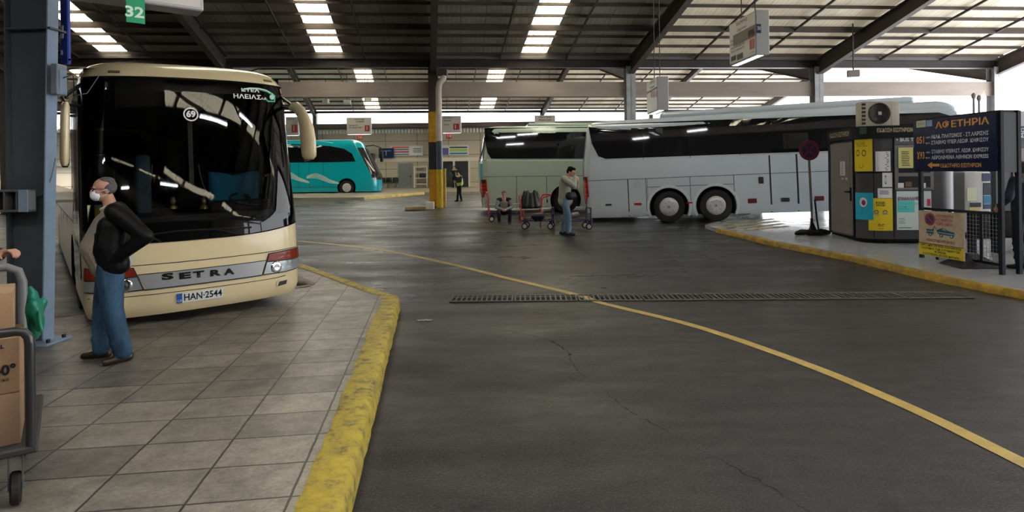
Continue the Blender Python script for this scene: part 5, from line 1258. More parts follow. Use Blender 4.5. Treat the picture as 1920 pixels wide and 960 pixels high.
# --- railing with wire mesh under the board
ml_ = E('mesh_railing', (bl.x, bl.y, bz), BRZ, 'black railing with white wire mesh below the departures board', 'railing')
y_ = .12
SM = Surf(ml_, BM_, plane_fn(y_), bL / 2, .8, (bL / 2, 1, 1))
zt1 = .98; za_ = .12
for x_ in (-.06, .32, .62, 1.28, bL - .12):
    bm = NB(); rbox(bm, x_ - .022, x_ + .022, y_ - .02, y_ + .02, 0 if x_ in (-.06, .32) else za_, zt1 if x_ not in (-.06,) else zt1 + .02, .005, 1); OB('railing_post', bm, M_POST, ml_)
for z_ in (za_ + .02, zt1): bm = NB(); bar(bm, (-.06, y_, z_), (bL - .1, y_, z_), .035, .045); OB('rail', bm, M_POST, ml_)
bm = NB(); k_ = 0
for i in range(int((bL - .75) / .065)): x_ = .66 + i * .065; bar(bm, (x_, y_, za_), (x_, y_, zt1), .0045, .0045, (0, 1, 0))
for i in range(int((zt1 - za_) / .065)): z_ = za_ + i * .065; bar(bm, (.62, y_, z_), (bL - .12, y_, z_), .0045, .0045)
OB('wire_mesh', bm, mat('white_wire', (.16, .165, .18), .4), ml_)
# --- tow away sign leaning in front of the board
SP = Surf(nb, BM_, plane_fn(-.16), 1.0, .5, (bL / 2, 1, 1))
c = [SP.inv(x, y) for x, y in ((1721.5, 393), (1808, 402), (1806.5, 491.5), (1724, 475))]
ts = E('tow_away_sign', (bl.x, bl.y, bz), BRZ, 'beige and yellow no-parking tow-away sign leaning below the departures board', 'sign')
ST_ = Surf(ts, BM_, plane_fn(-.16), 1.0, .5, (bL / 2, 1, 1))
a0_, a1_ = (c[0][0] + c[3][0]) / 2, (c[1][0] + c[2][0]) / 2; z1_, z0_ = (c[0][1] + c[1][1]) / 2, (c[2][1] + c[3][1]) / 2
bm = NB(); rbox(bm, a0_, a1_, -.16, -.135, z0_, z1_, .004, 1); OB('sign_panel', bm, mat('sign_beige', (.44, .36, .27), .55, var=.25, vscale=5), ts)
ym = z0_ + (z1_ - z0_) * .27; ST_.rect('sign_band', a0_ + .004, a1_ - .004, z0_ + .004, ym, mat('sign_yellow', (.52, .42, .02), .5), off=.003, nu=1)
ST_.rect('sign_rule', a0_ + .004, a1_ - .004, ym, ym + .008, M_INK, off=.004, nu=1)
M_SR = mat('sign_red', (.34, .04, .05), .5); M_SN = mat('sign_navy', (.03, .03, .09), .5); M_SBl = mat('sign_blue', (.01, .09, .16), .5)
sw, sh_ = a1_ - a0_, z1_ - z0_
def su(u, v): return a0_ + sw * u, z0_ + sh_ * v
def disc(S, cx, cz, rx, rz_, m, off, par, name='print', n=26):
    bm = NB(); bm.faces.new([bm.verts.new(S.fn(cx + rx * math.cos(2 * PI * i / n), cz + rz_ * math.sin(2 * PI * i / n)) + S.n(cx, cz) * off) for i in range(n)]); return OB(name, bm, m, par)
cx, cz = su(.27, .82); disc(ST_, cx, cz, .125 * sw, .14 * sh_, M_SR, .005, ts, 'parking_symbol'); disc(ST_, cx, cz, .09 * sw, .105 * sh_, M_SN, .007, ts, 'parking_symbol')
bm = NB(); bar(bm, ST_.fn(cx - .08 * sw, cz + .09 * sh_) + Vector((0, -.009, 0)), ST_.fn(cx + .08 * sw, cz - .09 * sh_) + Vector((0, -.009, 0)), .004, .02, (0, 0, 1)); OB('parking_symbol', bm, M_SR, ts)
for t, u, v, wd in (('ΑΠΑΓΟΡΕΥΕΤΑΙ', .60, .905, .38), ('Η ΣΤΑΘΜΕΥΣΗ', .59, .82, .36), ('ΧΩΡΙΣ ΑΔΕΙΑ', .59, .735, .37), ('ΑΝΕΛΚΥΣΤΗΚΟ ΜΕΤΑΦΟΡΑΣ', .50, .35, .64)): a, b = su(u, v); ST_.text('sign_lettering', t, a, b, .062 * sh_ * 1.38 * .9, wd * sw, M_SR, .006, .0015)
for t, v, wd in (('ΧΩΡΙΣ ΑΔΕΙΑ ΤΟΥ ΚΤΕΛ ΑΠΑΓΟΡΕΥΕΤΑΙ', .235, .9), ('Η ΕΙΣΟΔΟΣ ΤΩΝ ΑΥΤΟΚΙΝΗΤΩΝ', .165, .85), ('ΦΟΡΕΩΝ', .105, .25), ('Η ΑΣΤΥΝΟΜΙΑ ΘΑ ΕΧΕΙ ΔΙΑΤΑΓΗ', .04, .8)): a, b = su(.5, v); ST_.text('sign_lettering', t, a, b, .045 * sh_ * 1.38, wd * sw, M_INK, .009, .001)
def spoly(pts, m, off=.006, name='tow_pictogram'):
    bm = NB(); bm.faces.new([bm.verts.new(ST_.fn(*su(u, v)) + Vector((0, -off, 0))) for u, v in pts]); return OB(name, bm, m, ts)
spoly([(.44, .60), (.50, .63), (.56, .645), (.62, .64), (.68, .60), (.80, .585), (.82, .55), (.80, .49), (.46, .51), (.43, .55)], M_SBl); spoly([(.54, .61), (.57, .63), (.61, .63), (.65, .60)], MATS['sign_beige'], .008)
spoly([(.45, .555), (.81, .54), (.81, .525), (.45, .54)], MATS['sign_beige'], .008)
spoly([(.19, .60), (.36, .60), (.36, .50), (.19, .50)], M_SBl); spoly([(.19, .56), (.36, .56), (.36, .545), (.19, .545)], MATS['sign_beige'], .008); spoly([(.33, .60), (.38, .69), (.44, .58), (.43, .57), (.385, .66), (.35, .60)], M_SBl)
for u in (.53, .75, .28): disc(ST_, *su(u, .485), .04 * sw, .04 * sh_, M_SBl, .007, ts, 'tow_pictogram'); disc(ST_, *su(u, .485), .02 * sw, .02 * sh_, MATS['sign_beige'], .009, ts, 'tow_pictogram')
# weighted base of the sign
bsA = at_g(1758, 493, .1); bsB = at_g(1842, 500, .1); bm = NB(); cx = (bsA + bsB) / 2
for (p_, r_, z_) in ((None, 0, 0),): pass
vs = [bm.verts.new((x, y, z)) for x, y, z in ((-.38, -.3, 0), (.38, -.3, 0), (.38, .3, 0), (-.38, .3, 0), (-.08, -.06, .22), (.08, -.06, .22), (.08, .06, .22), (-.08, .06, .22))]
for f in ((3, 2, 1, 0), (4, 5, 6, 7), (0, 1, 5, 4), (1, 2, 6, 5), (2, 3, 7, 6), (3, 0, 4, 7)): bm.faces.new([vs[i] for i in f])
T(OB('post_base', bm, mat('base_black', (.012, .012, .014), .5), loc=(cx.x + .12, cx.y - .1, G(cx.y) + .1)), 'black pyramid base on the pavement behind the tow-away sign', 'base')

# ================================================================== no-stopping sign on a pole
pn = at_g(1524, 440, .1); ns = E('traffic_sign', tuple(pn), 0, 'round red and blue no-stopping sign on a slim pole left of the kiosk', 'traffic sign')
dz = at_Y(1516, 282, pn.y); bm = NB(); tube(bm, [(0, 0, .02), (dz.x - pn.x, 0, dz.z - pn.z)], .028, 10); OB('pole', bm, mat('sign_pole', (.16, .14, .13), .5, var=.4), ns, 40)
r_ = 19 / F * pn.y; MM = Matrix.Translation((dz.x - pn.x, -.035, dz.z - pn.z)) @ Matrix.Rotation(PI / 2, 4, 'X')
bm = NB(); lathe(bm, [(0, -.006), (r_, -.006), (r_, .006), (0, .006)], MM, 40); OB('sign_disc', bm, mat('disc_red', (.13, .012, .03), .4), ns, 40)
bm = NB(); lathe(bm, [(0, .007), (r_ * .74, .007), (r_ * .74, .0095), (0, .0095)], MM, 40); OB('sign_face', bm, mat('disc_blue', (.018, .014, .06), .4), ns, 40)
for a in (PI / 4, -PI / 4): bm = NB(); bar(bm, MM @ Vector((-r_ * .74 * math.cos(a), -r_ * .74 * math.sin(a), .011)), MM @ Vector((r_ * .74 * math.cos(a), r_ * .74 * math.sin(a), .011)), r_ * .17, .002, (0, -1, 0)); OB('sign_bar', bm, MATS['disc_red'], ns)
# sandbags and cloth round the foot
M_RAG = mat('black_cloth', (.01, .01, .011), .9, bump=.6, bscale=14)
bm = NB()
for i in range(9):
    a = i * 2.1; rr = .12 + .035 * i; capsule(bm, (rr * math.cos(a) * 1.0, rr * .5 * math.sin(a), .06), (rr * math.cos(a + .8) * 1.05, rr * .5 * math.sin(a + .8), .05), .065, .045)
capsule(bm, (-.25, 0, .04), (-.43, -.03, .03), .05, .03); capsule(bm, (.2, 0, .08), (.38, -.02, .05), .07, .05); capsule(bm, (0, 0, .1), (-.01, 0, .28), .1, .035)
me = remesh(bm, .015, 2); T(link('sand_bag', me, M_RAG, None), 'heap of black cloth sandbags round the foot of the no-stopping sign', 'sandbag').location = pn
bm = NB(); tube(bm, [(.045, -.03, .85), (.06, -.05, .6), (.09, -.04, .35), (.12, -.05, .12)], .022, 8); tube(bm, [(-.04, -.03, .4), (-.05, -.04, .25), (-.06, -.04, .1)], .03, 8)
o = T(OB('tie_strap', bm, M_RAG, smooth=50), 'black cloth strap tied down the pole of the no-stopping sign', 'strap'); o.location = pn

# ================================================================== right edge: ticket machine, seats, building
YM = 14.2; pm = at_Y(1832, 320, YM); mz = G(YM) + .1
tm = E('ticket_machine', (pm.x, YM, mz), 0, 'white ticket machine with blue panels behind the wire mesh', 'ticket machine')
mx_ = lambda px: at_Y(px, 320, YM).x - pm.x; mzz = lambda py: at_Y(1832, py, YM).z - mz
M_MW = mat('machine_white', (.48, .49, .5), .4)
bm = NB(); rbox(bm, mx_(1808), mx_(1858), 0, .6, .02, mzz(322), .03, 2); OB('cabinet', bm, M_MW, tm, 30)
def mr_(n, x0, y0, x1, y1, m, d=.012): 
    bm = NB(); box(bm, mx_(x0), mx_(x1), -d, .004, mzz(y1), mzz(y0)); return OB(n, bm, m, tm)
mr_('screen', 1812, 352, 1830, 376, mat('pale_screen', (.6, .62, .45), .4)); mr_('card_slot', 1818, 380, 1838, 388, M_INK); mr_('blue_panel', 1843, 367, 1857, 382, mat('machine_blue', (.03, .18, .36), .4)); mr_('blue_panel', 1841, 325, 1857, 340, mat('machine_navy', (.03, .05, .13), .4)); mr_('dark_panel', 1843, 343, 1857, 366, mat('machine_dark', (.02, .03, .04), .4)); mr_('yellow_tray', 1816, 389, 1836, 397, mat('tray_yellow', (.5, .42, .15), .5)); mr_('dark_panel', 1843, 383, 1857, 392, MATS['machine_navy'])
tl = E('tall_cabinet', (at_Y(1793, 320, 15.0).x, 15.0, mz), 0, 'tall dark cabinet with a teal edge right of the kiosk', 'cabinet')
bm = NB(); rbox(bm, -.16, .10, 0, .5, 0, 1.62, .01, 1); OB('cabinet_body', bm, mat('cab_black', (.012, .014, .018), .3), tl); bm = NB(); box(bm, .10, .16, 0, .5, 0, 1.62); OB('cabinet_edge', bm, mat('cab_teal', (.02, .14, .2), .3), tl)
sA = None
for i in range(5):
    px = 1836 + i * 46; Y_ = 12.1; x = at_Y(px, 420, Y_).x; zz_ = G(Y_) + .1
    if sA is None:
        sA = E('waiting_seat', (x, Y_, zz_)); bm = NB(); rbox(bm, -.225, .225, -.03, .03, .34, .84, .05, 2); rbox(bm, -.22, .22, .03, .42, .34, .4, .02, 2)
        OB('seat_shell', bm, mat('matt_black_plastic', (.006, .006, .007), .6, spec=.1), sA, 40); bm = NB(); bar(bm, (-.23, .2, .32), (.23, .2, .32), .05, .05); OB('support_beam', bm, M_POST, sA)
        bm = NB(); rbox(bm, -.03, .03, .1, .3, 0, .32, .005, 1); OB('leg', bm, M_POST, sA); o = sA
    else: o = copy_tree(sA); o.location = (x, Y_, zz_)
    o.rotation_euler = (0, 0, 0); T(o, 'black seat seen from behind, in the row right of the kiosk', 'seat', 'black seats right of the kiosk')
pb = at_Y(1866, 225, 19.0); zb0 = G(19) + .1
bd = E('parcel_office', (pb.x, 19.0, zb0), 0, 'low dark parcel office building at the right edge under a grey roof', 'building')
bh_ = at_Y(1900, 238, 19).z - zb0
bm = NB(); box(bm, 0, 9, 0, 6, 0, bh_ - .1); OB('wall', bm, mat('office_dark', (.035, .034, .036), .5), bd)
bm = NB(); box(bm, -.3, 9.3, -.3, 6, bh_, bh_ + .45); OB('roof', bm, mat('office_roof', (.28, .28, .29), .5), bd)
z1_, z0_ = at_Y(1900, 239, 19).z - zb0, at_Y(1900, 261, 19).z - zb0
bm = NB(); box(bm, 0, 9, -.12, 0, z0_, z1_); OB('sign_band', bm, mat('office_band', (.06, .07, .075), .5), bd)
SO = Surf(bd, Matrix.Translation((pb.x, 19.0, zb0)), plane_fn(-.12), 1, 2.5, (2, 2, 1)); xx0 = SO.inv(1898, 250)[0]; SO.text('office_lettering', 'ΑΠΟΣΤΟΛΗ ΔΕΜΑΤΩΝ', xx0 + .95, z1_ - .1, .17, 1.9, M_BWH, .01, .002); SO.text('office_lettering', 'ΜΕΣΩ ΚΤΕΛ ΛΕΥΚΑΔΟΣ', xx0 + .95, z0_ + .1, .17, 1.9, M_BWH, .01, .002)
bm = NB(); box(bm, .5, 1.5, -.04, 0, .1, 2.1); OB('door', bm, mat('office_door', (.12, .1, .1), .4), bd)
for px, y1 in ((1825.5, 180), (1835.5, 184)):
    q = at_Y(px, y1, 17.5); bm = NB(); tube(bm, [(0, 0, 0), (0, 0, q.z - G(17.5) - .1)], .03, 8); ell(bm, (0, 0, q.z - G(17.5) - .1), (.06, .06, .09)); T(OB('slim_mast', bm, mat('mast_grey', (.3, .28, .27), .5), loc=(q.x, 17.5, G(17.5) + .1)), 'slim grey mast rising behind the departures board, %s' % ('the left and taller one' if px < 1830 else 'the right and shorter one'), 'mast')

# ================================================================== hanging signs
M_LB = mat('lightbox_white', (.55, .53, .5), .4); M_LB2 = mat('lightbox_side', (.40, .40, .42), .45); M_TUBE = mat('lightbox_glow', (.95, .95, 1), .4, emit=1.6)
M_RUST = mat('logo_rust', (.35, .08, .04), .5); M_DGREY = mat('sign_text_grey', (.13, .11, .1), .5)
def lightbox(name, P, rz, Lx, H_, Th, label, rods=True, glow=True):
    """P = lower left front corner, local x along the face, face looks to -y"""
    o = E(name, tuple(P), rz, label, 'hanging sign'); M = Matrix.Translation(Vector(P)) @ Matrix.Rotation(rz, 4, 'Z')
    bm = NB(); rbox(bm, 0, Lx, 0, Th, 0, H_, .012, 1); OB('case', bm, M_LB2, o)
    bm = NB(); box(bm, .03, Lx - .03, -.004, .0, .03, H_ - .03); OB('face', bm, M_LB, o); bm = NB(); box(bm, .03, Lx - .03, Th, Th + .004, .03, H_ - .03); OB('face', bm, M_LB, o)
    if glow: bm = NB(); box(bm, .04, Lx - .04, .04, Th * .6, -.006, .0); OB('light_panel', bm, M_TUBE, o)
    if rods:
        for t in (.25, .75):
            wp = M @ Vector((Lx * t, Th / 2, H_)); s_ = (wp - HO).dot(D1) / D1.dot(D1); zt = roof_z((wp - HO).dot(D1)) + .15
            bm = NB(); tube(bm, [(Lx * t, Th / 2, H_), (Lx * t, Th / 2, H_ + max(.1, zt - wp.z))], .012, 6); OB('hanger_rod', bm, M_STEEL, o)
    return o, Surf(o, M, plane_fn(-.004), Lx / 2, H_ / 2, (Lx / 2, 1, H_ / 2))
# big one right, face turned to the left
PA = at_Y(1368, 122, 13.7); PB = at_Y(1418, 105, 12.4); d = PB - PA; zA_ = (PA.z + PB.z) / 2
hz = (at_Y(1418, 20, 12.4).z - at_Y(1418, 105, 12.4).z)
oA, SA = lightbox('hanging_sign', (PA.x, PA.y, zA_), math.atan2(d.y, d.x), math.hypot(d.x, d.y), hz, 26 / F * 12.4, 'white lightbox sign with orange logo hanging upper right, face turned left')
SA.ptext('sign_lettering', 'ΖΑΚΥΝΘΟΣ', 1380, 45, 1401, 37, 5, M_DGREY, None, .002, .004); SA.ptext('sign_lettering', 'Zakynthos', 1382, 56, 1400, 50, 5, M_DGREY, None, .002, .002)
for i, (t, y) in enumerate((('ΕΚΔΟΤΗΡΙΟ ΚΤΕΛ ΝΟ', 73), ('ΕΙΣΙΤΗΡΙΩΝ', 80), ('ΑΝΑΧΩΡΗΣΕΙΣ ΓΙΑ', 87.5), ('ΤΟΥΣ ΝΟΜΟΥΣ', 94.5))): SA.ptext('sign_lettering', t, 1370.5, y + 3, 1396, y - 5, 3.6, M_DGREY, None, .002, .003)
SA.prect('sign_block', 1371, 107, 1380, 112, M_INK, off=.002, nu=1); SA.prect('sign_block', 1382, 103, 1393, 108.5, M_INK, off=.002, nu=1)
SA.prect('logo_band', 1403.5, 58, 1415.5, 68, M_RUST, off=.002, nu=1); SA.prect('logo_mark', 1406, 75, 1410, 92, M_RUST, off=.002, nu=1); SA.prect('logo_mark', 1411, 73, 1414.5, 90, M_RUST, off=.002, nu=1)
SA.ptext('sign_lettering', 'ΚΤΕΛ', 1407, 98, 1414, 97, 2.5, M_DGREY, None, .002); SA.prect('sign_rule', 1375, 67, 1417, 66, M_DGREY, off=.002, nu=1)
bm = NB(); Lx_ = math.hypot(d.x, d.y); box(bm, Lx_, Lx_ + .01, .01, .10, hz * .48, hz * .68); OB('number_plate', bm, mat('plate_dark_navy', (.02, .03, .07), .4), oA)['label'] = 'navy bay number plate'
SA2 = Surf(oA, SA.mw, lambda a, b: Vector((Lx_ + .01, a, b)), .05, hz * .6, (0, .1, .5)); SA2.text('bay_number', '30', .055, hz * .58, .1, .07, M_BWH, .003, .002)
# second one, nearer the centre
PA = at_Y(1213, 208, 17.2); PB = at_Y(1233, 205, 16.0); d = PB - PA; zA_ = at_Y(1233, 206.5, 16).z; hz2 = at_Y(1233, 143, 16).z - zA_
oB, SB_ = lightbox('hanging_sign', (PA.x, PA.y, zA_), math.atan2(d.y, d.x), math.hypot(d.x, d.y), hz2, 21 / F * 16, 'pale lightbox sign hanging above the silver coach, left of the big lightbox', True, True)
SB_.ptext('sign_lettering', 'ΠΥΡΓΟΣ', 1218, 156, 1227, 154, 3.5, M_DGREY, None, .002, .004); SB_.ptext('sign_lettering', 'Pyrgos', 1219, 164, 1227, 162, 3, M_DGREY, None, .002, .004); SB_.prect('sign_rule', 1213, 173, 1232, 166, M_DGREY, off=.002, nu=1)
for i in range(4): SB_.prect('sign_print', 1221 + i * 3, 172 - i * .6, 1222 + i * 3, 183 - i * .5, MATS['sign_red'], off=.002, nu=1)
# those that face the camera
def facing(x0, y0, x1, y1, Y, label, rows=(), logo=None, plate=None):
    P = at_Y(x0, y1, Y); Q = at_Y(x1, y0, Y); o, S = lightbox('hanging_sign', tuple(P), 0.0, Q.x - P.x, Q.z - P.z, .25, label)
    for t, a, b, c_, d_, h in rows: S.ptext('sign_lettering', t, a, b, c_, d_, h, M_DGREY, None, .003, .004)
    if logo: S.prect('logo_mark', *logo, mat('logo_red', (.36, .04, .04), .5), off=.003, nu=1); S.prect('logo_cut', logo[0] + 3, logo[1] + 2, logo[0] + 5, logo[3] - 2, M_LB, off=.005, nu=1)
    if plate:
        a, b = S.inv(plate[0], plate[1]); bm = NB(); box(bm, a, a + .3, .1, .12, b - .28, b + .03); q = OB('number_plate', bm, mat('plate_coral', (.55, .1, .08), .4), o); q['label'] = 'coral red bay number plate'
        S2 = Surf(o, S.mw, plane_fn(.1), .5, 0, (0, 1, 0)); S2.text('bay_number', plate[2], a + .15, b - .13, .2, .2, M_LB, .003, .004)
    return o
facing(650, 220, 695, 252, 33, 'white sign with small red logo before the bright gap, left of the column', (('ΑΜΑΛΙΑΔΑ', 664, 224, 684, 224, 3), ('Amaliada', 667, 228, 683, 228, 2.5), ('ΕΚΔΟΤΗΡΙΟ ΚΤΕΛ', 654, 235.5, 671, 235.5, 2.3), ('ΑΝΑΧΩΡΗΣΕΙΣ ΝΟΜΟΥ', 654, 239.5, 680, 239.5, 2.3)), (684, 235, 693, 246), (668, 253, '16'))
facing(829, 217, 864, 249.5, 33, 'white sign with red logo hanging just right of the column and downpipe', (('ΚΑΛΑΜΑΤΑ', 832, 221, 850, 221, 2.5), ('Kalamata', 832, 226, 846, 226, 2.3), ('ΕΚΔΟΤΗΡΙΟ', 832, 234, 842, 234, 2)), (850, 232, 861, 243), (836, 250.5, '14'))
facing(536, 219, 559, 254, 30, 'white sign with red logo partly hidden by the mirror of the cream coach', (('ΛΕΧΑΙΝΑ', 539, 224, 553, 224, 3),), (547, 234, 557, 248))
facing(1003, 216, 1041, 240, 31, 'narrow sign hanging above the pale green coach', (('ΠΑΤΡΑ', 1010, 220, 1034, 220, 2.5), ('Patras', 1010, 225, 1034, 225, 2.3)))
# near one top left above the cream coach
PR = at_Y(382, 21, 6.1); o, SL_ = lightbox('hanging_sign', tuple(PR - UU * 1.55), math.atan2(UU.y, UU.x), 1.55, .85, .27, 'large grey lightbox at the top edge above the cream coach', True, False)
pq = NB(); x0 = SL_.inv(236, 20)[0]; x1 = SL_.inv(271, 20)[0]; zq0 = SL_.inv(253, 44)[1]
pm_ = E('bay_number_plate', tuple(PR - UU * 1.55), math.atan2(UU.y, UU.x), 'green plate with white number 32 hung under the top left lightbox', 'number plate')
box(pq, x0, x1, -.03, -.022, zq0, .12); OB('plate', pq, mat('plate_green', (.01, .30, .13), .45), pm_)
S3 = Surf(pm_, SL_.mw, plane_fn(-.03), (x0 + x1) / 2, 0, (0, 1, 0)); a, b = S3.inv(252, 23.5); S3.text('bay_number', '32', a, b, .135, .15, mat('number_white', (.6, .75, .65), .5), .003, .004)
# floodlights and fittings under the roof
for px, py, Y_ in ((1545, 18, 26), (1600, 138, 26.6), (690, 187, 44), (611, 190, 44), (651, 192, 43)):
    q = at_Y(px, py, Y_); fl = E('floodlight', tuple(q), random.uniform(-.5, .5)); T(fl, None, 'floodlight', 'small floodlights under the roof')
    fl['label'] = {1545: 'small pale floodlight under the roof at the upper right', 1600: 'small pale floodlight beside the right column head', 690: 'dark fitting under the far roof, right of the other far ones', 611: 'dark fitting under the far roof near the cream mirror', 651: 'dark fitting under the far roof in the middle of the three'}[px]
    bm = NB(); rbox(bm, -.25, .25, -.12, .1, -.15, .15, .04, 2); OB('lamp_head', bm, mat('flood_grey', (.35, .33, .3), .4), fl); bm = NB(); tube(bm, [(0, 0, .1), (0, 0, max(.3, roof_z((q - HO).dot(D1)) + (.2 if px == 611 else .135) - q.z))], .03, 6); OB('bracket', bm, M_STEEL, fl)
# ================================================================== near left steel column
pb = at_z(96, 647, .15); pc_ = E('steel_column', (pb.x, pb.y, .15), -.02, 'tall blue-grey steel column at the left edge in front of the cream coach', 'column')
M_FLG = mat('flange_lit_blue_grey', (.20, .27, .37), .45, var=.2, vscale=2.5); M_WEB = mat('web_shade_slate', (.055, .068, .08), .5, var=.35, vscale=1.5)  # one steel: light from the right is put into the paler flange colour
wt = .115; TOPZ = 8.0
def colbox(x0b, x1b, x0t, x1t, y0, y1, z0, z1):
    bm = NB(); vs = [bm.verts.new(p) for p in ((x0b, y0, z0), (x1b, y0, z0), (x1b, y1, z0), (x0b, y1, z0), (x0t, y0, z1), (x1t, y0, z1), (x1t, y1, z1), (x0t, y1, z1))]
    for f in ((3, 2, 1, 0), (4, 5, 6, 7), (0, 1, 5, 4), (1, 2, 6, 5), (2, 3, 7, 6), (3, 0, 4, 7)): bm.faces.new([vs[i] for i in f])
    return bm
fl_h = TOPZ - .15; tp_ = .19
OB('flange', colbox(-.10, -.085, tp_ - .085 - .0, tp_ - .07, 0, .15, 0, fl_h), M_FLG, pc_)
OB('flange', colbox(-.46, -.445, -.46, -.445, 0, .15, 0, fl_h), M_WEB, pc_)
OB('web', colbox(-.45, -.09, -.45, tp_ - .075,   .07, .082, 0, fl_h), M_WEB, pc_)
bm = NB(); box(bm, -.5, 0, -.06, .3, 0, .025); OB('base_plate', bm, M_FLG, pc_)
for x_, y_ in ((-.03, .0), (-.03, .22), (-.47, .0)): bm = NB(); lathe(bm, [(0, .06), (.022, .06), (.022, .025)], Matrix.Translation((x_, y_, 0)), 6); OB('anchor_bolt', bm, M_BLKP, pc_)
def lz(py): return at_Y(60, py, pb.y).z - .15
OB('stiffener', (lambda b: (box(b, -.445, .03, .0, .23, lz(52) - .01, lz(52) + .01), b)[1])(NB()), M_WEB, pc_)
# open channel bracket with compartments
br = E('cable_channel', (pb.x, pb.y, .15), -.02, 'dark open channel with compartments fixed across the blue-grey column', 'bracket')
z1_, z0_ = lz(355), lz(396); M_CHN = mat('channel_grey', (.10, .10, .105), .5)
bm = NB(); box(bm, -.75, -.125, -.13, -.02, z0_, z0_ + .02); box(bm, -.75, -.125, -.13, -.02, z1_ - .02, z1_); 
for x_ in (-.75, -.56, -.38, -.25, -.14): box(bm, x_, x_ + .015, -.13, -.02, z0_, z1_)
OB('channel_frame', bm, M_CHN, br); bm = NB(); box(bm, -.75, -.125, -.03, -.02, z0_, z1_); OB('channel_back', bm, MATS['black_void'], br)
bm = NB(); box(bm, -.215, -.12, -.14, -.131, z0_, z1_); OB('end_plate', bm, M_FLG, br)
# electrical box and conduit on the flange
eb = at_Y(113, 150, pb.y + .05); bx = E('junction_box', (eb.x + .0, pb.y + .02, eb.z), -.02, 'small grey electrical box on the flange of the blue-grey column', 'electrical box')
bm = NB(); rbox(bm, -.045, .025, -.05, .1, -.16, .16, .008, 1); OB('casing', bm, mat('ebox_grey', (.16, .19, .23), .4), bx); bm = NB(); box(bm, .025, .032, -.02, .08, -.14, .1); OB('box_door', bm, M_FLG, bx)
bm = NB(); tube(bm, [(.03, .03, .02), (.12, .05, .06), (.13, .05, -.06), (.1, .08, -.16), (.16, .2, -.12), (.22, .3, .08)], .006, 6); OB('cable', bm, M_BLKP, bx)
bm = NB(); pts = [at_Y(x, y, pb.y - .015 + (0.0)) for x, y in ((102, 250), (97, 320), (88, 360), (80, 372), (60, 380), (45, 378), (30, 366))]
pts = [at_Y(x, y, pb.y + .06) for x, y in ((104, 296), (97, 330), (90, 350), (78, 366), (60, 372), (44, 370), (30, 366))]; tube(bm, pts, .005, 6); T(OB('loose_cable', bm, mat('cable_grey', (.12, .12, .13), .5)), 'thin grey cable sagging across the web of the blue-grey column', 'cable')
# blue sign mounted behind the flange
sb = at_Y(124, 0, pb.y + .32); sb2 = at_Y(124, 121, pb.y + .32); bs = E('banner_sign', (sb.x, pb.y + .3, sb2.z), -.02, 'narrow blue vertical sign fixed to the right of the blue-grey column', 'sign')
bm = NB(); rbox(bm, -.06, .03, 0, .05, 0, 1.6, .01, 1); OB('panel', bm, mat('sign_cobalt', (.03, .06, .34), .4), bs); bm = NB(); box(bm, -.05, -.02, -.008, 0, .28, .42); box(bm, -.05, -.03, -.008, 0, .1, .15); OB('sign_print', bm, M_BWH, bs)
bm = NB(); bar(bm, (-.16, .01, .05), (.06, .01, .05), .01, .02); OB('clamp', bm, M_BLKP, bs)

# ================================================================== people
def hand_parts(bm, w, d, n, side, curl=.5, fr=.0085, s=1.0, spread=1.0):
    """palm and five fingers; d forearm direction, n palm normal (towards what is held), side = thumb side"""
    w = Vector(w); d = Vector(d).normalized(); n = Vector(n); n = (n - d * n.dot(d)).normalized(); t = d.cross(n).normalized()
    if t.dot(Vector(side)) < 0: t = -t
    capsule(bm, w - d * .02 * s, w + d * .02 * s, .026 * s, .028 * s, t, 1.0)
    for q in (-.027, -.009, .009, .027): capsule(bm, w + t * q * .7 * s, w + d * .085 * s + t * q * s, .016 * s, .012 * s)
    for i, (q, L) in enumerate(((.029, .075), (.0095, .083), (-.0095, .077), (-.028, .06))):
        p = w + d * .085 * s + t * q * s; a = 0; dd = (d + t * q * 2.0 * spread).normalized(); r = fr * s
        for j, k in enumerate((.45, .32, .23)):
            a += curl * (.55 if j == 0 else .8); v = (dd * math.cos(a) + n * math.sin(a)); e = p + v * L * k * s; capsule(bm, p, e, r, r * .92, seg=8); p = e; r *= .92
    p = w + d * .02 * s + t * .025 * s; v = (d * .65 + t * .7 + n * .3 * (1 + curl)).normalized()
    e = p + v * .045 * s; capsule(bm, p, e, .0125 * s, .0105 * s, seg=8); v = (v + n * curl * .6 + d * .5).normalized(); capsule(bm, e, e + v * .032 * s, .0105 * s, .0085 * s, seg=8)
BASE = dict(head=(0, .02, 1.60), neck=(0, -.015, 1.455), chest=(0, 0, 1.28), waist=(0, .0, 1.08), pelvis=(0, -.01, .95),
    shR=(.185, 0, 1.415), elR=(.25, -.03, 1.13), wrR=(.26, .05, .88), shL=(-.185, 0, 1.415), elL=(-.25, -.03, 1.13), wrL=(-.26, .05, .88),
    hipR=(.095, 0, .92), knR=(.105, .02, .5), anR=(.11, -.02, .085), hipL=(-.095, 0, .92), knL=(-.105, .02, .5), anL=(-.11, -.02, .085), toeR=(.04, .16), toeL=(-.04, .16))
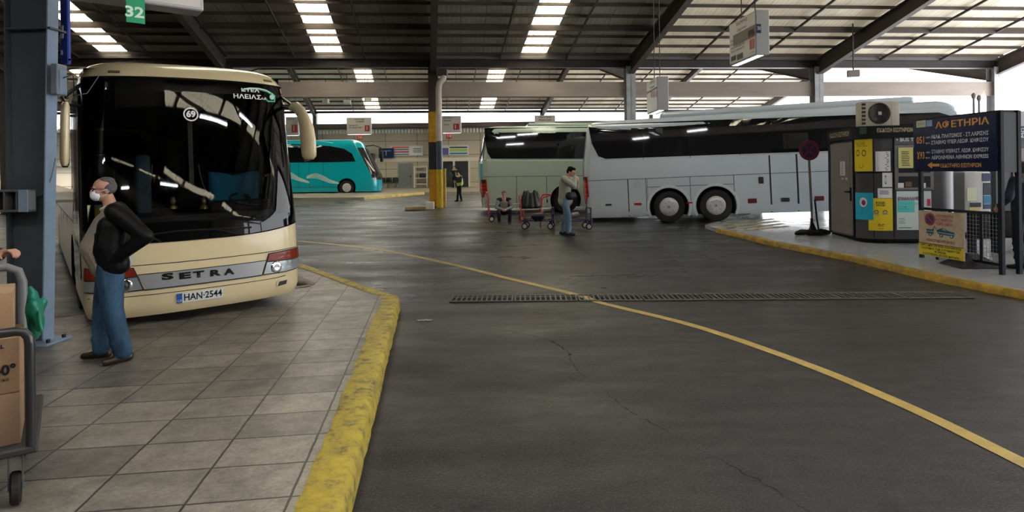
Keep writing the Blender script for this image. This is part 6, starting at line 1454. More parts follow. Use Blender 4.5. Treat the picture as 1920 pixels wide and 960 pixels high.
def person(name, label, locn, rz, scale, J, skin, hairm, top, bottom, shoe, voxel=.008, belly=0.0, yaw=0.0, nod=0.0, bald=False, vest=None, curlR=.5, curlL=.5, nR=(-1, 0, 0), nL=(1, 0, 0), sdR=(0, 1, 0), sdL=(0, 1, 0), shirt=None, loose=1.0, bag=None, beard=False, collar=None, hood=False):
    P = {k: Vector(v) if len(v) == 3 else v for k, v in {**BASE, **J}.items()}
    o = E(name, tuple(locn), rz, label, 'person'); o.scale = (scale,) * 3
    H = P['head']; HM = Matrix.Translation(H) @ Matrix.Rotation(yaw, 4, 'Z') @ Matrix.Rotation(-nod, 4, 'X')
    hp_ = lambda x, y, z: HM @ Vector((x, y, z))
    bm = NB()
    ell(bm, (0, 0, 0), (.074, .094, .085), Matrix.Identity(4), 3); 
    hv = list(bm.verts)
    for v in hv: v.co = HM @ (v.co + Vector((0, -.004, .03)))
    for c, r in (((0, .022, -.045), (.056, .066, .066)), ((0, .072, -.085), (.024, .022, .02)), ((0, .098, -.016), (.0105, .018, .024)), ((0, .106, -.028), (.013, .014, .011)), ((.018, .088, .022), (.02, .01, .008)), ((-.018, .088, .022), (.02, .01, .008)), ((0, .088, -.056), (.021, .012, .006)), ((0, .087, -.066), (.018, .012, .006)), ((.04, .058, -.02), (.02, .025, .02)), ((-.04, .058, -.02), (.02, .025, .02)), ((.075, -.008, -.012), (.008, .019, .032)), ((-.075, -.008, -.012), (.008, .019, .032))):
        b2 = NB(); ell(b2, (0, 0, 0), r); me = bpy.data.meshes.new('t'); b2.to_mesh(me); b2.free(); me.transform(HM @ Matrix.Translation(c)); bm.from_mesh(me); bpy.data.meshes.remove(me)
    capsule(bm, P['neck'] - Vector((0, .01, .05)), hp_(0, -.02, -.05), .062, .052)
    capsule(bm, P['chest'], P['waist'], .105, .1, (1, 0, 0), 1.45); capsule(bm, P['waist'], P['pelvis'], .1, .11, (1, 0, 0), 1.35)
    capsule(bm, P['shL'], P['shR'], .055, .055); capsule(bm, P['neck'] - Vector((0, 0, .04)), P['chest'], .075, .11, (1, 0, 0), 1.3)
    for S in 'RL':
        capsule(bm, P['sh' + S], P['el' + S], .05, .04); capsule(bm, P['el' + S], P['wr' + S], .04, .027)
        dd = P['wr' + S] - P['el' + S]; hand_parts(bm, P['wr' + S], dd, nR if S == 'R' else nL, sdR if S == 'R' else sdL, curlR if S == 'R' else curlL, fr=max(.0085, voxel * .95))
        capsule(bm, P['hip' + S], P['kn' + S], .08, .053); capsule(bm, P['kn' + S], P['an' + S], .053, .036); t = P['toe' + S]; capsule(bm, P['an' + S] - Vector((0, 0, .03)), P['an' + S] + Vector((t[0], t[1], -.055)), .035, .025)
    me = remesh(bm, voxel, 2); link('body', me, skin, o)
    # eyes
    for sx in (-1, 1):
        bm = NB(); ell(bm, (0, 0, 0), (.0105, .006, .006)); me = bpy.data.meshes.new('e'); bm.to_mesh(me); bm.free(); me.transform(HM @ Matrix.Translation((sx * .029, .086, .004))); link('eye', me, M_INK, o, 179)
    # hair
    bm = NB()
    if bald:
        parts = [((0, -.045, .028), (.077, .062, .072)), ((.055, -.03, .01), (.03, .05, .05)), ((-.055, -.03, .01), (.03, .05, .05)), ((0, -.02, .085), (.066, .07, .038))]
    else: parts = [((0, -.02, .05), (.083, .092, .078)), ((0, -.05, .0), (.078, .06, .075)), ((0, .045, .095), (.06, .045, .035)), ((.065, -.005, .03), (.02, .04, .04)), ((-.065, -.005, .03), (.02, .04, .04))]
    for c, r in parts: b2 = NB(); ell(b2, (0, 0, 0), r, None, 3); me = bpy.data.meshes.new('t'); b2.to_mesh(me); b2.free(); me.transform(HM @ Matrix.Translation(c)); bm.from_mesh(me); bpy.data.meshes.remove(me)
    me = remesh(bm, .008, 1); link('hair', me, hairm, o)
    if beard:
        pass
    # trousers
    bm = NB(); L = loose
    capsule(bm, P['waist'] - Vector((0, 0, .06)), P['pelvis'] - Vector((0, 0, .02)), .112, .122, (1, 0, 0), 1.35)
    for S in 'RL':
        capsule(bm, P['hip' + S], P['kn' + S], .095 * L, .07 * L, seg=16); dn = (P['an' + S] - P['kn' + S]); e = P['an' + S] - dn.normalized() * .02
        capsule(bm, P['kn' + S], e, .07 * L, .062 * L, seg=16)
        for q in (.25, .5, .8): c = P['kn' + S].lerp(e, q); capsule(bm, c + Vector((.01, -.02, 0)), c + Vector((-.01, .025, .01)), .052 * L, .052 * L)
    me = remesh(bm, .011, 1); link('trousers', me, bottom, o)
    # shoes
    for S in 'RL':
        t = P['toe' + S]; a = P['an' + S]; f = Vector((t[0], t[1], 0)).normalized(); bm = NB()
        capsule(bm, a + Vector((0, 0, -.035)) - f * .045, a + f * .15 + Vector((0, 0, -.05)), .045, .034, f.cross(Vector((0, 0, 1))), 1.05); capsule(bm, a + Vector((0, 0, -.01)), a + f * .05 + Vector((0, 0, -.03)), .048, .04); me = remesh(bm, .008, 1)
        for v in me.vertices: v.co.z = max(v.co.z, a.z - .083)
        link('shoe', me, shoe, o)
    return o, P, HM
def torso(o, P, m, name='jacket', w_=1.0, sleeves=True, hem=.88, belly=0.0, open_=0.0, voxel=.011, cuff=.04, arms='RL', slv=None):
    bm = NB(); up = Vector((0, 0, 1)); sx = (P['shR'] - P['shL']).normalized()
    he = P['pelvis'].lerp(P['waist'], max(0, (hem - P['pelvis'].z) / max(.01, (P['waist'].z - P['pelvis'].z)))) if hem > P['pelvis'].z else P['pelvis'] + Vector((0, 0, hem - P['pelvis'].z))
    if open_ > 0:
        for s_ in (-1, 1):
            off = sx * (.125 * s_) + Vector((0, -.035, 0)); capsule(bm, P['chest'] + off, P['waist'] + off * 1.1 + Vector((0, belly * .5, 0)), .083 * w_, .085 * w_, (0, 1, 0), 1.25); capsule(bm, P['waist'] + off * 1.1 + Vector((0, belly * .5, 0)), he + off * 1.05 + Vector((0, belly * .3, .03)), .085 * w_, .085 * w_, (0, 1, 0), 1.3)
        capsule(bm, P['chest'] + Vector((0, -.05, 0)), he + Vector((0, -.045, .04)), .1 * w_, .1 * w_, sx, 1.5)
    else:
        capsule(bm, P['chest'], P['waist'] + Vector((0, belly * .5, 0)), .128 * w_, .122 * w_, sx, 1.42); capsule(bm, P['waist'] + Vector((0, belly * .5, 0)), he + Vector((0, belly * .3, .03)), .122 * w_, .124 * w_, sx, 1.38)
    capsule(bm, P['neck'] - Vector((0, .01 + (.04 if open_ > 0 else 0), .05)), P['chest'] - Vector((0, .05 if open_ > 0 else 0, 0)), .075 * w_, .12 * w_ * (.85 if open_ > 0 else 1), sx, 1.35); capsule(bm, P['shL'], P['shR'], .068 * w_, .068 * w_)
    if sleeves:
        for S in arms:
            d = (P['wr' + S] - P['el' + S]).normalized(); capsule(bm, P['sh' + S], P['el' + S], .07 * w_, .06 * w_, seg=16); capsule(bm, P['el' + S], P['wr' + S] - d * .02, .06 * w_, .044 * w_, seg=16)
            for q in (.3, .6, .85): c = P['sh' + S].lerp(P['el' + S], q); capsule(bm, c + Vector((.01, .012, .01)), c - Vector((.01, .012, .01)), .054 * w_, .054 * w_)
    me = remesh(bm, voxel, 1); return link(name, me, m, o)
M_SKIN = mat('skin', (.42, .22, .15), .5, var=.15, vscale=12); M_SKIN2 = mat('skin_pale', (.52, .30, .23), .5)
M_GREYH = mat('grey_hair', (.11, .10, .10), .8, bump=.6, bscale=90, var=.5, vscale=40); M_BLKH = mat('black_hair', (.006, .006, .006), .7, spec=.08, bump=.4, bscale=80)
M_LEA = mat('black_leather', (.004, .004, .0045), .45, spec=.14, bump=.5, bscale=9); M_TEE = mat('taupe_sweater', (.22, .19, .15), .9, bump=.3, bscale=60)
def denim(name, a, b): 
    return mat(name, a, .8, var=.9, vscale=4.5, dirt=b, bump=.7, bscale=11, stretch=(1, 1, .5))
M_JEAN = denim('blue_denim', (.008, .024, .055), (.04, .11, .19)); M_JEAN2 = denim('light_denim', (.08, .14, .22), (.22, .32, .42))
M_SHOE = mat('brown_shoe', (.018, .009, .006), .4, coat=.15); M_SHOEB = mat('dark_shoe', (.012, .012, .013), .5)

# --- man in the black leather jacket
q = at_z(207, 677, .15); fx, fy = -.88, -.47
J = dict(head=(0, .045, 1.615), neck=(0, -.01, 1.465), shL=(-.195, -.05, 1.415), shR=(.195, -.05, 1.415), chest=(0, .01, 1.28), waist=(0, .035, 1.08), elL=(-.29, -.30, 1.18), wrL=(-.185, -.02, .955), elR=(.27, -.25, 1.17), wrR=(.235, -.06, .985), anR=(.12, .09, .085), knR=(.11, .07, .5), anL=(-.13, -.10, .085), knL=(-.105, -.02, .5), toeR=(.05, .16), toeL=(-.06, .15))
o, P, HM = person('person', 'man in black leather jacket, jeans and white face mask beside the cream coach', (q.x, q.y + .02, .15), math.atan2(-fx, fy), 1.0, J, M_SKIN, M_GREYH, None, M_JEAN, M_SHOE, voxel=.0075, bald=True, loose=1.3, yaw=.25, curlR=.8, curlL=.8)
torso(o, P, M_TEE, 'sweater', 1.06, False, .87, .16, voxel=.01)
ja = torso(o, P, M_LEA, 'leather_jacket', 1.2, True, .88, .02, .5, .01)
# shirt collar, collar of the jacket, mask, glasses
bm = NB(); nk = P['neck']; tube(bm, [nk + Vector((.078 * math.cos(t), .075 * math.sin(t) - .0, .0 - .035 * math.sin(t))) for t in [(-.25 + 3.6 * k / 14) * 1 + .0 for k in range(15)]], .02, 8); link('shirt_collar', remesh(bm, .008, 1), mat('shirt_cream', (.45, .42, .36), .8), o)
bm = NB(); tube(bm, [nk + Vector((.105 * math.cos(t), .085 * math.sin(t) - .02, -.02 - .06 * max(0, math.sin(t)))) for t in [PI * .75 + PI * 1.5 * k / 14 for k in range(15)]], .026, 8); link('jacket_collar', remesh(bm, .009, 1), M_LEA, ja)
bm = NB(); capsule(bm, P['pelvis'] + Vector((-.1, -.02, -.01)), P['pelvis'] + Vector((-.02, -.1, -.01)), .085, .085, seg=14); link('shirt_hem', remesh(bm, .01, 1), MATS['shirt_cream'], o)
bm = NB(); ell(bm, (0, 0, 0), (.056, .052, .056), None, 3)
me = bpy.data.meshes.new('m'); bm.to_mesh(me); bm.free(); me.transform(HM @ Matrix.Translation((0, .062, -.047)))
mk = link('face_mask', me, mat('mask_white', (.66, .68, .74), .7, bump=.3, bscale=30), o, 179)
for sx in (-1, 1): bm = NB(); tube(bm, [HM @ Vector(p) for p in ((sx * .05, .07, -.02), (sx * .072, .03, -.008), (sx * .082, -.012, .008), (sx * .084, -.028, -.012), (sx * .074, .0, -.045), (sx * .052, .055, -.065))], .002, 5); OB('ear_loop', bm, MATS['mask_white'], mk)
bm = NB()
for sx in (-1, 1):
    tube(bm, [HM @ Vector((sx * .032 + .024 * math.cos(t * PI / 8), .101 - .01 * abs(math.cos(t * PI / 8)), .008 + .017 * math.sin(t * PI / 8))) for t in range(17)], .0022, 5, False); tube(bm, [HM @ Vector((sx * .056, .092, .012)), HM @ Vector((sx * .077, .04, .012)), HM @ Vector((sx * .08, -.01, .012))], .0022, 5)
OB('glasses', bm, M_BLKP, o)
bm = NB(); c = P['chest'] + Vector((-.15, .085, -.1)); rbox(bm, c.x - .05, c.x + .05, c.y - .01, c.y + .012, c.z - .045, c.z + .045, .008, 1); OB('pocket', bm, M_LEA, ja)

# --- man with the hand at his face by the silver coach
q = at_g(1059, 441); fx, fy = .93, -.36
J = dict(head=(0, .17, 1.545), neck=(0, .075, 1.43), chest=(0, .03, 1.27), shR=(.18, .05, 1.375), shL=(-.18, .05, 1.375), elR=(.2, .30, 1.19), wrR=(.07, .30, 1.41), elL=(-.19, .25, 1.17), wrL=(-.02, .33, 1.33), anR=(.1, .12, .085), knR=(.1, .12, .5), anL=(-.1, -.08, .085), toeR=(.0, .17), toeL=(.0, .17))
o, P, HM = person('person', 'man in grey jacket and jeans hiding his face in his hand by the silver coach', (q.x, q.y, G(q.y)), math.atan2(-fx, fy), 130 * q.y / F / 1.69, J, M_SKIN2, M_BLKH, None, M_JEAN2, M_SHOEB, voxel=.0095, nod=.45, loose=1.1, curlR=.9, curlL=.9, nR=(0, -1, 0), nL=(0, -1, 0), sdR=(-1, 0, .3), sdL=(1, 0, .3))
ja = torso(o, P, mat('grey_beige_jacket', (.30, .31, .27), .8, bump=.5, bscale=10), 'jacket', 1.18, True, .80, .03, 0, .012)
bm = NB(); tube(bm, [P['neck'] + Vector((.11 * math.cos(t), .085 * math.sin(t) - .03, -.03)) for t in [PI * .9 + PI * 1.2 * k / 10 for k in range(11)]], .04, 8); link('hood', remesh(bm, .012, 1), mat('dark_hood', (.03, .035, .035), .9), ja)
bm = NB(); capsule(bm, (.14, .16, .96), (.02, .22, .96), .09, .09, (0, 0, 1), 1.1); bg_ = T(link('belt_bag', remesh(bm, .012, 1), mat('bag_navy', (.012, .014, .022), .6), None, None), 'black belt bag worn by the man hiding his face', 'bag'); bg_.matrix_world = Matrix.Translation(o.location) @ Matrix.Rotation(o.rotation_euler.z, 4, 'Z') @ Matrix.Diagonal((o.scale[0],) * 3 + (1,))
bm = NB(); tube(bm, [(-.12, -.1, 1.42), (0, .0, 1.47), (.16, .02, 1.43), (.245, .04, 1.25), (.26, .1, 1.08), (.2, .17, 1.0)], .014, 6); OB('bag_strap', bm, M_BLKP, o) if False else None
# --- seated man
q = at_g(945, 421); fx, fy = .05, -1
J = dict(head=(0, .17, 1.02), neck=(0, .10, .885), chest=(0, .04, .73), waist=(0, -.04, .53), pelvis=(0, -.1, .42), shR=(.19, .08, .83), shL=(-.19, .08, .83), elR=(.27, .12, .57), wrR=(.07, .34, .50), elL=(-.27, .12, .57), wrL=(-.07, .34, .50), hipR=(.1, -.05, .40), knR=(.2, .36, .45), anR=(.17, .36, .085), hipL=(-.1, -.05, .40), knL=(-.2, .36, .45), anL=(-.17, .36, .085), toeR=(.03, .16), toeL=(-.03, .16))
o, P, HM = person('person', 'grey-haired man in dark vest seated on a luggage trolley with clasped hands', (q.x, q.y + .35, G(q.y)), math.atan2(-fx, fy), 63 * q.y / F / 1.14, J, M_SKIN2, mat('silver_hair', (.16, .13, .11), .8), None, mat('black_trousers', (.01, .01, .012), .8), M_SHOEB, voxel=.0095, nod=.2, curlR=.8, curlL=.8, nR=(-1, 0, 0), nL=(1, 0, 0), sdR=(0, 0, 1), sdL=(0, 0, 1))
torso(o, P, mat('grey_shirt', (.22, .22, .23), .85, bump=.4, bscale=12), 'shirt', 1.0, True, .45, .04); torso(o, P, mat('black_vest', (.012, .012, .014), .8), 'vest', 1.1, False, .44, .03, .5)
# --- attendant in hi-vis vest
q = at_g(861.5, 378); fx, fy = -.75, -.66
J = dict(elR=(.25, .12, 1.16), wrR=(.1, .30, 1.16), elL=(-.25, .10, 1.16), wrL=(-.1, .28, 1.12), anR=(.12, .05, .085), anL=(-.12, -.05, .085))
o, P, HM = person('person', 'attendant in black with a lime and yellow reflective vest near the far doorway', (q.x, q.y, G(q.y)), math.atan2(-fx, fy), 57 * q.y / F / 1.73, J, M_SKIN2, M_BLKH, None, MATS['black_trousers'], M_SHOEB, voxel=.0105)
torso(o, P, mat('black_coat', (.014, .014, .016), .8), 'coat', 1.05, True, .86); ve = torso(o, P, mat('hivis_cream', (.62, .58, .25), .6), 'vest', 1.09, False, .98, .0, .55, .013)
bm = NB(); capsule(bm, P['pelvis'] + Vector((0, 0, .0)), P['waist'] - Vector((0, 0, .02)), .145, .14, (1, 0, 0), 1.35, seg=20); link('vest_band', remesh(bm, .014, 1), mat('hivis_lime', (.50, .85, .10), .5), ve)
# --- second attendant, deep in the doorway
q = at_g(837, 362); o, P, HM = person('person', 'figure in a pale green vest standing back in the dark far doorway', (q.x, 49.6, G(49.6) + .14), 2.6, 1.0, dict(wrR=(.18, .25, 1.15), elR=(.25, .02, 1.15)), M_SKIN2, M_BLKH, None, MATS['black_trousers'], M_SHOEB, voxel=.012)
torso(o, P, MATS['black_coat'], 'coat', 1.05, True, .86, voxel=.014); torso(o, P, mat('hivis_dim', (.30, .42, .18), .6), 'vest', 1.1, False, .9, .0, .5, .014)
# --- person at the right edge, seen from behind
pr = at_Y(1924, 505, 10.7); gz = G(10.7) + .1
o, P, HM = person('person', 'person in navy jacket seen from behind, cut by the right edge', (pr.x - .13, 10.6, gz), .35, 1.06, dict(elL=(-.3, .02, 1.15), wrL=(-.24, .2, 1.0)), M_SKIN, M_GREYH, None, MATS['black_trousers'], M_SHOEB, voxel=.009)
torso(o, P, mat('navy_jacket', (.02, .028, .06), .7, bump=.3, bscale=12), 'jacket', 1.12, True, .84)

# ================================================================== foreground trolley with boxes and its pusher
TY = 3.30; def_ = None
tx = at_Y(70, 700, TY).x
fz = .15
TRZ = .62; TRM = Matrix.Translation((tx, TY, fz)) @ Matrix.Rotation(TRZ, 4, 'Z')
tr = E('platform_trolley', (tx, TY, fz), TRZ, 'black tubular platform trolley with boxes at the left edge', 'trolley')
M_TUBK = mat('black_tube', (.02, .021, .023), .35, coat=.3); M_DECK = mat('trolley_deck', (.03, .03, .032), .6)
zz = lambda py, Y=TY: at_Y(40, py, Y).z - fz
dk = zz(832)
bm = NB(); rbox(bm, -.86, .0, -.02, .95, dk - .04, dk, .01, 1); OB('deck', bm, M_DECK, tr)
bm = NB(); tube(bm, [(-.03, 0, dk), (-.03, 0, zz(700)), (-.03, 0, zz(645)), (-.035, 0, zz(630)), (-.055, 0, zz(620)), (-.09, 0, zz(617)), (-.5, 0, zz(622)), (-.8, 0, zz(622)), (-.83, 0, zz(640)), (-.83, 0, dk)], .024, 12); OB('front_rail', bm, M_TUBK, tr, 50)
bm = NB(); h2 = .9
y2 = .92; X2 = -.10; z2 = at_Y(40, 499, 3.98).z - fz
tube(bm, [(X2, y2, dk), (X2, y2, z2 - .1), (X2 - .02, y2, z2 - .03), (X2 - .08, y2, z2), (X2 - .5, y2, z2 + .0), (X2 - .58, y2, z2 - .05), (X2 - .6, y2, dk)], .026, 12); OB('push_handle', bm, mat('handle_grey', (.13, .13, .13), .4), tr, 50)
for wx_, wy_ in ((-.10, .10), (-.76, .10), (-.10, .82), (-.76, .82)):
    MM = Matrix.Translation((wx_, wy_, .085)) @ Matrix.Rotation(PI / 2, 4, 'Y'); bm = NB(); lathe(bm, [(.03, -.022), (.075, -.024), (.085, -.014), (.085, .014), (.075, .024), (.03, .022)], MM, 24); w_ = OB('castor', bm, M_RUB, tr, 40)
    bm = NB(); bar(bm, (wx_ - .03, wy_, .08), (wx_ - .03, wy_, dk - .04), .045, .006, (1, 0, 0)); bar(bm, (wx_ + .03, wy_, .08), (wx_ + .03, wy_, dk - .04), .045, .006, (1, 0, 0)); box(bm, wx_ - .04, wx_ + .04, wy_ - .04, wy_ + .04, dk - .055, dk - .04); OB('castor_fork', bm, mat('fork_grey', (.09, .09, .1), .4), w_)
M_CARD = mat('cardboard', (.34, .21, .12), .75, var=.3, vscale=3, bump=.1, bscale=30); M_CARD2 = mat('cardboard_dark', (.26, .16, .10), .75, var=.35, vscale=3)
def carton(x0, x1, y0, y1, z0, z1, m, label, rot=0):
    o = E('cardboard_box', tuple(TRM @ Vector(((x0 + x1) / 2, (y0 + y1) / 2, z0))), TRZ + rot, label, 'box', None); w2, d2, h = (x1 - x0) / 2, (y1 - y0) / 2, z1 - z0
    bm = NB(); rbox(bm, -w2, w2, -d2, d2, 0, h, .006, 2); OB('carton', bm, m, o, 30); bm = NB(); box(bm, -w2 - .001, w2 + .001, -.03, .03, h - .001, h + .0004); box(bm, -.03, .03, -d2 - .0015, -d2, h - .07, h); OB('packing_tape', bm, mat('brown_tape', (.36, .26, .15), .25), o); return o, w2, d2, h
zA, zB, zC, zD = dk + .001, zz(735), zz(632), zz(549)
xr = -.075
c1, w2, d2, h = carton(xr - .52, xr, .06, .44, zA, zB, M_CARD2, 'brown cardboard box at the bottom of the stack on the trolley')
bm = NB()
for k in range(4): box(bm, -w2 + .05, w2 - .09, -d2 - .003, -d2, .04 + k * .055, .075 + k * .055)
OB('printed_panel', bm, mat('print_brown', (.12, .075, .05), .7), c1)
c2, w2, d2, h = carton(xr - .52, xr, .06, .44, zB + .002, zC, M_CARD, 'cardboard box printed with the number 40, in the middle of the trolley stack')
MB_ = lambda x, z: basis((x, -d2 - .002, z), (1, 0, 0), (0, 0, 1))
text('box_number', '-40°', MB_(w2 - .075, h * .42), M_INK, c2, .07, bold=.003); text('box_print', 'TROPICAL', MB_(w2 - .13, h * .86), M_INK, c2, .028, bold=.001); text('box_print', 'ΨΥΚΤΙΚΟ', MB_(w2 - .09, h * .25), M_INK, c2, .02)
bm = NB(); ell(bm, (w2 - .19, -d2 - .001, h * .62), (.045, .0015, .045)); box(bm, w2 - .22, w2 - .17, -d2 - .003, -d2, h * .28, h * .6); OB('box_emblem', bm, mat('emblem_blue', (.04, .09, .2), .6), c2)
c3, w2, d2, h = carton(xr - .55, xr - .03, .08, .46, zC + .002, zD, M_CARD, 'taped cardboard box on top of the trolley stack', .03)
bm = NB(); box(bm, w2 - .16, w2 - .06, -d2 - .003, -d2, h * .45, h * .8); OB('box_emblem', bm, MATS['emblem_blue'], c3)
# green bag hanging between the boxes and the rail
bm = NB(); gx = xr + .045
capsule(bm, (gx, .42, zz(655)), (gx, .40, zz(600)), .035, .055, (0, 1, 0), 1.7); capsule(bm, (gx, .42, zz(606)), (gx - .01, .40, zz(572)), .058, .03, (0, 1, 0), 1.3); capsule(bm, (gx + .05, .5, zz(596)), (gx + .02, .5, zz(618)), .03, .03); capsule(bm, (gx + .0, .4, zz(575)), (gx - .02, .38, zz(558)), .03, .016); capsule(bm, (gx + .03, .3, zz(640)), (gx + .0, .34, zz(590)), .018, .03); capsule(bm, (gx + .02, .5, zz(660)), (gx + .02, .5, zz(625)), .02, .03)
for k in range(7): capsule(bm, (gx + .03, .28 + .04 * k, zz(600)), (gx + .045 - .01 * (k % 2), .26 + .05 * k, zz(640)), .012, .016)
gb = T(link('carrier_bag', remesh(bm, .012, 1), mat('green_plastic', (.0, .13, .085), .35, bump=.9, bscale=12), None), 'crumpled green bag hanging beside the boxes on the trolley', 'bag'); gb.location = (tx, TY, fz); gb.rotation_euler = (0, 0, TRZ); gb.scale = (.8, 1, 1)
# pusher
hw_ = TRM @ Vector((X2 - .16, y2, z2 + .03)); rzp = -PI / 2 + .35
pl_ = hw_ + Vector((-.62, .12, 0)); pl_.z = fz
def tol(v): return Matrix.Rotation(-rzp, 3, 'Z') @ (Vector(v) - pl_)
wr = tol(hw_ + Vector((-.095, .02, .02))); el = tol(hw_ + Vector((-.34, .06, -.06)))
o, P, HM = person('person', 'person in a dark navy sweater pushing the box trolley, cut by the left edge', tuple(pl_), rzp, 1.0, dict(wrR=tuple(wr), elR=tuple(el), wrL=(wr.x - .35, wr.y, wr.z), elL=(-.27, .1, 1.12)), M_SKIN, M_GREYH, None, mat('dark_trousers', (.02, .02, .03), .8), M_SHOEB, voxel=.0075, curlL=.95, curlR=.95, nL=(0, 0, -1), nR=(0, 0, -1), sdL=(1, 0, 0), sdR=(-1, 0, 0))
torso(o, P, mat('navy_sweater', (.01, .014, .03), .9, bump=.4, bscale=30), 'sweater', 1.06, True, .86)

# ================================================================== luggage trolleys by the coaches
M_TRP = mat('trolley_purple', (.035, .02, .07), .35, metal=.3); M_TRR = mat('trolley_red', (.45, .04, .06), .35); M_WHW = mat('castor_white', (.5, .5, .48), .4)
def ltrolley(px, py, rz, label, Ln=1.25, handle=True, low=False):
    q = at_g(px, py); o = E('luggage_trolley', (q.x, q.y, G(q.y)), rz, label, 'luggage trolley'); M_W = .55
    bm = NB()
    for y_ in (-M_W / 2, M_W / 2): tube(bm, [(-Ln / 2, y_, .26), (Ln / 2, y_, .26)], .018, 8)
    for k in range(6): x_ = -Ln / 2 + Ln * k / 5; tube(bm, [(x_, -M_W / 2, .26), (x_, M_W / 2, .26)], .012, 6)
    OB('deck_frame', bm, M_TRP, o, 60)
    bm = NB()
    for y_ in (-M_W / 2, M_W / 2): tube(bm, [(Ln / 2, y_, .12), (Ln / 2, y_, .62)], .02, 8)
    tube(bm, [(Ln / 2, -M_W / 2, .62), (Ln / 2, M_W / 2, .62)], .02, 8); tube(bm, [(Ln / 2, -M_W / 2, .45), (Ln / 2, M_W / 2, .45)], .014, 8); OB('end_frame', bm, M_TRP, o, 60)
    if handle:
        bm = NB()
        for y_ in (-M_W / 2, M_W / 2): tube(bm, [(-Ln / 2, y_, .2), (-Ln / 2, y_, .75), (-Ln / 2 - .05, y_, .95)], .022, 8)
        tube(bm, [(-Ln / 2 - .05, -M_W / 2, .95), (-Ln / 2 - .07, 0, .98), (-Ln / 2 - .05, M_W / 2, .95)], .024, 8); OB('push_handle', bm, M_TRR, o, 60)
        bm = NB(); tube(bm, [(-Ln / 2, -M_W / 2, .58), (Ln / 2 - .1, -M_W / 2, .6)], .016, 8); OB('side_rail', bm, mat('pale_rail', (.5, .5, .5), .35), o, 60)
    for x_ in (-Ln / 2 + .1, Ln / 2 - .05):
        for y_ in (-M_W / 2 + .04, M_W / 2 - .04):
            MM = Matrix.Translation((x_, y_, .095)) @ Matrix.Rotation(PI / 2, 4, 'X'); bm = NB(); lathe(bm, [(.06, -.022), (.09, -.022), (.095, -.012), (.095, .012), (.09, .022), (.06, .022)], MM, 20); w_ = OB('castor', bm, M_RUB, o, 40)
            bm = NB(); lathe(bm, [(0, -.03), (.045, -.028), (.066, -.02), (.066, .02), (.045, .028), (0, .03)], MM, 18); OB('castor_rim', bm, M_WHW, w_, 40); bm = NB(); bar(bm, (x_, y_, .1), (x_, y_, .26), .03, .06, (1, 0, 0)); OB('castor_fork', bm, M_TRP, w_)
    return o
t1 = ltrolley(949, 414.8, .0, 'luggage trolley with red handle under the seated man', 1.15)
t2 = ltrolley(1008, 429, -.15, 'luggage trolley with dark frame carrying black bags beside the seated man', .9)
t3 = ltrolley(1080, 430, .12, 'dark luggage trolley behind the man in the grey jacket', .75, False)
# red curved handle reaching to the right of the black bags
bm = NB(); Y_ = 18.6; tube(bm, [at_Y(x, y, Y_) for x, y in ((1013, 381), (1013.5, 372), (1017, 366), (1024, 363.5), (1034, 365.5))], .025, 8); tube(bm, [at_Y(x, y, Y_ + .3) for x, y in ((1015, 392), (1016, 374), (1021, 369), (1031, 367.5))], .02, 8); 
g_ = at_Y(1013, 381, Y_); tube(bm, [g_, (g_.x, g_.y, G(g_.y))], .022, 8)
T(OB('trolley_handle', bm, M_TRR, smooth=60), 'curved red handle bars sticking out between the black bags and the standing man', 'handle bar')
def bag(pts, Y_, rr, m, label, name='travel_bag', vox=.02):
    bm = NB()
    for (x0, y0, x1, y1, r0, r1) in pts: capsule(bm, at_Y(x0, y0, Y_), at_Y(x1, y1, Y_), r0, r1, (0, 1, 0), rr)
    me = remesh(bm, vox, 1); return T(link(name, me, m, None), label, 'bag')
M_BAG = mat('black_bag', (.01, .014, .014), .45, bump=.6, bscale=7, coat=.15)
bag([(978, 387, 984, 360, .08, .06), (986, 386, 989, 359, .1, .05), (996, 387, 996, 364, .12, .05), (1006, 387, 1002, 359, .1, .05), (1012, 386, 1007, 362, .05, .05)], 18.2, 1.6, M_BAG, 'large black bag piled on the dark trolley beside the seated man')
bag([(1001, 405, 1016, 405, .09, .09), (1004, 412, 1014, 410, .06, .06)], 17.5, 1.4, mat('navy_holdall', (.012, .014, .03), .5), 'dark navy holdall low on the trolley next to its front wheels')
bag([(1074, 403, 1082, 401, .07, .06)], 18.0, 1.4, mat('grey_mauve_bag', (.2, .17, .2), .6), 'small grey bag lying on the trolley behind the standing man', vox=.015)
bm = NB(); q = at_Y(1014, 392, 17.9); 
for k in range(4): capsule(bm, q + Vector((.02 * k, 0, -.08 * k)), q + Vector((.06 - .02 * k, 0, -.08 * k - .05)), .035, .03)
T(link('pink_cloth', remesh(bm, .012, 1), mat('pink_cloth', (.45, .16, .14), .7), None), 'small pink cloth hanging at the end of the dark trolley', 'cloth')

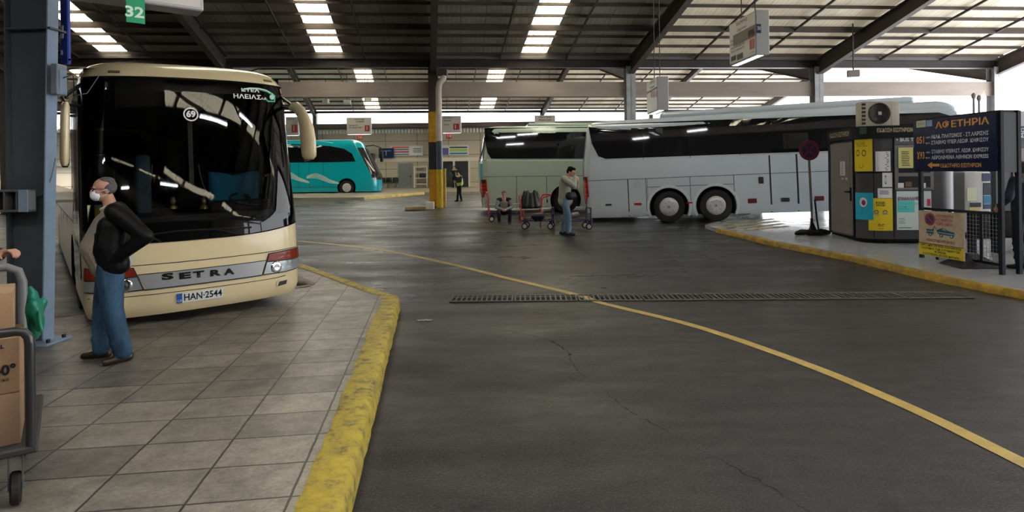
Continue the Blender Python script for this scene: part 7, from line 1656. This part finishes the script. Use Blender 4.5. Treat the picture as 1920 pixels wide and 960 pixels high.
# tarred crack wandering across the near road, and a scrap of litter
P_ = [at_g(x, y) for x, y in ((905, 612), (985, 627), (1035, 640), (1066, 662), (1078, 692), (1112, 716), (1150, 748), (1185, 775), (1240, 802), (1310, 842), (1420, 900), (1560, 985))]
bm = NB(); prev = None; rr = random.Random(3)
pts = []
for a, b in zip(P_, P_[1:]):
    n = max(2, int((b - a).length / .05)); pts += [a.lerp(b, k / n) + Vector((rr.uniform(-.018, .018), rr.uniform(-.018, .018), 0)) for k in range(n)]
for i, p in enumerate(pts):
    d = (pts[min(i + 1, len(pts) - 1)] - pts[max(i - 1, 0)]); d.z = 0; d.normalize(); n = Vector((-d.y, d.x, 0)) * (.001 + .008 * abs(math.sin(i * .13)) ** 2 * rr.random() + (.018 if 20 < i < 32 else 0) * rr.random())
    r = [bm.verts.new((q.x, q.y, .002)) for q in (p - n, p + n)]
    if prev: bm.faces.new((prev[0], r[0], r[1], prev[1]))
    prev = r
ST(OB('road_crack', bm, mat('crack_black', (.007, .007, .007), .8)))
q = at_g(797, 601); bm = NB(); rr = random.Random(5)
vv = [[bm.verts.new((.022 * i - .1 + rr.uniform(-.008, .008), .014 * j - .03 + rr.uniform(-.006, .006), rr.uniform(.002, .016))) for j in range(5)] for i in range(10)]
for i in range(9):
    for j in range(4): bm.faces.new((vv[i][j], vv[i + 1][j], vv[i + 1][j + 1], vv[i][j + 1]))
T(OB('plastic_scrap', bm, mat('clear_scrap', (.6, .6, .6), .2, spec=.8), smooth=60, loc=q), 'small crumpled clear plastic scrap on the dark road right of the kerb corner', 'litter')
# out-of-frame batten lamps, a pair mirrored in the windscreen, the rest added fill light
LAMPW = 27
for i, (x, y, rz) in enumerate(((1.63, 3.9, .5), (2.97, 5.7, .5), (-2.2, 1.6, .5), (-5.6, 1.4, .5), (-1.5, -4.0, .5), (-6.5, -3.5, .5), (2.8, -1.0, .5))):
    o = E('batten_fill_lamp', (x, y, 5.6), rz, 'white fluorescent batten lamp hung high over the tiled pavement, in a set mostly added as fill light', 'ceiling light', 'fluorescent lamps over the pavement')
    bm = NB(); rbox(bm, -.75, .75, -.09, .09, .02, .1, .01, 1); OB('lamp_housing', bm, M_LB2, o)
    for s_ in (-.045, .045): bm = NB(); tube(bm, [(-.72, s_, 0), (.72, s_, 0)], .016, 8); OB('lamp_tube', bm, mat('tube_glow', (.9, .95, 1), .4, emit=12), o, 60)
    zt = roof_z((Vector((x, y, 0)) - HO).dot(D1)) + .15 - 5.6
    for s_ in (-.6, .6): bm = NB(); tube(bm, [(s_, 0, .1), (s_, 0, zt)], .008, 6); OB('hanger_rod', bm, M_STEEL, o)
    la = bpy.data.lights.new('lamp_light', 'AREA'); la.shape = 'RECTANGLE'; la.size = 1.45; la.size_y = .14; la.energy = LAMPW; la.color = (1, .97, .92)
    lo = bpy.data.objects.new('lamp_light', la); COL.objects.link(lo); lo.parent = o; lo.location = (0, 0, -.03)
